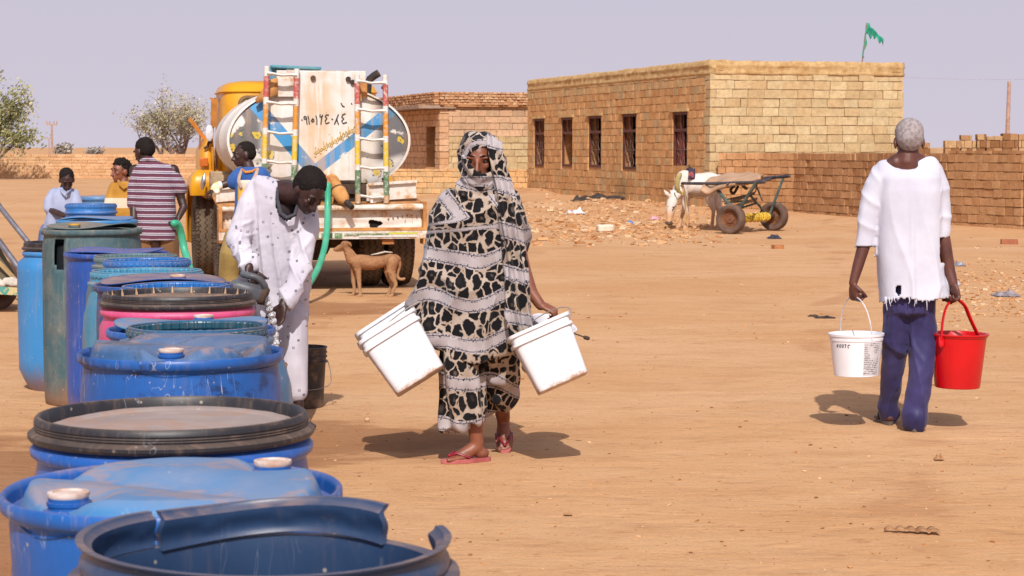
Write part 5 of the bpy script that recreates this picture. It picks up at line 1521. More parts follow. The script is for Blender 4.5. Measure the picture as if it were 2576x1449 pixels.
def facecut(p):
    if p[1] > D - .03: return False
    px, py = pxz(p)
    top = 371 + ((px - 1222) / 50.) ** 2 * (26 if px < 1222 else 60)
    left = 1172 + max(0, (py - 392)) * .72
    return py > top and px > left and px < 1240 + (py - 400) * .10 and py < 438 - abs(px - 1212) * .06
def hband(p):
    px, py = pxz(p); x = (px - 1208) / 42.; y = (py - 400) / 42.
    if py < 440: return .205 * 4 + (math.hypot(x * .95, y * .9) - .80) * .24 + .205 * .045
    return .205 * 4 + (py - 440) / 513. * 1.25 - .03 + (x * x) * .02 
me = fuse_mesh(m, .006, 3); displace(me, scarf); vattr(me, 'band', hband)
bm = bmesh.new(); bm.from_mesh(me); bmesh.ops.delete(bm, geom=[v for v in bm.verts if facecut(v.co)], context='VERTS'); bm.to_mesh(me); bm.free()
o = setmesh(me, 'head_scarf', LEO, wo, angle=180); md = o.modifiers.new('solid', 'SOLIDIFY'); md.thickness = .006; md.offset = -1
# dark inside edge band over the nose and mouth
m = MB(); m.tube([W(1166, 394, D - .10), W(1178, 418, D - .135), W(1193, 437, D - .158), W(1212, 446, D - .163), W(1232, 442, D - .13), W(1248, 430, D - .08)], [.012, .016, .019, .020, .018, .012], 12, flat=.9)
m.tube([W(1172, 412, D - .10), W(1188, 438, D - .14), W(1208, 452, D - .15), W(1232, 448, D - .12), W(1250, 436, D - .07)], [.012, .02, .024, .02, .012], 12)
m.tube([W(1170, 436, D - .09), W(1188, 458, D - .125), W(1210, 470, D - .135), W(1236, 464, D - .11), W(1256, 450, D - .06)], [.014, .022, .026, .022, .012], 12)
build_cloth(m, 'face_veil', LEO, wo, .006, 3, None, lambda p: .205 * 4 + (pxz(p)[1] - 447) / 513. * 1.5 + .012)
# end of the cloth hanging from the head over her left shoulder
m = MB()
def strip(path, wid, th=.022):
    rs = []
    for (px, py, dd), w1 in zip(path, wid):
        c = W(px, py, D + dd); rs.append(ovalring(c, w1, th, 24, 2.6, rot=.25))
    m.rings(rs)
strip([(1232, 340, -.09), (1246, 372, -.125), (1252, 410, -.13), (1262, 450, -.13), (1272, 490, -.15), (1282, 540, -.165), (1292, 620, -.18), (1300, 700, -.185), (1306, 780, -.19), (1308, 850, -.19), (1306, 880, -.185)],
      [.022, .034, .040, .046, .052, .056, .060, .062, .060, .055, .045], .030)
def stripfold(p, n):
    px, py = pxz(p); return .018 * (1 - 2 * abs(math.sin((px - 1232 - (py - 340) * .16) / 513. * 62 + noise.noise(V((0, 0, p[2] * 3))) * 2))) * (1 if n[1] < 0 else 0) + .004 * noise.noise(V(p) * 22)
build_cloth(m, 'cloth_end', LEO, wo, .007, 2, stripfold, lambda p: p[2] * 1.0 + .07 + .02 * noise.noise(V(p) * 6) + .3 * (p[0] - ox))
PINKR = simple('pinkish_red_rubber', srgb(200, 116, 112, .8), .6, c2=srgb(170, 84, 84, .8)); REDP = simple('red_strap', srgb(150, 30, 50, .8), .35)
sandal(wo, V((ankF.x, ankF.y, .085)), (-.93, -.36, 0), mat=PINKR, strapm=REDP)
sandal(wo, ankB, bd, bu, mat=PINKR, strapm=REDP)

# pails
WHITEP = NT('white_pail_plastic', .42, 0, .4)
c = WHITEP.mix(WHITEP.ramp(WHITEP.noise(5, 4), .3, .8), srgb(236, 236, 242, .86), srgb(224, 220, 224, .84))
h = WHITEP.attr('hh')
f = WHITEP.ramp(WHITEP.m2('ADD', h, WHITEP.m2('MULTIPLY', WHITEP.noise(28, 6, rough=.75), .34)), .25, .13)
c = WHITEP.mix(WHITEP.m2('MULTIPLY', f, .9), c, srgb(176, 124, 74, .8))
c = WHITEP.mix(WHITEP.m2('MULTIPLY', WHITEP.ramp(WHITEP.noise(60, 5, rough=.8), .60, .66), WHITEP.ramp(h, .42, .05, 0, .9)), c, srgb(120, 66, 40, .8))
c = WHITEP.mix(WHITEP.ramp(WHITEP.noise(46, 3), .72, .76, 0, .5), c, srgb(150, 130, 110, .8))
WHITEP.col(c); WHITEP = WHITEP.m
WIRE = simple('wire_handle', srgb(150, 140, 136), .5, metal=.5)
def pail(label, top, bot, wt, dt, wb, db, side, p=8, band=((.03, .012), (.20, .012)), cat='bucket', mat=None, group=None, handle=None, nm='bucket', lid=False, wall=.004):
    """top/bot: centres of rim and base; side: direction of the wide side"""
    mat = mat or WHITEP
    top = V(top); bot = V(bot); ax = (top - bot); H = ax.length; ax.normalize()
    x = V(side); x = (x - ax * x.dot(ax)).normalized(); y = ax.cross(x)
    T = thing(nm, label, cat, bot, group=group)
    n = 56
    def rg_(h, w_, d_, pp=p):
        out = []
        for j in range(n):
            a = 2 * math.pi * j / n; c_, s_ = math.cos(a), math.sin(a)
            out.append(bot + ax * h * H + x * (w_ * math.copysign(abs(c_) ** (2 / pp), c_)) + y * (d_ * math.copysign(abs(s_) ** (2 / pp), s_)))
        return out
    def wd(h): return wb + (wt - wb) * h, db + (dt - db) * h
    hs = [(0, .97), (.012, 1), (.1, 1), (.3, 1), (.5, 1), (.7, 1)]
    seq = [(0, -.1)] ; rs = []; hv = []
    for h, k in hs: w_, d_ = wd(h); rs.append(rg_(h, w_ * k, d_ * k)); hv.append(h)
    for (hh, o_) in ((1 - band[1][0], 0), (1 - band[1][0] + .005, band[1][1]), (1 - band[1][0] + .05, band[1][1]), (1 - band[1][0] + .055, .002), (1 - band[0][0] - .03, .002), (1 - band[0][0] - .02, band[0][1]), (1.0, band[0][1]), (1.0, 0), (.98, -wall)):
        w_, d_ = wd(hh); rs.append(rg_(hh, w_ + o_, d_ + o_)); hv.append(hh)
    for h in (.8, .4, .05): w_, d_ = wd(h); rs.append(rg_(h, w_ - wall, d_ - wall)); hv.append(h + .3)
    m = MB(); m.rings(rs, cap=False)
    m.f.append(tuple(range(n - 1, -1, -1))); m.mi.append(0)
    k = (len(rs) - 1) * n; m.f.append(tuple(k + j for j in range(n))); m.mi.append(0)
    me = m.mesh('pail_body'); at = me.attributes.new('hh', 'FLOAT', 'POINT'); at.data.foreach_set('value', [v for v in hv for j in range(n)])
    setmesh(me, 'pail_body', mat, T, 35)
    if lid:
        m = MB(); m.rings([rg_(1.02, wt * 1.03, dt * 1.03), rg_(1.05, wt * 1.05, dt * 1.05), rg_(1.10, wt * 1.05, dt * 1.05), rg_(1.11, wt * .98, dt * .98)]); build(m, 'pail_lid', mat, T, angle=35)
    if handle:
        col, r, apex, w2 = handle
        a = bot + ax * .9 * H + x * (wt + .004); b = bot + ax * .9 * H - x * (wt + .004); apex = V(apex)
        if w2: a = bot + ax * .9 * H + V(w2) * (wt + .004); b = bot + ax * .9 * H - V(w2) * (wt + .004)
        pts = []
        for k in range(17):
            s_ = k / 16; lat = (a - b); q = b.lerp(a, (1 - math.cos(math.pi * s_)) / 2); q = q + (apex - (a + b) / 2) * math.sin(math.pi * s_) ** .9; pts.append(q)
        m = MB(); m.tube(pts, r, 8, False); build(m, 'handle', col, T)
    return T, (bot, ax, x, y, H)
PG = 'white square pails carried by the woman'
pail('white square pail hanging tilted from the hand behind the cloth, left of the woman', W(972, 824, 9.79), W(1058, 960, 9.745), .152, .135, .132, .115, (1, .15, .6), group=None, handle=(WIRE, .0028, W(1030, 772, 9.78), None))
pail('second white pail nested behind the left pail, only its rim edge showing', W(962, 804, 10.06), W(1050, 938, 10.01), .148, .12, .130, .110, (1, .15, .6), handle=(WIRE, .0028, W(1032, 776, 9.98), None))
pail('white square pail with a dirty bottom edge held in her bare hand on the right', W(1352, 822, 9.765), W(1416, 966, 9.715), .150, .135, .128, .115, (1, .1, .47), handle=(WIRE, .0028, W(1384, 782, 9.80), None))
LBL = simple('red_label', srgb(214, 120, 128, .85), .6, c2=srgb(236, 214, 210, .9), ns=26)
Tr, fr_ = pail('round white pail with a red label behind the square pail on the right', W(1395, 812, 10.12), W(1356, 938, 10.18), .112, .112, .094, .094, (1, 0, .15), p=2, handle=None, band=((.02, .006), (.12, .004)))
bot_, ax_, x_, y_, H_ = fr_
m = MB(); rs = []
for hh, r_ in ((.70, .1085), (.88, .1135)):
    rs.append([bot_ + ax_ * hh * H_ + (x_ * math.cos(a) + y_ * math.sin(a)) * (r_) for a in [R(-75 + 100 * k / 20) for k in range(21)]])
m.rings(rs, cap=False, closed=False); build(m, 'label', LBL, Tr)
m = MB(); m.tube([W(1436, 836, 10.05), W(1456, 843, 10.02), W(1476, 850, 10.0)], .0035, 6); m.tube([W(1472, 849, 10.0), W(1479, 851, 10.0)], .010, 8); build(m, 'handle', BLACKM, Tr)

# ================================================================ old man, back view
D = 11.06
om = person('old grey-haired man in torn white shirt walking away with two buckets', (W(2270, 1080, D).x, D, 0))
hc_ = W(2286, 354, D - .02); HM = frame((.02, 1, -.28), (0, .25, 1))
sk = MB(); head(sk, hc_, HM, 1.0)
sk.tube([hc_ + V((0, .0, -.05)), W(2282, 402, D - .03), W(2280, 425, D)], [.056, .060, .09], 14)
sk.tube([W(2222, 436, D), W(2348, 434, D)], [.036, .036], 12); sk.tube([W(2222, 420, D - .02), W(2248, 412, D - .02), W(2285, 398, D - .01), W(2318, 402, D)], [.020, .045, .058, .03], 12)
sk.tube([W(2282, 430, D), W(2284, 560, D), W(2286, 730, D), W(2286, 770, D)], [.07, .08, .08, .07], 18, flat=.7)
aL = [W(2222, 440, D), W(2188, 560, D), W(2173, 618, D), W(2158, 670, D - .01), W(2146, 712, D - .02)]
aR = [W(2348, 440, D), W(2366, 555, D), W(2376, 620, D), W(2388, 680, D - .01), W(2398, 712, D - .03)]
sk.tube(aL, [.036, .034, .036, .031, .024], 12); sk.tube(aR, [.036, .036, .040, .033, .026], 12)
hand(sk, aL[-1], (.05, -.05, -1), (.9, .45, 0), 1, 1.2, 1.0, thumb=.9); hand(sk, aR[-1], (.2, -.1, -1), (-.8, -.3, .1), 1, 1.2, 1.05, thumb=.9)
for pts, rr in (([W(2256, 760, D), W(2252, 850, D + .03), W(2244, 930, D + .12), W(2236, 1044, D + .24)], [.05, .04, .035, .030]), ([W(2316, 760, D), W(2319, 850, D), W(2316, 930, D - .03), W(2299, 1062, D - .05)], [.05, .04, .035, .030])):
    sk.tube(pts, rr, 14)
aA = V((W(2236, 1050, D + .2).x, D + .24, .085)); aB = V((W(2298, 1075, D - .03).x, D - .03, .085))
foot(sk, aA, (-.05, 1, 0)); foot(sk, aB, (.12, 1, 0), side=-1)
fused(sk, 'body', SK_OLD, om, .0065, 3)
hair(om, hc_, HM, 1.0, GHAIR, .99, rough=.0006)
WSH = cloth('white_shirt_cloth', srgb(222, 224, 240, .80), srgb(208, 208, 226, .78), bump=.2)
m = MB()
loft(m, [(422, 2234, 2350, .06), (428, 2218, 2360, .095), (446, 2206, 2368, .118), (480, 2205, 2370, .130), (560, 2204, 2368, .138), (640, 2204, 2368, .142), (700, 2208, 2374, .150), (748, 2212, 2384, .158), (775, 2212, 2384, .158)], D, 36, 2.7)
m.tube([W(2230, 432, D), W(2208, 470, D), W(2190, 530, D), W(2180, 590, D), W(2174, 640, D)], [.068, .070, .062, .052, .050], 16, flat=1.1)
m.tube([W(2340, 430, D), W(2354, 465, D), W(2366, 520, D), W(2370, 584, D)], [.070, .070, .060, .052], 16)
m.tube([W(2222, 432, D), W(2252, 440, D), W(2292, 434, D), W(2340, 412, D)], [.05, .07, .075, .045], 12)
m.tube([W(2376, 712, D + .02), W(2400, 712, D + .05), W(2412, 716, D + .06)], [.05, .035, .012], 10)
def shfold(p, n):
    x = p[0] - om.location.x; z = p[2]; w_ = noise.noise(V((p[0] * 3, p[1] * 3, z * 1.5)))
    def crease(s_): return (1 - abs(math.sin(s_))) ** 2
    low = min(1, max(0, (1.30 - z) * 3))
    r = .012 * (crease(x * 16 + w_ * 3.5 + z * .8) - .3) * (.15 + .85 * low)
    r += .010 * (crease(x * 7 - z * 5.5 + w_ * 3) - .3) * low * (1 if x > 0 else .4)
    r += .010 * math.exp(-((x - .01 - (1.2 - z) * .02) / .014) ** 2) * min(1, max(0, (1.35 - z) * 4))
    arm = 1 if abs(x - .01) > .165 else 0
    r += arm * .008 * (crease(z * 22 + x * 12 + w_ * 3) - .3)
    return r + .003 * noise.noise(V((p[0] * 12, p[1] * 12, z * 5)))
def shcut(p):
    px = CX + p[0] * FPX / p[1]; py = HZ - (p[2] - HC) * FPX / p[1]
    if py < 600: return False
    if px < 2200 and py > 622: return True
    if px > 2345 and 572 < py < 660 and px > 2346: return py > 572 and px > 2369 - 22 and abs(px - 2370) < 30 and p[0] > om.location.x + .175
    hem = 756 + 4 * math.sin(px * .06) + 6 * noise.noise(V((px * .07, 3, 0))) + 4 * noise.noise(V((px * .22, p[1] * 4, 0)))
    hole = ((px - 2263) / 5.) ** 2 + ((py - 730) / 9.) ** 2 < 1 + .5 * math.sin(py * .9 + px) and p[1] < D
    return (py > hem and px < 2392) or hole
fused(m, 'shirt', WSH, om, .008, 4, disp=shfold, cut=shcut, solid=.006)
m = MB(); rg = random.Random(8)
for i in range(11):
    px = rg.choice((2236, 2300, 2352)) + rg.gauss(0, 12); p0 = W(px, 748, D - .155 + .02 * abs(px - 2300) / 80); ln = rg.choice((10, 14, 20, 30)); 
    m.tube([p0, W(px + rg.uniform(-3, 3), 750 + ln * .5, p0.y - .005), W(px + rg.uniform(-5, 5), 750 + ln, p0.y)], [.0035, .0025, .0015], 5)
build(m, 'torn_threads', WSH, om)
TRS = cloth('purple_blue_trousers', srgb(70, 66, 116, .8), srgb(50, 46, 88, .8), rough=.45, bump=.15); 
m = MB()
m.rings([ovalring((W(2284, y, D).x, D, W(2284, y, D).z), rx, ry, 30, 2.4) for (y, rx, ry) in ((715, .12, .10), (760, .132, .115), (785, .120, .11), (792, .10, .09))])
m.tube([W(2256, 760, D), W(2252, 850, D + .03), W(2244, 930, D + .12), W(2238, 1000, D + .20), W(2236, 1044, D + .25)], [.078, .072, .064, .060, .060], 18)
m.tube([W(2316, 760, D), W(2319, 850, D), W(2318, 930, D - .03), W(2309, 1010, D - .05), W(2301, 1062, D - .05)], [.080, .076, .070, .067, .067], 18)
def trfold(p, n):
    z = p[2]; w_ = noise.noise(V((p[0] * 4, p[1] * 4, z * 2)))
    return .010 * ((1 - abs(math.sin(p[0] * 24 + z * 3 + w_ * 4))) ** 2 - .3) + .008 * ((1 - abs(math.sin(z * 13 + p[0] * 16 + w_ * 4))) ** 2) * math.exp(-((z - .48) / .14) ** 2) + .009 * math.sin(z * 38 + w_ * 6) * math.exp(-((z - .10) / .07) ** 2) + .004 * noise.noise(V(p) * 20)
fused(m, 'trousers', TRS, om, .009, 2, disp=trfold)
SOLE = simple('grey_sandal', srgb(110, 96, 88, .8), .8)
sandal(om, aA, (-.05, 1, 0), mat=SOLE); sandal(om, aB, (.12, 1, 0), mat=SOLE)
# his buckets
Tw, (bt, ax_, x_, y_, H_) = pail('round white bucket with a printed label and wire handle in his left hand', W(2154, 838, D - .02), W(2154, 944, D - .02), .146, .146, .120, .120, (1, .0, 0), p=2,
     band=((.03, .006), (.16, .003)), handle=(simple('white_wire', srgb(230, 226, 230, .85), .5), .0036, W(2149, 746, D - .03), (.42, -.9, 0)), mat=simple('white_bucket_plastic', srgb(238, 238, 246, .92), .4, c2=srgb(228, 228, 236, .9)))
m = MB(); m.cur = (1, 1, 1, 1)
def onb(a, h): r_ = .120 + (.146 - .120) * h + .0015; return bt + V((math.sin(R(a)) * r_, -math.cos(R(a)) * r_, h * H_))
m.grid(lambda u, v: onb(8 + 44 * u, .06 + .76 * v), 14, 4)
t = NT('printed_label', .6); P_ = t.sep()
lines = t.m2('MULTIPLY', t.m2('GREATER_THAN', t.m2('SINE', t.m2('MULTIPLY', P_[2], 620.0)), .1), t.ramp(t.noise(95, 3, vec=t.mapv((1.6, 1.6, .7))), .42, .5))
t.col(t.mix(t.m2('MULTIPLY', lines, t.ramp(t.noise(14, 2), .36, .5)), srgb(214, 212, 218, .85), srgb(96, 92, 96, .7))); build(m, 'label', t.m, Tw)
m = MB()
for k, pts in enumerate(([(0, 0), (0, 1), (.6, 0), (.6, 1)], [(.5, 0), (.1, .3), (.1, .8), (.5, 1), (.8, .8), (.8, .3), (.5, 0)], [(.1, 1), (.1, .2), (.4, 0), (.7, .2), (.7, 1)], [(0, 1), (.7, 1), (.35, 1), (.35, 0)], [(.5, 0), (.1, .3), (.1, .8), (.5, 1), (.8, .8)])):
    m.tube([onb(-58 + k * 7 + 5.5 * (a + .2 * b), .70 + .075 * b) for a, b in pts], .0022, 5)
build(m, 'lettering', simple('black_print', srgb(50, 48, 52), .6), Tw)
RED = NT('red_bucket_plastic', .32, 0, .5); RED.col(RED.mix(RED.ramp(RED.noise(4, 3), .3, .8), srgb(214, 16, 26, .85), srgb(190, 12, 22, .85))); RED = RED.m
Tb, (bt, ax_, x_, y_, H_) = pail('bright red plastic bucket with arched red handle in his right hand', W(2412, 838, D), W(2408, 974, D), .152, .152, .122, .122, (1, 0, 0), p=2,
     band=((.004, .012), (.06, .006)), mat=RED)
m = MB(); a = bt + V((-.115, -.11, H_ * .93)); b = bt + V((.112, .02, H_ * .97)); ap = W(2402, 752, D - .04)
m.tube(smoothpath([a, W(2372, 806, D - .09), W(2382, 770, D - .06), ap, W(2426, 768, D - .03), W(2440, 800, D), b], 6), .0125, 12, flat=.55); m.tube([a + V((0, .01, .0)), a + V((0, 0, -.035))], .016, 8); build(m, 'handle', RED, Tb)
m = MB()
for k in range(8):
    a_ = 2 * math.pi * k / 8 + .3; q = V((math.cos(a_), math.sin(a_), 0)); m.bar(bt + q * .1225 + V((0, 0, .02)), bt + q * .1455 + V((0, 0, H_ * .82)), .006, .004, q)
build(m, 'body_ribs', RED, Tb)
# ================================================================ man in the white printed tunic, pouring
D = 11.3
S_ = FPX / D
wm = person('man in printed white tunic bending to pour from a grey jerrycan', (W(700, 1050, D).x, D, 0))
hc_ = W(779, 480, D - .20); HM = frame((.42, -.60, -.68), (.46, -.42, .72)); HS = 1.02
sk = MB(); head(sk, hc_, HM, HS)
sk.tube([W(690, 490, D - .02), W(715, 486, D - .06), W(748, 488, D - .12), hc_ + HM @ V((0, -.03, -.05))], [.085, .070, .060, .055], 14)
sk.tube([W(700, 500, D + .0), W(694, 560, D + .04), W(690, 680, D + .1), W(690, 770, D + .1), W(712, 800, D + .05)], [.07, .08, .08, .08, .06], 16)
aL = [W(644, 500, D - .01), W(606, 596, D - .12), W(618, 655, D - .28), W(626, 672, D - .34)]
aR = [W(762, 545, D - .01), W(762, 650, D - .10), W(728, 735, D - .25), W(712, 768, D - .30)]
sk.tube([W(700, 500, D)] + aL, [.05, .036, .032, .032, .028], 12); sk.tube([W(710, 520, D)] + aR, [.05, .034, .032, .032, .026], 12)
hand(sk, W(624, 668, D - .34), (.25, -.1, -.9), (.8, -.3, .1), -1, 1.25, 1.12, thumb=.8)
hand(sk, W(713, 762, D - .30), (-.22, -.1, -1), (-.6, -.6, .1), 1, .45, 1.08, thumb=.3)
fA = V((W(752, 1050, D - .1).x, D - .1, .085)); fB = V((W(706, 1040, D + .15).x, D + .2, .085))
sk.tube([W(728, 800, D - .02), W(734, 860, D - .05), W(738, 920, D - .07), V((fA.x, fA.y, .12))], [.05, .04, .036, .030], 12)
sk.tube([W(690, 800, D + .1), W(694, 870, D + .12), W(700, 940, D + .15), V((fB.x, fB.y, .12))], [.05, .04, .036, .030], 12)
foot(sk, fA, (.5, -1, 0)); foot(sk, fB, (-.3, -1, 0))
fused(sk, 'body', SK_DARK, wm, .0065, 3)
hair(wm, hc_, HM, 1.04, HAIRM, 1.02, rough=.004)
eyes(wm, hc_, HM, HS)
def printfn(t, col):
    v = t.mapv((1, .35, 1)); v = t.vadd(v, t.noise(3, 2, col=True))
    def squares(sc, th, r0, r1, off):
        vv = t.mapv((1, .0, 1), loc=off); dd = t.vor(sc, vv, metric='CHEBYCHEV'); cc = t.sep(t.vor(sc, vv, metric='CHEBYCHEV', out='Color'))[0]
        return t.m2('MULTIPLY', t.m2('MULTIPLY', t.m2('GREATER_THAN', dd, r0), t.m2('LESS_THAN', dd, r1)), t.m2('GREATER_THAN', cc, th))
    a = squares(36, .48, .11, .23, (0, 0, 0)); b = squares(24, .6, .0, .05, (.4, 0, .2))
    cluster = t.ramp(t.noise(13, 1, vec=t.mapv((1, 0, 1))), .48, .51)
    f = t.m2('MAXIMUM', t.m2('MULTIPLY', a, cluster), t.m2('MULTIPLY', b, .6))
    return t.mix(t.m2('MULTIPLY', f, .85), col, srgb(96, 88, 100, .8))
TUN = cloth('printed_white_tunic', srgb(224, 220, 232, .80), srgb(206, 200, 214, .78), fn=printfn, bump=.3)
m = MB()
def trow(rows, p=2.2):
    rs = []
    for (cx, cy, hw, dh, off, tilt) in rows:
        c = W(cx, cy, D + off); r_ = []
        for j in range(36):
            a = 2 * math.pi * j / 36; x = hw / S_ * math.copysign(abs(math.cos(a)) ** (2 / p), math.cos(a)); y = dh * math.copysign(abs(math.sin(a)) ** (2 / p), math.sin(a))
            r_.append(c + V((x * math.cos(tilt), y, -x * math.sin(tilt) - y * .15)))
        rs.append(r_)
    m.rings(rs)
trow([(693, 452, 22, .07, .04, .35), (697, 464, 55, .12, .03, .40), (705, 490, 78, .155, .02, .42), (708, 530, 86, .17, .02, .36), (704, 580, 84, .175, .03, .2), (698, 640, 84, .18, .06, .1), (692, 700, 88, .185, .08, .0), (690, 750, 90, .19, .1, 0), (694, 800, 86, .19, .1, 0), (700, 842, 76, .18, .1, 0)])
m.tube([W(652, 478, D), W(630, 520, D - .04), W(606, 580, D - .10), W(600, 604, D - .13)], [.075, .074, .070, .068], 16)
m.tube([W(600, 604, D - .13), W(608, 630, D - .22), W(620, 655, D - .28), W(624, 668, D - .31)], [.068, .062, .055, .052], 16)
m.tube([W(770, 520, D + .01), W(772, 580, D - .05), W(762, 650, D - .10)], [.064, .064, .060], 16)
m.tube([W(762, 650, D - .10), W(748, 700, D - .17), W(734, 738, D - .23), W(728, 752, D - .25)], [.060, .060, .062, .064], 16)
def tf(p, n):
    px, py = CX + p[0] * FPX / p[1], HZ - (p[2] - HC) * FPX / p[1]
    w_ = noise.noise(V((p[0] * 3, p[1] * 3, p[2] * 1.6)))
    def crease(s_): return (1 - abs(math.sin(s_))) ** 2
    r = .020 * (crease((px - 640 - (py - 460) * .10) * .075 + w_ * 3) - .3) * min(1, max(0, (py - 490) / 120))
    r += .014 * (crease(py * .085 + px * .05 + w_ * 3) - .3) * math.exp(-((px - 610) / 28) ** 2) * (1 if 550 < py < 690 else .2)
    r += .012 * (crease((px + py) * .06 + w_ * 3) - .3) * math.exp(-((px - 760) / 26) ** 2)
    return r + .005 * noise.noise(V((p[0] * 14, p[1] * 14, p[2] * 6))) + .002 * noise.noise(V(p) * 30)
def tcut(p):
    px, py = CX + p[0] * FPX / p[1], HZ - (p[2] - HC) * FPX / p[1]
    # scooped neck opening on the front of the chest
    if p[1] < D - .02 and py < 560:
        ex = (px - 722) / 27.; ey = (py - 500) / 54.
        if ex * ex + ey * ey < 1: return True
    return py > 832 + 5 * math.sin(px * .07)
fused(m, 'tunic', TUN, wm, .008, 3, disp=tf, cut=tcut, solid=.008)
m = MB(); m.tube([W(699, 470, D - .10), W(697, 500, D - .15), W(706, 536, D - .185), W(722, 548, D - .20), W(742, 540, D - .19), W(750, 510, D - .16)], [.008, .010, .012, .012, .012, .008], 8); build(m, 'undershirt_edge', simple('dark_grey_cloth', srgb(70, 70, 78), .9), wm)
m = MB(); m.ell(W(718, 508, D + .0), (.085, .10, .13)); build(m, 'undershirt', simple('deep_grey_cloth', srgb(60, 50, 54), .9), wm)  # dark grey cloth filling the neck opening
m = MB()
m.tube([W(728, 800, D - .02), W(734, 860, D - .05), W(738, 920, D - .07), W(746, 985, D - .09)], [.105, .095, .085, .060], 18)
m.tube([W(690, 800, D + .1), W(694, 870, D + .12), W(700, 940, D + .15), W(704, 1000, D + .18)], [.105, .095, .085, .066], 18)
fused(m, 'trousers', TUN, wm, .009, 2, disp=foldfn(4, .012, 6, .4, .005))
sandal(wm, fA, (.5, -1, 0), mat=simple('tan_sandal', srgb(150, 106, 60, .8), .8)); sandal(wm, fB, (-.3, -1, 0), mat=simple('tan_sandal_b', srgb(150, 106, 60, .8), .8))
m = MB(); rg_p = W(628, 704, D - .40); m.lathe([(.010, -.003), (.0125, 0), (.010, .003)], rg_p, 14, closed_prof=True); build(m, 'ring', CHROME, wm)

# grey jerrycan and the water it pours
jc = thing('jerrycan', 'grey jerrycan tipped in the hand of the man in the white tunic', 'jerrycan', W(635, 720, D - .42))
GREYP = simple('grey_jerrycan_plastic', srgb(112, 116, 124, .7), .45, c2=srgb(84, 86, 94, .7), ns=6, dust=.2)
JD = D - .46
m = MB()
def jr(cx, cy, hw, hh, ang, d_=.0, n=24):
    c = W(cx, cy, JD + d_); out = []
    for j in range(n):
        a = 2 * math.pi * j / n; p = 3.2
        u = hw / S_ * math.copysign(abs(math.cos(a)) ** (2 / p), math.cos(a)); v = hh * math.copysign(abs(math.sin(a)) ** (2 / p), math.sin(a))
        out.append(c + V((u * math.sin(ang), v, u * math.cos(ang))))
    return out
m.rings([jr(576, 716, 8, .045, .6), jr(579, 717, 17, .065, .6), jr(600, 723, 20, .07, .5), jr(622, 732, 22, .07, .42), jr(640, 738, 22, .065, .35), jr(651, 742, 18, .05, .3), jr(660, 745, 17, .045, .3)])
build(m, 'can_body', GREYP, jc, angle=60)
m = MB(); m.tube(smoothpath([W(612, 690, JD), W(628, 694, JD - .03), W(648, 700, JD - .03), W(664, 716, JD - .02), W(668, 732, JD)], 6), [.019] * 25, 12); build(m, 'carry_handle', GREYP, jc)
m = MB(); m.rings([jr(655, 745, 20, .05, .35), jr(668, 746, 22, .052, .35), jr(672, 747, 18, .045, .35)], cap=False); build(m, 'spout', BLACKM, jc)
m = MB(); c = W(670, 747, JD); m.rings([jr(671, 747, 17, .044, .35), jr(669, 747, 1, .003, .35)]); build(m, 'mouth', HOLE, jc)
t = NT('pouring_water', .08, 0, .8); t.b.inputs['Transmission Weight'].default_value = .25; t.b.inputs['IOR'].default_value = 1.33
t.col(t.mix(t.ramp(t.noise(60, 4, vec=t.mapv((1, 1, .3))), .5, .66), srgb(238, 240, 248, .95), srgb(176, 172, 176, .8))); t.bump(t.noise(50, 4), 1.0, .02)
m = MB(); m.tube(smoothpath([W(668, 752, JD + .01), W(674, 768, JD + .02), W(682, 792, JD + .05), W(690, 820, JD + .08), W(694, 850, JD + .1), W(696, 880, JD + .1)], 8), [.022 - .008 * (k / 40) + .004 * math.sin(k * 1.3) for k in range(41)], 12)
me_o = build(m, 'water_stream', t.m); tag(me_o, 'stream of water pouring from the grey jerrycan', 'water')
m = MB(); rg = random.Random(5)
for k in range(14):
    f = k / 14.; p = W(672 + 26 * f + rg.gauss(0, 5), 765 + 100 * f, JD + .04 + rg.gauss(0, .02)); m.ell(p, (.003, .003, .005), None, 6, 4)
wd_ = build(m, 'water_drops', t.m); tag(wd_, 'splashing drops around the poured water', 'water', kind='stuff')
# orange bowl catching the water behind the drums
ob = thing('funnel', 'orange-brown plastic container catching the poured water, mostly hidden by drums', 'container', (W(668, 900, D - .35).x, D - .35, 0), local=True)
m = MB(); m.lathe([(0, 0), (.10, 0), (.105, .03), (.115, .36), (.12, .37), (.115, .38), (.10, .04), (0, .03)], n=40); build(m, 'container_body', simple('amber_plastic', srgb(190, 130, 70, .8), .5, dust=.2), ob)
# black bucket standing on the ground
bb = thing('bucket', 'black ribbed bucket on the sand behind the legs of the man in white', 'bucket', (W(762, 1000, 12.05).x, 12.05, 0), local=True)
m = MB(); pr = [(0, 0), (.118, 0), (.122, .01), (.128, .12), (.137, .26), (.139, .265), (.150, .27), (.150, .278), (.140, .282), (.140, .298), (.147, .30), (.147, .308), (.141, .311), (.141, .324), (.147, .326), (.147, .334), (.142, .336), (.143, .352), (.148, .356), (.147, .362), (.138, .362), (.134, .33), (.115, .02), (0, .02)]
m.lathe(pr, n=56); build(m, 'bucket_body', simple('dusty_black_plastic', srgb(40, 38, 42), .5, c2=srgb(60, 56, 58), ns=7, dust=.35), bb, angle=50)
m = MB(); m.tube(smoothpath([(.152, 0, .27), (.17, -.02, .20), (.165, -.04, .14), (.10, -.11, .12), (0, -.15, .12), (-.10, -.11, .14), (-.152, 0, .27)], 5), .003, 6); build(m, 'handle', WIRE, bb)

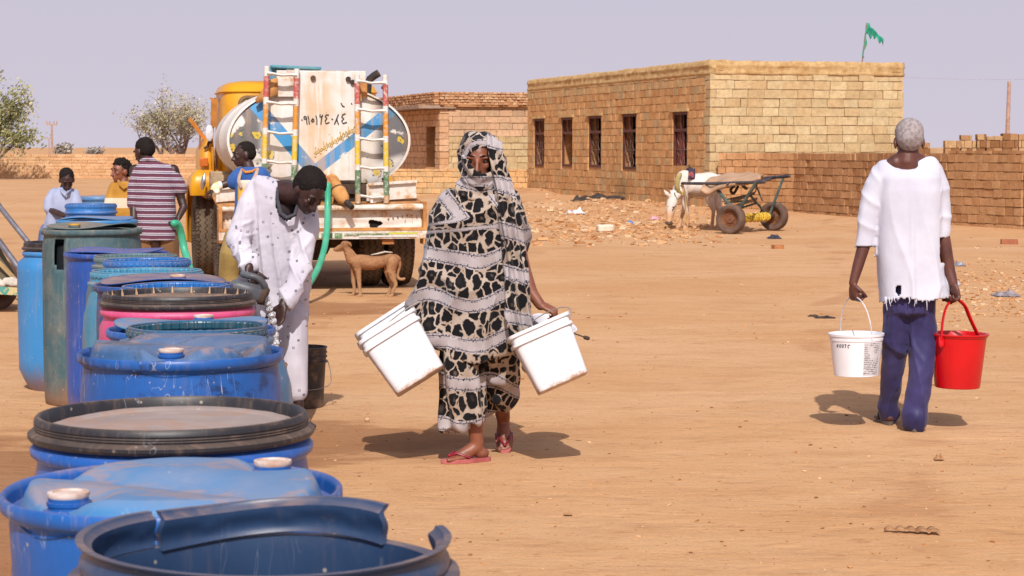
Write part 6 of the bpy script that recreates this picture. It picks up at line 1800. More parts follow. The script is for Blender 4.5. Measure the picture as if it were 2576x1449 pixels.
# ================================================================ generic standing figure helper for the group at the back
def fig(label, D, headp, fwd, up, skin, hs=1.0, hairmat=None, hairk={}, torso=None, torsod=(.10, .12, .12), arms=(), legs=(), shirt=None, shirtname='shirt', sleeves=(), trousers=None, pants=(), sfold=.006, voxel=.008, neck=None, shirt_attr=None, hem=None, eyes_=True):
    P_ = person(label, (W(headp[0], 600, D).x, D, 0)); s = FPX / D
    hc = W(headp[0], headp[1], D + (headp[2] if len(headp) > 2 else 0)); M = frame(fwd, up)
    sk = MB(); head(sk, hc, M, hs)
    nk = neck or [(headp[0], headp[1] + .13 * s)]
    sk.tube([hc + M @ V((0, -.02, -.06))] + [W(a, b, D) for (a, b) in nk], [.05] + [.055] * len(nk), 12)
    tz_ = torso
    sk.tube([W(r[1] * .5 + r[2] * .5, r[0] + 6, D) for r in tz_], [max(.05, (r[2] - r[1]) / 2 / s * .62) for r in tz_], 14, flat=.7)
    for (pts, rr, hd) in arms:
        pp = [W(a, b, D + c) for (a, b, c) in pts]; sk.tube(pp, rr, 10)
        if hd: hand(sk, pp[-1], *hd)
    for (pts, rr) in legs:
        pp = [W(a, b, D + c) for (a, b, c) in pts]; end = V((pp[-1].x, pp[-1].y, .085)); sk.tube(pp + [V((end.x, end.y, .12))], rr, 10); foot(sk, end, (fwd[0], fwd[1], 0))
    fused(sk, 'body', skin, P_, voxel, 3)
    hair(P_, hc, M, hs, hairmat or HAIRM, **hairk)
    if eyes_: eyes(P_, hc, M, hs)
    m = MB(); loft(m, [(r[0], r[1], r[2], r[3]) for r in torso], D, 30, 2.3)
    for (pts, rr) in sleeves: m.tube([W(a, b, D + c) for (a, b, c) in pts], rr, 14)
    fused(m, shirtname, shirt, P_, voxel * 1.15, 4, disp=foldfn(len(label), sfold, 6, .4, sfold * .5))
    if pants:
        m = MB()
        for (pts, rr) in pants: m.tube([W(a, b, D + c) for (a, b, c) in pts], rr, 16)
        fused(m, 'trousers', trousers, P_, voxel * 1.2, 3, disp=foldfn(len(label) + 5, .008, 6, .4, .004))
    return P_, hc, M

# striped shirt, back to us
def stripes(t, col):
    z = t.sep()[2]; x = t.sep()[0]
    zz_ = t.m2('ADD', z, t.m2('ADD', t.m2('MULTIPLY', x, .02), t.m2('MULTIPLY', t.noise(5, 2), .012)))
    f = t.m2('FRACT', t.m2('DIVIDE', zz_, .056))
    c = t.mix(t.m2('LESS_THAN', f, .5), srgb(196, 186, 198, .8), srgb(112, 64, 84, .75))
    c = t.mix(t.m2('MULTIPLY', t.m2('GREATER_THAN', f, .44), t.m2('LESS_THAN', f, .54)), c, srgb(56, 52, 80, .8))
    return t.mix(t.m2('MULTIPLY', t.m2('GREATER_THAN', f, .72), t.m2('LESS_THAN', f, .82)), c, srgb(70, 66, 100, .8))
STR = cloth('striped_knit', srgb(200, 190, 200, .8), fn=stripes, bump=.2)
KHK = cloth('brown_trousers_cloth', srgb(146, 108, 74, .8), srgb(120, 86, 58, .8))
Ds = 18.5
P_, hc, M = fig('man in a maroon striped shirt with his back turned, holding the hose', Ds, (362, 380, 0), (-.75, .55, -.32), (-.1, .1, 1), SK_DARK, 1.02, torso=
    [(402, 356, 394, .07), (409, 350, 408, .09), (418, 344, 424, .11), (430, 339, 436, .125), (450, 335, 441, .14), (500, 334, 440, .145), (560, 336, 445, .15), (604, 340, 448, .155)],
    arms=[([(436, 428, 0), (456, 500, .02), (462, 522, .0), (449, 548, -.08)], [.055, .042, .04, .028], ((-.4, -.4, -.9), (-.5, -.6, 0), 1, 1.1, .95)),
          ([(340, 428, 0), (337, 500, -.02), (337, 550, -.1), (332, 580, -.2)], [.055, .042, .036, .028], None)],
    sleeves=[([(422, 434, 0), (440, 454, .01), (452, 474, .02)], [.080, .080, .074]), ([(352, 436, 0), (343, 470, -.01), (339, 512, -.03)], [.080, .078, .072])],
    shirt=STR, trousers=KHK, legs=[([(372, 600, 0), (374, 700, 0)], [.07, .05, .04]), ([(420, 600, 0), (422, 700, 0)], [.07, .05, .04])],
    pants=[([(374, 590, 0), (376, 680, 0), (376, 770, 0)], [.115, .10, .085]), ([(420, 590, 0), (424, 680, .02), (424, 770, .02)], [.115, .10, .085])], neck=[(374, 410)], hairk=dict(rough=.003))
m = MB(); m.tube([W(356, 404, Ds - .06), W(372, 399, Ds - .085), W(388, 402, Ds - .06), W(392, 408, Ds + .02)], [.016, .02, .02, .014], 8); m.tube([W(356, 404, Ds - .06), W(358, 412, Ds + .05)], .016, 8); build(m, 'collar', STR, P_)
# boy in yellow and white
def yel(t, col):
    z = t.sep()[2]
    a = t.m2('MULTIPLY', t.m2('GREATER_THAN', z, HC - (522 - HZ) * 19.5 / FPX), t.m2('LESS_THAN', z, HC - (497 - HZ) * 19.5 / FPX))
    return t.mix(a, col, srgb(226, 208, 186, .85))
YS = cloth('yellow_polo_cloth', srgb(204, 152, 66, .82), srgb(176, 124, 52, .8), fn=yel)
Dy = 19.5
P_, hc, M = fig('boy in a yellow and cream polo shirt beside the striped man', Dy, (304, 430, 0), (-.72, -.68, -.05), (0, 0, 1), SK_BROWN, .96, torso=
    [(456, 296, 326, .07), (463, 288, 336, .09), (476, 279, 342, .11), (510, 276, 344, .12), (560, 276, 344, .12), (600, 278, 342, .12)],
    arms=[([(286, 478, 0), (274, 530, -.05), (284, 552, -.2)], [.045, .036, .028], None), ([(336, 478, 0), (340, 540, 0), (330, 560, -.2)], [.045, .036, .028], None)],
    sleeves=[([(292, 474, 0), (280, 505, -.03), (275, 528, -.05)], [.072, .072, .066]), ([(330, 474, 0), (336, 520, 0)], [.07, .062])], shirt=YS,
    trousers=KHK, legs=[([(296, 600, 0), (296, 700, 0)], [.06, .045, .036]), ([(322, 600, 0), (322, 700, 0)], [.06, .045, .036])], pants=[([(296, 590, 0), (296, 740, 0)], [.09, .07]), ([(322, 590, 0), (322, 740, 0)], [.09, .07])],
    hairk=dict(rough=.012, long_=1), neck=[(311, 462)])
m = MB(); m.tube([W(298, 455, Dy - .07), W(303, 466, Dy - .12), W(312, 474, Dy - .125), W(322, 470, Dy - .10), W(328, 458, Dy - .03)], [.012, .016, .016, .016, .012], 8); build(m, 'collar', YS, P_)
# boy in pale blue shirt
LB = cloth('pale_blue_shirt_cloth', srgb(176, 184, 214, .85), srgb(152, 160, 192, .85))
Db = 19.9
P_, hc, M = fig('small boy in a pale blue short-sleeved shirt looking down into a drum', Db, (168, 452, -.08), (.28, -.80, -.55), (.08, -.35, .9), SK_DARK, .92, torso=
    [(470, 148, 176, .07), (477, 138, 186, .09), (490, 128, 193, .11), (520, 122, 196, .125), (560, 112, 190, .13), (596, 104, 180, .13)],
    arms=[([(132, 496, 0), (130, 530, -.08), (146, 536, -.2), (162, 542, -.3)], [.042, .036, .032, .026], ((.9, -.5, -.2), (0, 0, -1), 1, .6, .85)), ([(188, 496, 0), (192, 530, -.05), (180, 545, -.2)], [.042, .034, .028], None)],
    sleeves=[([(138, 490, 0), (126, 510, -.03), (124, 524, -.05)], [.07, .066, .060]), ([(184, 490, 0), (192, 515, -.03)], [.066, .06])], shirt=LB,
    trousers=cloth('blue_jeans', srgb(74, 96, 146, .8), srgb(120, 136, 170, .8), ns=9), legs=[([(122, 600, 0), (112, 700, 0)], [.06, .045, .036]), ([(160, 600, 0), (160, 700, 0)], [.06, .045, .036])],
    pants=[([(124, 585, 0), (112, 640, 0), (110, 740, 0)], [.10, .085, .07]), ([(156, 590, 0), (156, 740, 0)], [.09, .07])], hairk=dict(rough=.003), neck=[(163, 478)])
m = MB(); m.tube([W(150, 474, Db - .04), W(157, 484, Db - .13), W(164, 492, Db - .15), W(170, 484, Db - .15), W(178, 476, Db - .06)], [.012, .014, .012, .014, .012], 8); build(m, 'collar', LB, P_)
# man with blue T-shirt and bib
BT = cloth('blue_tshirt_cloth', srgb(64, 106, 176, .85), srgb(48, 84, 150, .85))
Dm = 18.4
P_, hc, M = fig('thin man in a blue T-shirt and pale bib leaning one bandaged hand towards the tanker', Dm, (613, 388, 0), (-.93, -.32, -.12), (.02, 0, 1), SK_DARK, 1.0, torso=
    [(420, 610, 640, .07), (427, 602, 650, .09), (436, 594, 664, .11), (460, 592, 668, .125), (520, 590, 664, .13), (580, 584, 660, .13), (620, 578, 655, .13)],
    arms=[([(600, 446, 0), (570, 462, -.02), (552, 468, -.04), (540, 474, -.05)], [.05, .038, .034, .028], ((-.8, -.2, -.6), (.2, 0, -1), 1, .9, .95)), ([(664, 446, .02), (672, 500, .02), (660, 560, 0)], [.05, .04, .03], None)],
    sleeves=[([(608, 440, 0), (596, 450, -.01), (588, 458, -.015)], [.078, .074, .068]), ([(656, 440, 0), (668, 466, .01), (672, 480, .01)], [.08, .076, .07])], shirt=BT,
    trousers=cloth('khaki_cloth', srgb(172, 148, 92, .8), srgb(146, 120, 70, .8)), legs=[([(585, 640, 0), (580, 740, 0)], [.07, .05, .04]), ([(640, 640, 0), (640, 740, 0)], [.07, .05, .04])],
    pants=[([(590, 600, 0), (582, 640, -.06), (576, 690, -.02), (580, 770, 0)], [.10, .105, .095, .08]), ([(640, 600, 0), (640, 770, 0)], [.10, .085])], hairk=dict(rough=.003, thick=.97), neck=[(626, 422)])
BIB = NT('stained_bib_cloth', .85); BIB.col(BIB.mix(BIB.ramp(BIB.sep()[2], HC - (478 - HZ) * Dm / FPX + .0, HC - (466 - HZ) * Dm / FPX + .0), srgb(232, 186, 84, .85), srgb(222, 210, 194, .85))); BIB = BIB.m
m = MB()
def bibf(u, v):
    px = 598 + 56 * u; py = 453 + 130 * v; x = (px - 629) / 39.
    return W(px, py, Dm - .135 * math.sqrt(max(.05, 1 - x * x)) - .02)
m.grid(bibf, 12, 14); build(m, 'bib', BIB, P_, solid=.008, angle=180)
m = MB()
m.tube([W(608, 428, Dm - .06), W(603, 440, Dm - .12), W(600, 455, Dm - .135), W(606, 470, Dm - .155)], [.014, .016, .016, .014], 8, flat=.5)
m.tube([W(648, 424, Dm - .04), W(644, 440, Dm - .14), W(634, 458, Dm - .165), W(622, 470, Dm - .165)], [.014, .018, .018, .014], 8, flat=.5); build(m, 'strap', simple('beige_strap', srgb(198, 172, 158, .8), .9), P_)
m = MB(); m.tube([W(608, 426, Dm - .05), W(618, 433, Dm - .12), W(632, 432, Dm - .12), W(644, 425, Dm - .05)], [.010, .012, .012, .01], 8); build(m, 'neckband', simple('orange_trim', srgb(226, 150, 60, .85), .8), P_)
m = MB(); m.tube([W(552, 467, Dm - .04), W(545, 471, Dm - .05), W(540, 475, Dm - .06)], [.042, .046, .040], 12); m.ell(W(546, 482, Dm - .09), (.03, .03, .03)); fused(m, 'bandage', simple('white_bandage', srgb(236, 232, 228, .9), .9, c2=srgb(238, 200, 90, .9), ns=14), P_, .007, 1)
# ================================================================ dog under the bumper
DD = 21.15
dg_ = thing('dog', 'lean tan dog standing in profile in the shade under the tanker bumper', 'dog', (W(930, 745, DD).x, DD, 0))
FUR = NT('tan_fur', .9, 0, .1)
n = FUR.noise(6, 5)
c = FUR.mix(FUR.ramp(n, .3, .7), srgb(190, 142, 104, .85), srgb(156, 112, 80, .85)); c = FUR.mix(FUR.ramp(FUR.sep()[2], .30, .16), c, srgb(190, 148, 110, .8))
c = FUR.mix(FUR.ramp(FUR.noise(90, 4, vec=FUR.mapv((.4, 1, 1))), .3, .8, 0, .35), c, srgb(92, 62, 44, .8)); FUR.col(c); FUR.bump(FUR.noise(120, 4, vec=FUR.mapv((.3, 1, 1))), .6, .01); FUR = FUR.m
m = MB()
def q(px, py, o=0): return W(px, py, DD + o)
m.tube([q(884, 650), q(898, 657), q(915, 660), q(940, 661), q(965, 657), q(983, 652), q(994, 652)], [.050, .088, .098, .090, .076, .078, .060], 18, flat=.82)
m.tube([q(886, 652), q(880, 640), q(873, 627), q(869, 620)], [.066, .056, .046, .042], 14)
m.ell(q(869, 617), (.056, .050, .048)); m.tube([q(864, 619), q(852, 624), q(843, 628)], [.038, .028, .020], 12); m.tube([q(858, 629), q(847, 631)], [.018, .012], 8)
for s in (-1, 1):
    m.tube([q(873, 611, s * .03), q(880, 613, s * .045), q(884, 619, s * .05)], [.020, .018, .008], 8)
def leg(pts, rr): m.tube([q(*p) for p in pts], rr, 10)
leg([(896, 662, -.05), (901, 682, -.06), (903, 706, -.06), (905, 728, -.06), (906, 741, -.06)], [.052, .036, .024, .019, .019]); leg([(908, 743, -.06), (902, 745, -.08)], [.020, .018])
leg([(890, 660, .05), (890, 684, .05), (889, 708, .05), (892, 730, .05), (888, 741, .05)], [.050, .034, .023, .018, .018]); leg([(888, 742, .05), (879, 743, .03)], [.019, .017])
leg([(988, 658, -.05), (984, 684, -.06), (991, 706, -.06), (996, 716, -.06), (989, 732, -.06), (986, 742, -.06)], [.068, .050, .030, .022, .018, .018]); leg([(986, 744, -.06), (979, 746, -.08)], [.019, .017])
leg([(980, 658, .05), (976, 684, .05), (981, 704, .05), (985, 716, .05), (980, 732, .05), (978, 740, .05)], [.060, .044, .028, .020, .017, .017]); leg([(978, 742, .05), (972, 743, .03)], [.018, .016])
m.tube(smoothpath([q(994, 645), q(1003, 652), q(1005, 668), q(1000, 686), q(1001, 698), q(1010, 703), q(1019, 700)], 4), [.026] * 5 + [.020] * 8 + [.018] * 6 + [.016] * 5 + [.008], 8)
fused(m, 'body', FUR, dg_, .0065, 3, disp=lambda p, n: .003 * noise.noise(V(p) * 40))
m = MB(); m.tube([q(935, 641, -.03), q(952, 638, -.03), q(968, 634, -.02), q(985, 635, -.02)], [.012, .02, .022, .012], 8, flat=.5); build(m, 'sunlit_back_strip', simple('sunlit_fur', srgb(220, 206, 190, .8), .9), dg_)  # sunlight on the dog's back, put in as a pale strip
m = MB(); m.ell(q(841, 628), (.012, .014, .011)); build(m, 'nose', BLACKM, dg_)
m = MB(); m.ell(q(864, 613, -.042), (.008, .006, .007)); build(m, 'eye', EYEM, dg_)

# ================================================================ donkey
DK = 38.4
dk = thing('donkey', 'pale grey donkey in harness with its head lowered to the rubble', 'donkey', (W(1760, 575, DK).x, DK, gz(W(1760, 575, DK).x, DK)))
DFUR = NT('pale_donkey_fur', .9, 0, .1)
z = DFUR.m2('SUBTRACT', DFUR.sep()[2], 0)
c = DFUR.mix(DFUR.ramp(DFUR.noise(3, 4), .3, .7), srgb(236, 224, 216, .9), srgb(214, 198, 188, .9)); c = DFUR.mix(DFUR.ramp(z, .50, .22), c, srgb(204, 160, 122, .85)); DFUR.col(c); DFUR.bump(DFUR.noise(40, 3), .3, .01); DFUR = DFUR.m
m = MB()
def k(px, py, o=0): return W(px, py, DK + o)
m.tube([k(1718, 458, -.12), k(1728, 464, -.06), k(1745, 466, 0), k(1768, 466, .12), k(1788, 460, .25), k(1804, 456, .35)], [.17, .25, .28, .29, .26, .17], 22, flat=.80)
m.tube([k(1722, 450, -.12), k(1714, 468, -.20), k(1703, 486, -.32), k(1696, 496, -.38)], [.17, .14, .105, .09], 14)
m.tube([k(1695, 496, -.40), k(1690, 512, -.50), k(1686, 532, -.58), k(1684, 552, -.62), k(1683, 560, -.62)], [.085, .105, .078, .055, .058], 14)
m.tube([k(1683, 556, -.64), k(1682, 562, -.66)], [.055, .045], 10)
def lg(pts, rr): m.tube([k(*p) for p in pts], rr, 10)
lg([(1716, 480, -.22), (1722, 505, -.22), (1727, 528, -.22), (1731, 550, -.22), (1729, 562, -.22), (1725, 571, -.24)], [.115, .070, .048, .034, .036, .045]); lg([(1725, 573, -.24), (1722, 576, -.26)], [.05, .05])
lg([(1728, 485, .06), (1725, 505, .06), (1720, 528, .06), (1714, 548, .06), (1712, 560, .04), (1708, 568, .04)], [.11, .065, .045, .032, .034, .042]); lg([(1708, 570, .03), (1705, 572, 0)], [.047, .046])
lg([(1800, 470, .30), (1797, 495, .28), (1801, 516, .32), (1808, 530, .36), (1807, 550, .34), (1806, 564, .32), (1803, 574, .30)], [.15, .105, .062, .045, .034, .036, .046]); lg([(1803, 575, .3), (1799, 577, .26)], [.048, .046])
lg([(1790, 472, .10), (1784, 496, .08), (1789, 516, .10), (1795, 530, .12), (1793, 550, .10), (1792, 562, .10), (1790, 571, .10)], [.14, .10, .06, .043, .034, .035, .045]); lg([(1790, 573, .1), (1787, 575, .06)], [.047, .045])
for s, dd in ((-1, -.50), (1, -.34)):
    m.tube([k(1692 + 3 * s, 497, dd), k(1684 + 7 * s, 487, dd - .02), k(1670 + 16 * max(0, s), 478, dd - .03)], [.032, .042, .010], 8)
m.tube([k(1808, 450, .40), k(1813, 475, .42), k(1812, 510, .42), k(1811, 528, .42)], [.035, .03, .03, .05], 8)
fused(m, 'body', DFUR, dk, .016, 3)
m = MB(); m.tube([k(1697, 489, -.44), k(1700, 478, -.34), k(1708, 460, -.22), k(1714, 442, -.15)], [.02, .03, .035, .03], 8); build(m, 'mane', simple('grey_mane', srgb(150, 130, 116, .8), .9), dk)
m = MB(); m.ell(k(1681, 520, -.60), (.012, .012, .014)); m.ell(k(1693, 521, -.63), (.012, .012, .014)); build(m, 'eyes', EYEM, dk)
m = MB(); m.tube([k(1678, 561, -.70), k(1683, 564, -.72), k(1688, 561, -.70)], .035, 8); build(m, 'muzzle', BLACKM, dk)
TACK = NT('woven_harness', .9); v = TACK.vor(9); TACK.col(TACK.mix(TACK.ramp(v, .42, .30), srgb(66, 56, 80, .8), srgb(176, 84, 84, .8))); TACK = TACK.m
m = MB()
def saddle(u, v):
    a = R(20 + 150 * v); r_ = .27; c = k(1728 + 15 * u, 463, -.10 + .10 * u)
    return c + V((.03 * math.sin(a), -math.cos(a) * .235, math.sin(a) * (r_ + .012) + .0))
m.grid(saddle, 5, 18); build(m, 'saddle_pad', TACK, dk, solid=.03, angle=180)
m = MB(); m.tube([k(1729, 427, 0), k(1736, 421, 0), k(1742, 426, .02), k(1736, 430, 0), k(1730, 436, -.02)], .03, 8); m.tube([k(1736, 424, 0), k(1733, 414, 0)], .012, 6); build(m, 'saddle_frame', BLACKM, dk)
m = MB()
def col_(u): a = 2 * math.pi * u; return k(1709, 466, -.20) + V((math.cos(a) * .10 + math.sin(a) * .02, math.cos(a) * .12 * 0 + .16 * math.sin(a) * -1, 0)) + V((.06 * math.cos(a), 0, .235 * math.cos(a)))
m.tube([k(1712, 438, -.30), k(1705, 448, -.40), k(1703, 464, -.44), k(1706, 480, -.42), k(1713, 487, -.36)], [.03, .045, .05, .04, .03], 10); build(m, 'collar', simple('yellow_felt', srgb(186, 166, 104, .8), .9), dk)
m = MB(); m.tube([k(1716, 462, -.42), k(1722, 480, -.42), k(1726, 510, -.36), k(1724, 540, -.34), k(1728, 560, -.34)], .012, 6); m.tube([k(1714, 458, -.42), k(1720, 470, -.42), k(1717, 490, -.42)], .014, 6); build(m, 'rope', simple('yellow_rope', srgb(222, 184, 110, .85), .9), dk)
m = MB(); m.tube([k(1697, 488, -.48), k(1702, 500, -.50), k(1700, 515, -.56), k(1692, 528, -.66)], .010, 6); build(m, 'bridle', BLACKM, dk)

# ================================================================ donkey cart
GTUBE = simple('green_steel', srgb(84, 110, 104, .75), .6, c2=srgb(70, 72, 72, .7), ns=8, dust=.3)
STEEL = simple('dark_steel_pipe', srgb(84, 80, 90, .75), .5, c2=srgb(60, 58, 66, .7), ns=8, dust=.25)
w1 = V((W(1840, 590, 35.9).x, 36.0, 0)); w1.z = gz(w1.x, w1.y) + .26
axd = V((.95, 1.35, 0)).normalized(); w2 = w1 + axd * 1.62; w2.z = gz(w2.x, w2.y) + .27
ct = thing('donkey_cart', 'two-wheeled steel donkey cart with sacking on top and rope-wrapped axle', 'cart', (w1.x + .5, w1.y + .7, 0))
CT = V(ct.location)
TY2 = simple('dusty_cart_tyre', srgb(124, 98, 84, .75), .95, c2=srgb(96, 76, 66, .75), ns=6)
RM2 = simple('brown_cart_rim', srgb(140, 90, 58, .75), .8)
def wheelw(c, r, w_, ax):
    W_ = wheel(ct, V(c) - (V((0, 0, 0))), r, w_, ax, tyremat_=TY2, rimmat=RM2)
    return W_
wheelw(w1, .265, .19, axd); wheelw(w2, .265, .19, axd)
m = MB(); m.tube([w1, w2], .045, 10); build(m, 'axle', STEEL, ct)
m = MB(); a, b = w1.lerp(w2, .14), w1.lerp(w2, .84)
for i in range(17):
    c = a.lerp(b, i / 16); ring = [c + V((0, 0, 1)) * math.sin(t_) * (.062 + .008 * math.sin(i * 3)) + axd.cross(V((0, 0, 1))) * math.cos(t_) * .062 + axd * .012 * math.sin(t_ + i) for t_ in [2 * math.pi * j / 12 for j in range(13)]]
    m.tube(ring, .018, 6, False)
build(m, 'rope_wrapping', simple('bright_yellow_rope', srgb(232, 190, 70, .85), .85), ct)
dh = 36.4; 
nearF, nearR = W(1716, 461, 38.0), W(1922, 458, 35.6)
farF, farR = W(1745, 462, 39.6), W(1985, 443, 37.0)
m = MB(); m.tube([nearF, W(1790, 462, 37.0), nearR], .030, 10); build(m, 'shaft', STEEL, ct)
m = MB(); m.tube([farF, W(1860, 454, 38.2), farR], .032, 10); build(m, 'shaft', STEEL, ct)
m = MB(); m.tube([W(1906, 458, 35.7), W(1940, 450, 37.4)], .025, 8); m.tube([W(1830, 462, 36.4), W(1862, 455, 38.0)], .025, 8); m.tube([W(1880, 458, 36.0), W(1915, 452, 37.6)], .02, 8); build(m, 'cross_tube', STEEL, ct)
m = MB(); m.bar(W(1902, 460, 35.75), w1 + axd * .12 + V((0, 0, .03)), .055, .04); m.bar(W(1802, 474, 36.8), W(1832, 512, 36.4), .05, .04); m.bar(W(1832, 512, 36.4), w1 + axd * .12 + V((.0, 0, .05)), .05, .04)
build(m, 'near_strut', GTUBE, ct, smooth=False)
m = MB(); m.bar(W(1970, 448, 37.1), w2 - axd * .16 + V((0, 0, .03)), .05, .04); m.bar(W(1900, 462, 37.6), W(1918, 505, 37.4), .02, .02); m.bar(W(1886, 490, 36.8), w2 - axd * .2, .03, .03); build(m, 'far_strut', GTUBE, ct, smooth=False)
m = MB()
for (a, b) in (((1830, 502, 36.6), (1886, 490, 37.2)), ((1824, 512, 36.5), (1880, 504, 37.0)), ((1806, 470, 36.8), (1850, 466, 37.8)), ((1842, 530, 36.4), (1900, 512, 37.2))): m.bar(W(*a), W(*b), .035, .03)
build(m, 'frame_rail', GTUBE, ct, smooth=False)
m = MB()
for (a, b) in (((1838, 508, 36.9), (1898, 486, 37.6)), ((1846, 520, 36.9), (1904, 500, 37.5))): m.bar(W(*a), W(*b), .03, .05)
build(m, 'wooden_slat', simple('worn_wood', srgb(200, 158, 120, .8), .9), ct, smooth=False)
m = MB(); m.tube(smoothpath([W(1905, 462, 36.0), W(1900, 482, 36.2), W(1886, 494, 36.4)], 5), .012, 6); m.tube(smoothpath([W(1850, 464, 36.6), W(1838, 478, 36.7), W(1846, 486, 36.8), W(1856, 470, 36.9)], 5), .028, 6); m.tube(smoothpath([W(1866, 464, 36.4), W(1874, 472, 36.6), W(1878, 474, 36.7)], 4), .03, 6); build(m, 'hanging_strap', BLACKM, ct)
SACK = simple('sacking', srgb(206, 168, 136, .82), .95, c2=srgb(184, 146, 116, .8), ns=3, bump=.4, bs=30)
m = MB()
def sackf(u, v):
    near = W(1762 + 150 * u, 470 - 20 * u + 8 * math.sin(u * 3), 36.9 - 1.0 * u); far = W(1800 + 122 * u, 445 - 10 * math.sin(u * 2.6) + 6 * u * u, 38.6 - 1.3 * u)
    p = near.lerp(far, v); return p + V((0, 0, .05 * math.sin(math.pi * v) + .015 * math.sin(u * 14 + v * 4) + (.10 * math.exp(-((u - .12) / .12) ** 2) * (1 - v) * -1.4)))
m.grid(sackf, 24, 10); build(m, 'sack_cover', SACK, ct, angle=180, solid=.05)

# ================================================================ cart at the left edge
LC = 19.3
lc = thing('handcart', 'cart cut off by the left edge, two steel tubes slanting up over a painted board', 'cart', (W(-30, 760, LC).x, LC, 0))
def l(px, py, o=0): return W(px, py, LC + o)
SILV = simple('galvanised_tube', srgb(150, 148, 156, .8), .4, metal=.5, c2=srgb(110, 106, 114), ns=12)
m = MB(); m.tube([l(-60, 430, .3), l(0, 521, .0), l(77, 617, -.3)], .026, 12); build(m, 'tube', SILV, lc)
m = MB(); m.tube([l(-70, 520, .1), l(0, 610, -.2), l(54, 684, -.4)], .030, 12); build(m, 'tube', SILV, lc)
m = MB(); m.tube([l(63, 612, -.3), l(70, 606, -.33), l(76, 612, -.3), l(70, 620, -.28), l(63, 612, -.3)], .010, 6); build(m, 'tie', simple('rope_tie', srgb(206, 170, 120, .8), .9), lc)
m = MB(); m.add([l(-70, 560, 0), l(-2, 620, 0), l(43, 700, -.2), l(43, 708, -.2), l(-70, 712, 0)], [(0, 1, 2, 3, 4)]); build(m, 'side_panel', simple('olive_panel', srgb(120, 108, 84, .7), .7, c2=srgb(92, 84, 70, .7), ns=4), lc, solid=.02, smooth=False)
m = MB(); m.bar(l(-70, 590, -.05), l(42, 706, -.25), .03, .03); build(m, 'panel_edge', simple('tan_edge', srgb(196, 164, 116, .8), .8), lc, smooth=False)
m = MB(); m.box(l(-40, 722, 0), (.66, .8, .03)); build(m, 'platform', simple('cart_board', srgb(170, 130, 90, .7), .9), lc, smooth=False)
PB = NT('painted_board', .8); PB.col(PB.mix(PB.ramp(PB.noise(14, 2), .46, .50), srgb(206, 190, 140, .8), srgb(90, 160, 150, .8))); PB = PB.m
m = MB(); m.bar(l(-80, 727, -.42), l(45, 733, -.42), .03, .07); build(m, 'painted_board', PB, lc, smooth=False)
m = MB(); m.tube([l(-40, 712, -.2), l(-10, 710, -.25), l(10, 714, -.3)], [.05, .055, .03], 10); m.tube([l(16, 708, -.3), l(32, 709, -.3), l(46, 714, -.3)], [.04, .05, .03], 10); fused(m, 'rag', simple('white_rag_cloth', srgb(226, 216, 204, .85), .9), lc, .008, 2, disp=lambda p, n: .012 * noise.noise(V(p) * 18))
wheel(lc, V((W(-8, 745, LC + .2).x, LC + .1, .24)), .25, .18, (.8, -.6, 0), tyremat_=TY2, rimmat=RM2)
wheel(lc, V((W(-120, 745, LC + .9).x, LC + .8, .24)), .25, .18, (.8, -.6, 0), tyremat_=TY2, rimmat=RM2)
# ================================================================ rubble and litter
rg = random.Random(77)
def chunk(m, p, s, col, flat=.5):
    m.cur = col; vs = []
    M = Matrix.Rotation(rg.uniform(0, 6.28), 3, 'Z') @ Matrix.Rotation(rg.uniform(-.5, .5), 3, 'X')
    for z in (-.5, .5):
        for x, y in ((-1, -1), (1, -1), (1, 1), (-1, 1)):
            vs.append(V(p) + M @ V((x * s * rg.uniform(.5, 1.1), y * s * rg.uniform(.4, .9), z * s * flat * rg.uniform(.7, 1.4))))
    m.add(vs, [(3, 2, 1, 0), (4, 5, 6, 7), (0, 1, 5, 4), (1, 2, 6, 5), (2, 3, 7, 6), (3, 0, 4, 7)])
tones = [srgb(216, 168, 122, .9), srgb(200, 148, 100, .9), srgb(180, 126, 82, .9), srgb(222, 184, 142, .9), srgb(208, 160, 114, .9), srgb(212, 166, 120, .9), srgb(220, 192, 160, .9), srgb(196, 150, 108, .9)]
STN = NT('stone_bits', .95, 0, .1); STN.col(STN.mix(STN.ramp(STN.noise(30, 3), .3, .8, 0, .4), STN.attr('col', 'Color'), (.2, .12, .07, 1))); STN = STN.m
m = MB()
for i in range(1900):
    u = rg.random(); px = rg.gauss(1560, 170); py = rg.gauss(545, 26)
    if not (1310 < px < 2000 and 492 < py < 605): continue
    if px > 1790 and rg.random() < .6: continue
    d = GD(py, .12); x = (px - CX) / FPX * d
    chunk(m, (x, d, gz(x, d) + .01), rg.choice((.02, .03, .03, .04, .05, .075)) * rg.uniform(.6, 1.2), rg.choice(tones))
for i in range(500):
    px = rg.uniform(2330, 2640); py = rg.gauss(730, 45)
    if py < 610: continue
    d = GD(py); x = (px - CX) / FPX * d; chunk(m, (x, d, gz(x, d) + .005), rg.uniform(.012, .03), rg.choice(tones))
tag(build(m, 'rubble', STN, None, smooth=False, colattr=True), 'scattered brick rubble and stony litter along the building foot', 'rubble', kind='stuff')
m = MB()
for i in range(2200):
    px = rg.uniform(0, 2576); py = 480 + 960 * rg.random() ** 1.3; d = GD(py); x = (px - CX) / FPX * d
    s = rg.choice((.003, .004, .004, .005, .006, .009)) * rg.uniform(.7, 1.3) * (1 if d < 16 else 1.6)
    chunk(m, (x, d, gz(x, d) + s * .2), s, rg.choice([srgb(206, 156, 108, 1), srgb(196, 146, 98, 1), srgb(176, 122, 78, 1), srgb(140, 92, 60, 1), srgb(216, 176, 136, 1)]))
tag(build(m, 'pebbles', STN, None, smooth=False, colattr=True), 'small pebbles and clods strewn over the sand', 'pebbles', kind='stuff')
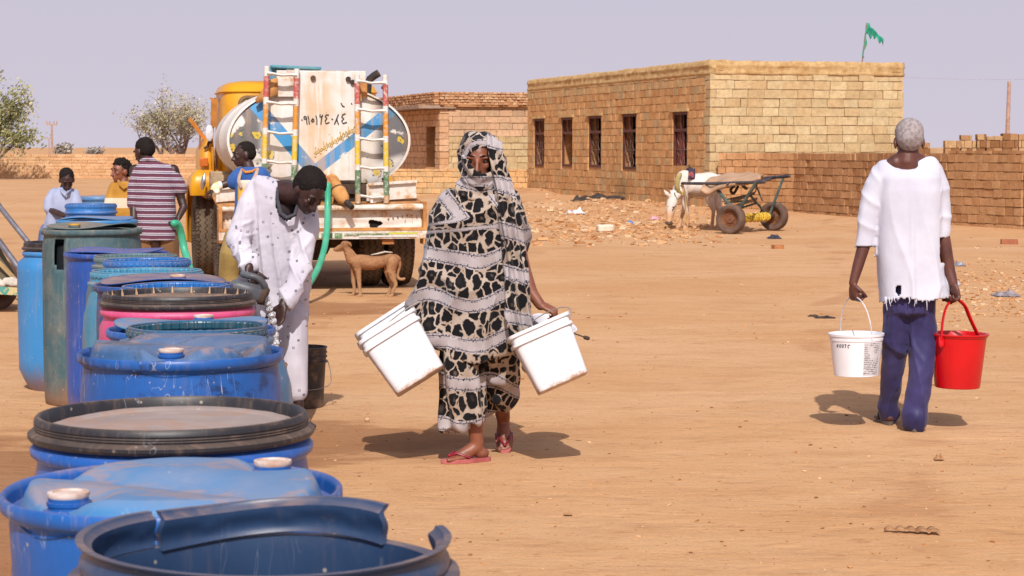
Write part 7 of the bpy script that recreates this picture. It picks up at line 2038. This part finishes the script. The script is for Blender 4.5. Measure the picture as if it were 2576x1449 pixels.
def item(name, label, cat, px, py, fn, mat, d=None, voxel=None, disp=None, smooth=True, solid=0):
    d = d or GD(py); x = (px - CX) / FPX * d; z = gz(x, d); m = MB(); fn(m, V((x, d, z)))
    if voxel: o = fused(m, name, mat, None, voxel, 2, disp=disp)
    else: o = build(m, name, mat, None, smooth=smooth, solid=solid)
    tag(o, label, cat); return o
def rumple(w_, dp, h, seed):
    def f(m, p):
        def g_(u, v):
            x = (u - .5) * w_; y = (v - .5) * dp; e = min(1, 4 * min(u, 1 - u)) * min(1, 4 * min(v, 1 - v))
            return p + V((x + .1 * w_ * noise.noise(V((u * 4, v * 4, seed))), y + .1 * dp * noise.noise(V((u * 4, v * 4, seed + 3))), .006 + h * e * (.5 + noise.noise(V((u * 5, v * 5, seed + 9)))) * 1.0 + h * .3 * abs(noise.noise(V((u * 11, v * 11, seed))))))
        m.grid(g_, 22, 12)
    return f
BLKC = simple('black_burnt_rag', srgb(44, 38, 38), .95, c2=srgb(80, 66, 58), ns=12)
item('burnt_rag', 'black burnt rags lying along the foot of the brick building', 'rag', 1510, 522, rumple(1.25, .7, .11, 1), BLKC)
item('rag', 'smaller dark rag lying left of the burnt rags near the building foot', 'rag', 1462, 532, rumple(.5, .5, .10, 2), BLKC)
item('stone_block', 'pale whitish stone block lying on the sand before the rubble', 'block', 1523, 585, lambda m, p: m.box(p + V((0, 0, .07)), (.30, .22, .14), Matrix.Rotation(.2, 3, 'Z')), simple('pale_stone', srgb(236, 218, 196, .9), .9, bump=.6, bs=14), smooth=False).modifiers.new('b', 'BEVEL').width = .03
item('rag', 'thin dark rag on open sand right of the pails, left of the old man', 'rag', 2078, 798, rumple(.19, .10, .016, 3), BLKC)
item('rag', 'shorter dark scrap just left of the thin dark rag on open sand', 'rag', 2048, 794, rumple(.10, .07, .014, 4), BLKC)
item('rag', 'small dark cloth scrap on the sand in front of the cart wheel', 'rag', 1948, 601, rumple(.24, .3, .07, 5), simple('navy_rag', srgb(60, 58, 74), .9))
CARD = simple('brown_cardboard', srgb(196, 148, 104, .8), .9, c2=srgb(150, 104, 68, .8), ns=14, bump=.5)
def strip_(m, p):
    def g_(u, v):
        x = -.105 + .21 * u; return p + V((x, .05 * (1 - u) - .02 + (v - .5) * .05 * (.4 + u), .006 + .014 * abs(math.sin(u * 16)) + .006 * v))
    m.grid(g_, 24, 3)
item('cardboard_scrap', 'torn corrugated cardboard strip in the foreground, lower right', 'cardboard', 2305, 1342, strip_, CARD, solid=.002)
item('leaf_scrap', 'curled dry brown scrap lying to the right below the old man', 'scrap', 2371, 1158, rumple(.045, .05, .022, 6), CARD, solid=.002)
item('leaf_scrap', 'small flat brown scrap lying right of the woman below her shadow', 'scrap', 1430, 1297, rumple(.035, .04, .006, 7), CARD)
item('plastic_bag', 'crumpled grey plastic bag on the sand beyond the red bucket', 'plastic bag', 2412, 668, rumple(.19, .25, .05, 8), simple('grey_plastic', srgb(150, 146, 156, .8), .4))
item('plastic_bag', 'larger crumpled grey and white plastic at the right edge of the sand', 'plastic bag', 2532, 741, rumple(.26, .35, .05, 9), simple('grey_white_plastic', srgb(170, 160, 166, .8), .4, c2=srgb(110, 96, 90), ns=20))
item('plastic_bag', 'white crumpled plastic lying in the rubble, left of the donkey', 'plastic bag', 1448, 552, rumple(.4, .6, .12, 10), simple('white_plastic_bag', srgb(232, 230, 236, .9), .5))
item('plastic_bag', 'small blue plastic scrap in the rubble before the donkey muzzle', 'plastic bag', 1585, 566, rumple(.14, .25, .06, 11), simple('blue_plastic_bag', srgb(90, 130, 200, .9), .5))
item('plastic_bag', 'pink plastic scrap in the rubble close to the donkey head', 'plastic bag', 1648, 558, rumple(.22, .3, .08, 12), simple('pink_plastic_bag', srgb(230, 170, 180, .9), .5))
item('brick', 'single brown brick lying flat in the middle distance under the cart', 'brick', 1957, 628, lambda m, p: m.box(p + V((0, 0, .03)), (.16, .12, .06), Matrix.Rotation(.3, 3, 'Z')), simple('loose_brick', srgb(196, 130, 84, .8), .9), smooth=False)
item('brick', 'reddish brick by the foot of the curving wall, right of the old man', 'brick', 2540, 614, lambda m, p: m.box(p + V((0, 0, .04)), (.26, .14, .08), Matrix.Rotation(-.1, 3, 'Z')), simple('loose_red_brick', srgb(176, 110, 80, .8), .9), smooth=False)
item('stone', 'small pale stone on the sand between the black bucket and the woman', 'stone', 921, 1060, lambda m, p: m.ell(p + V((0, 0, .01)), (.016, .014, .012), None, 8, 6), simple('cream_stone', srgb(230, 196, 150, .85), .9))
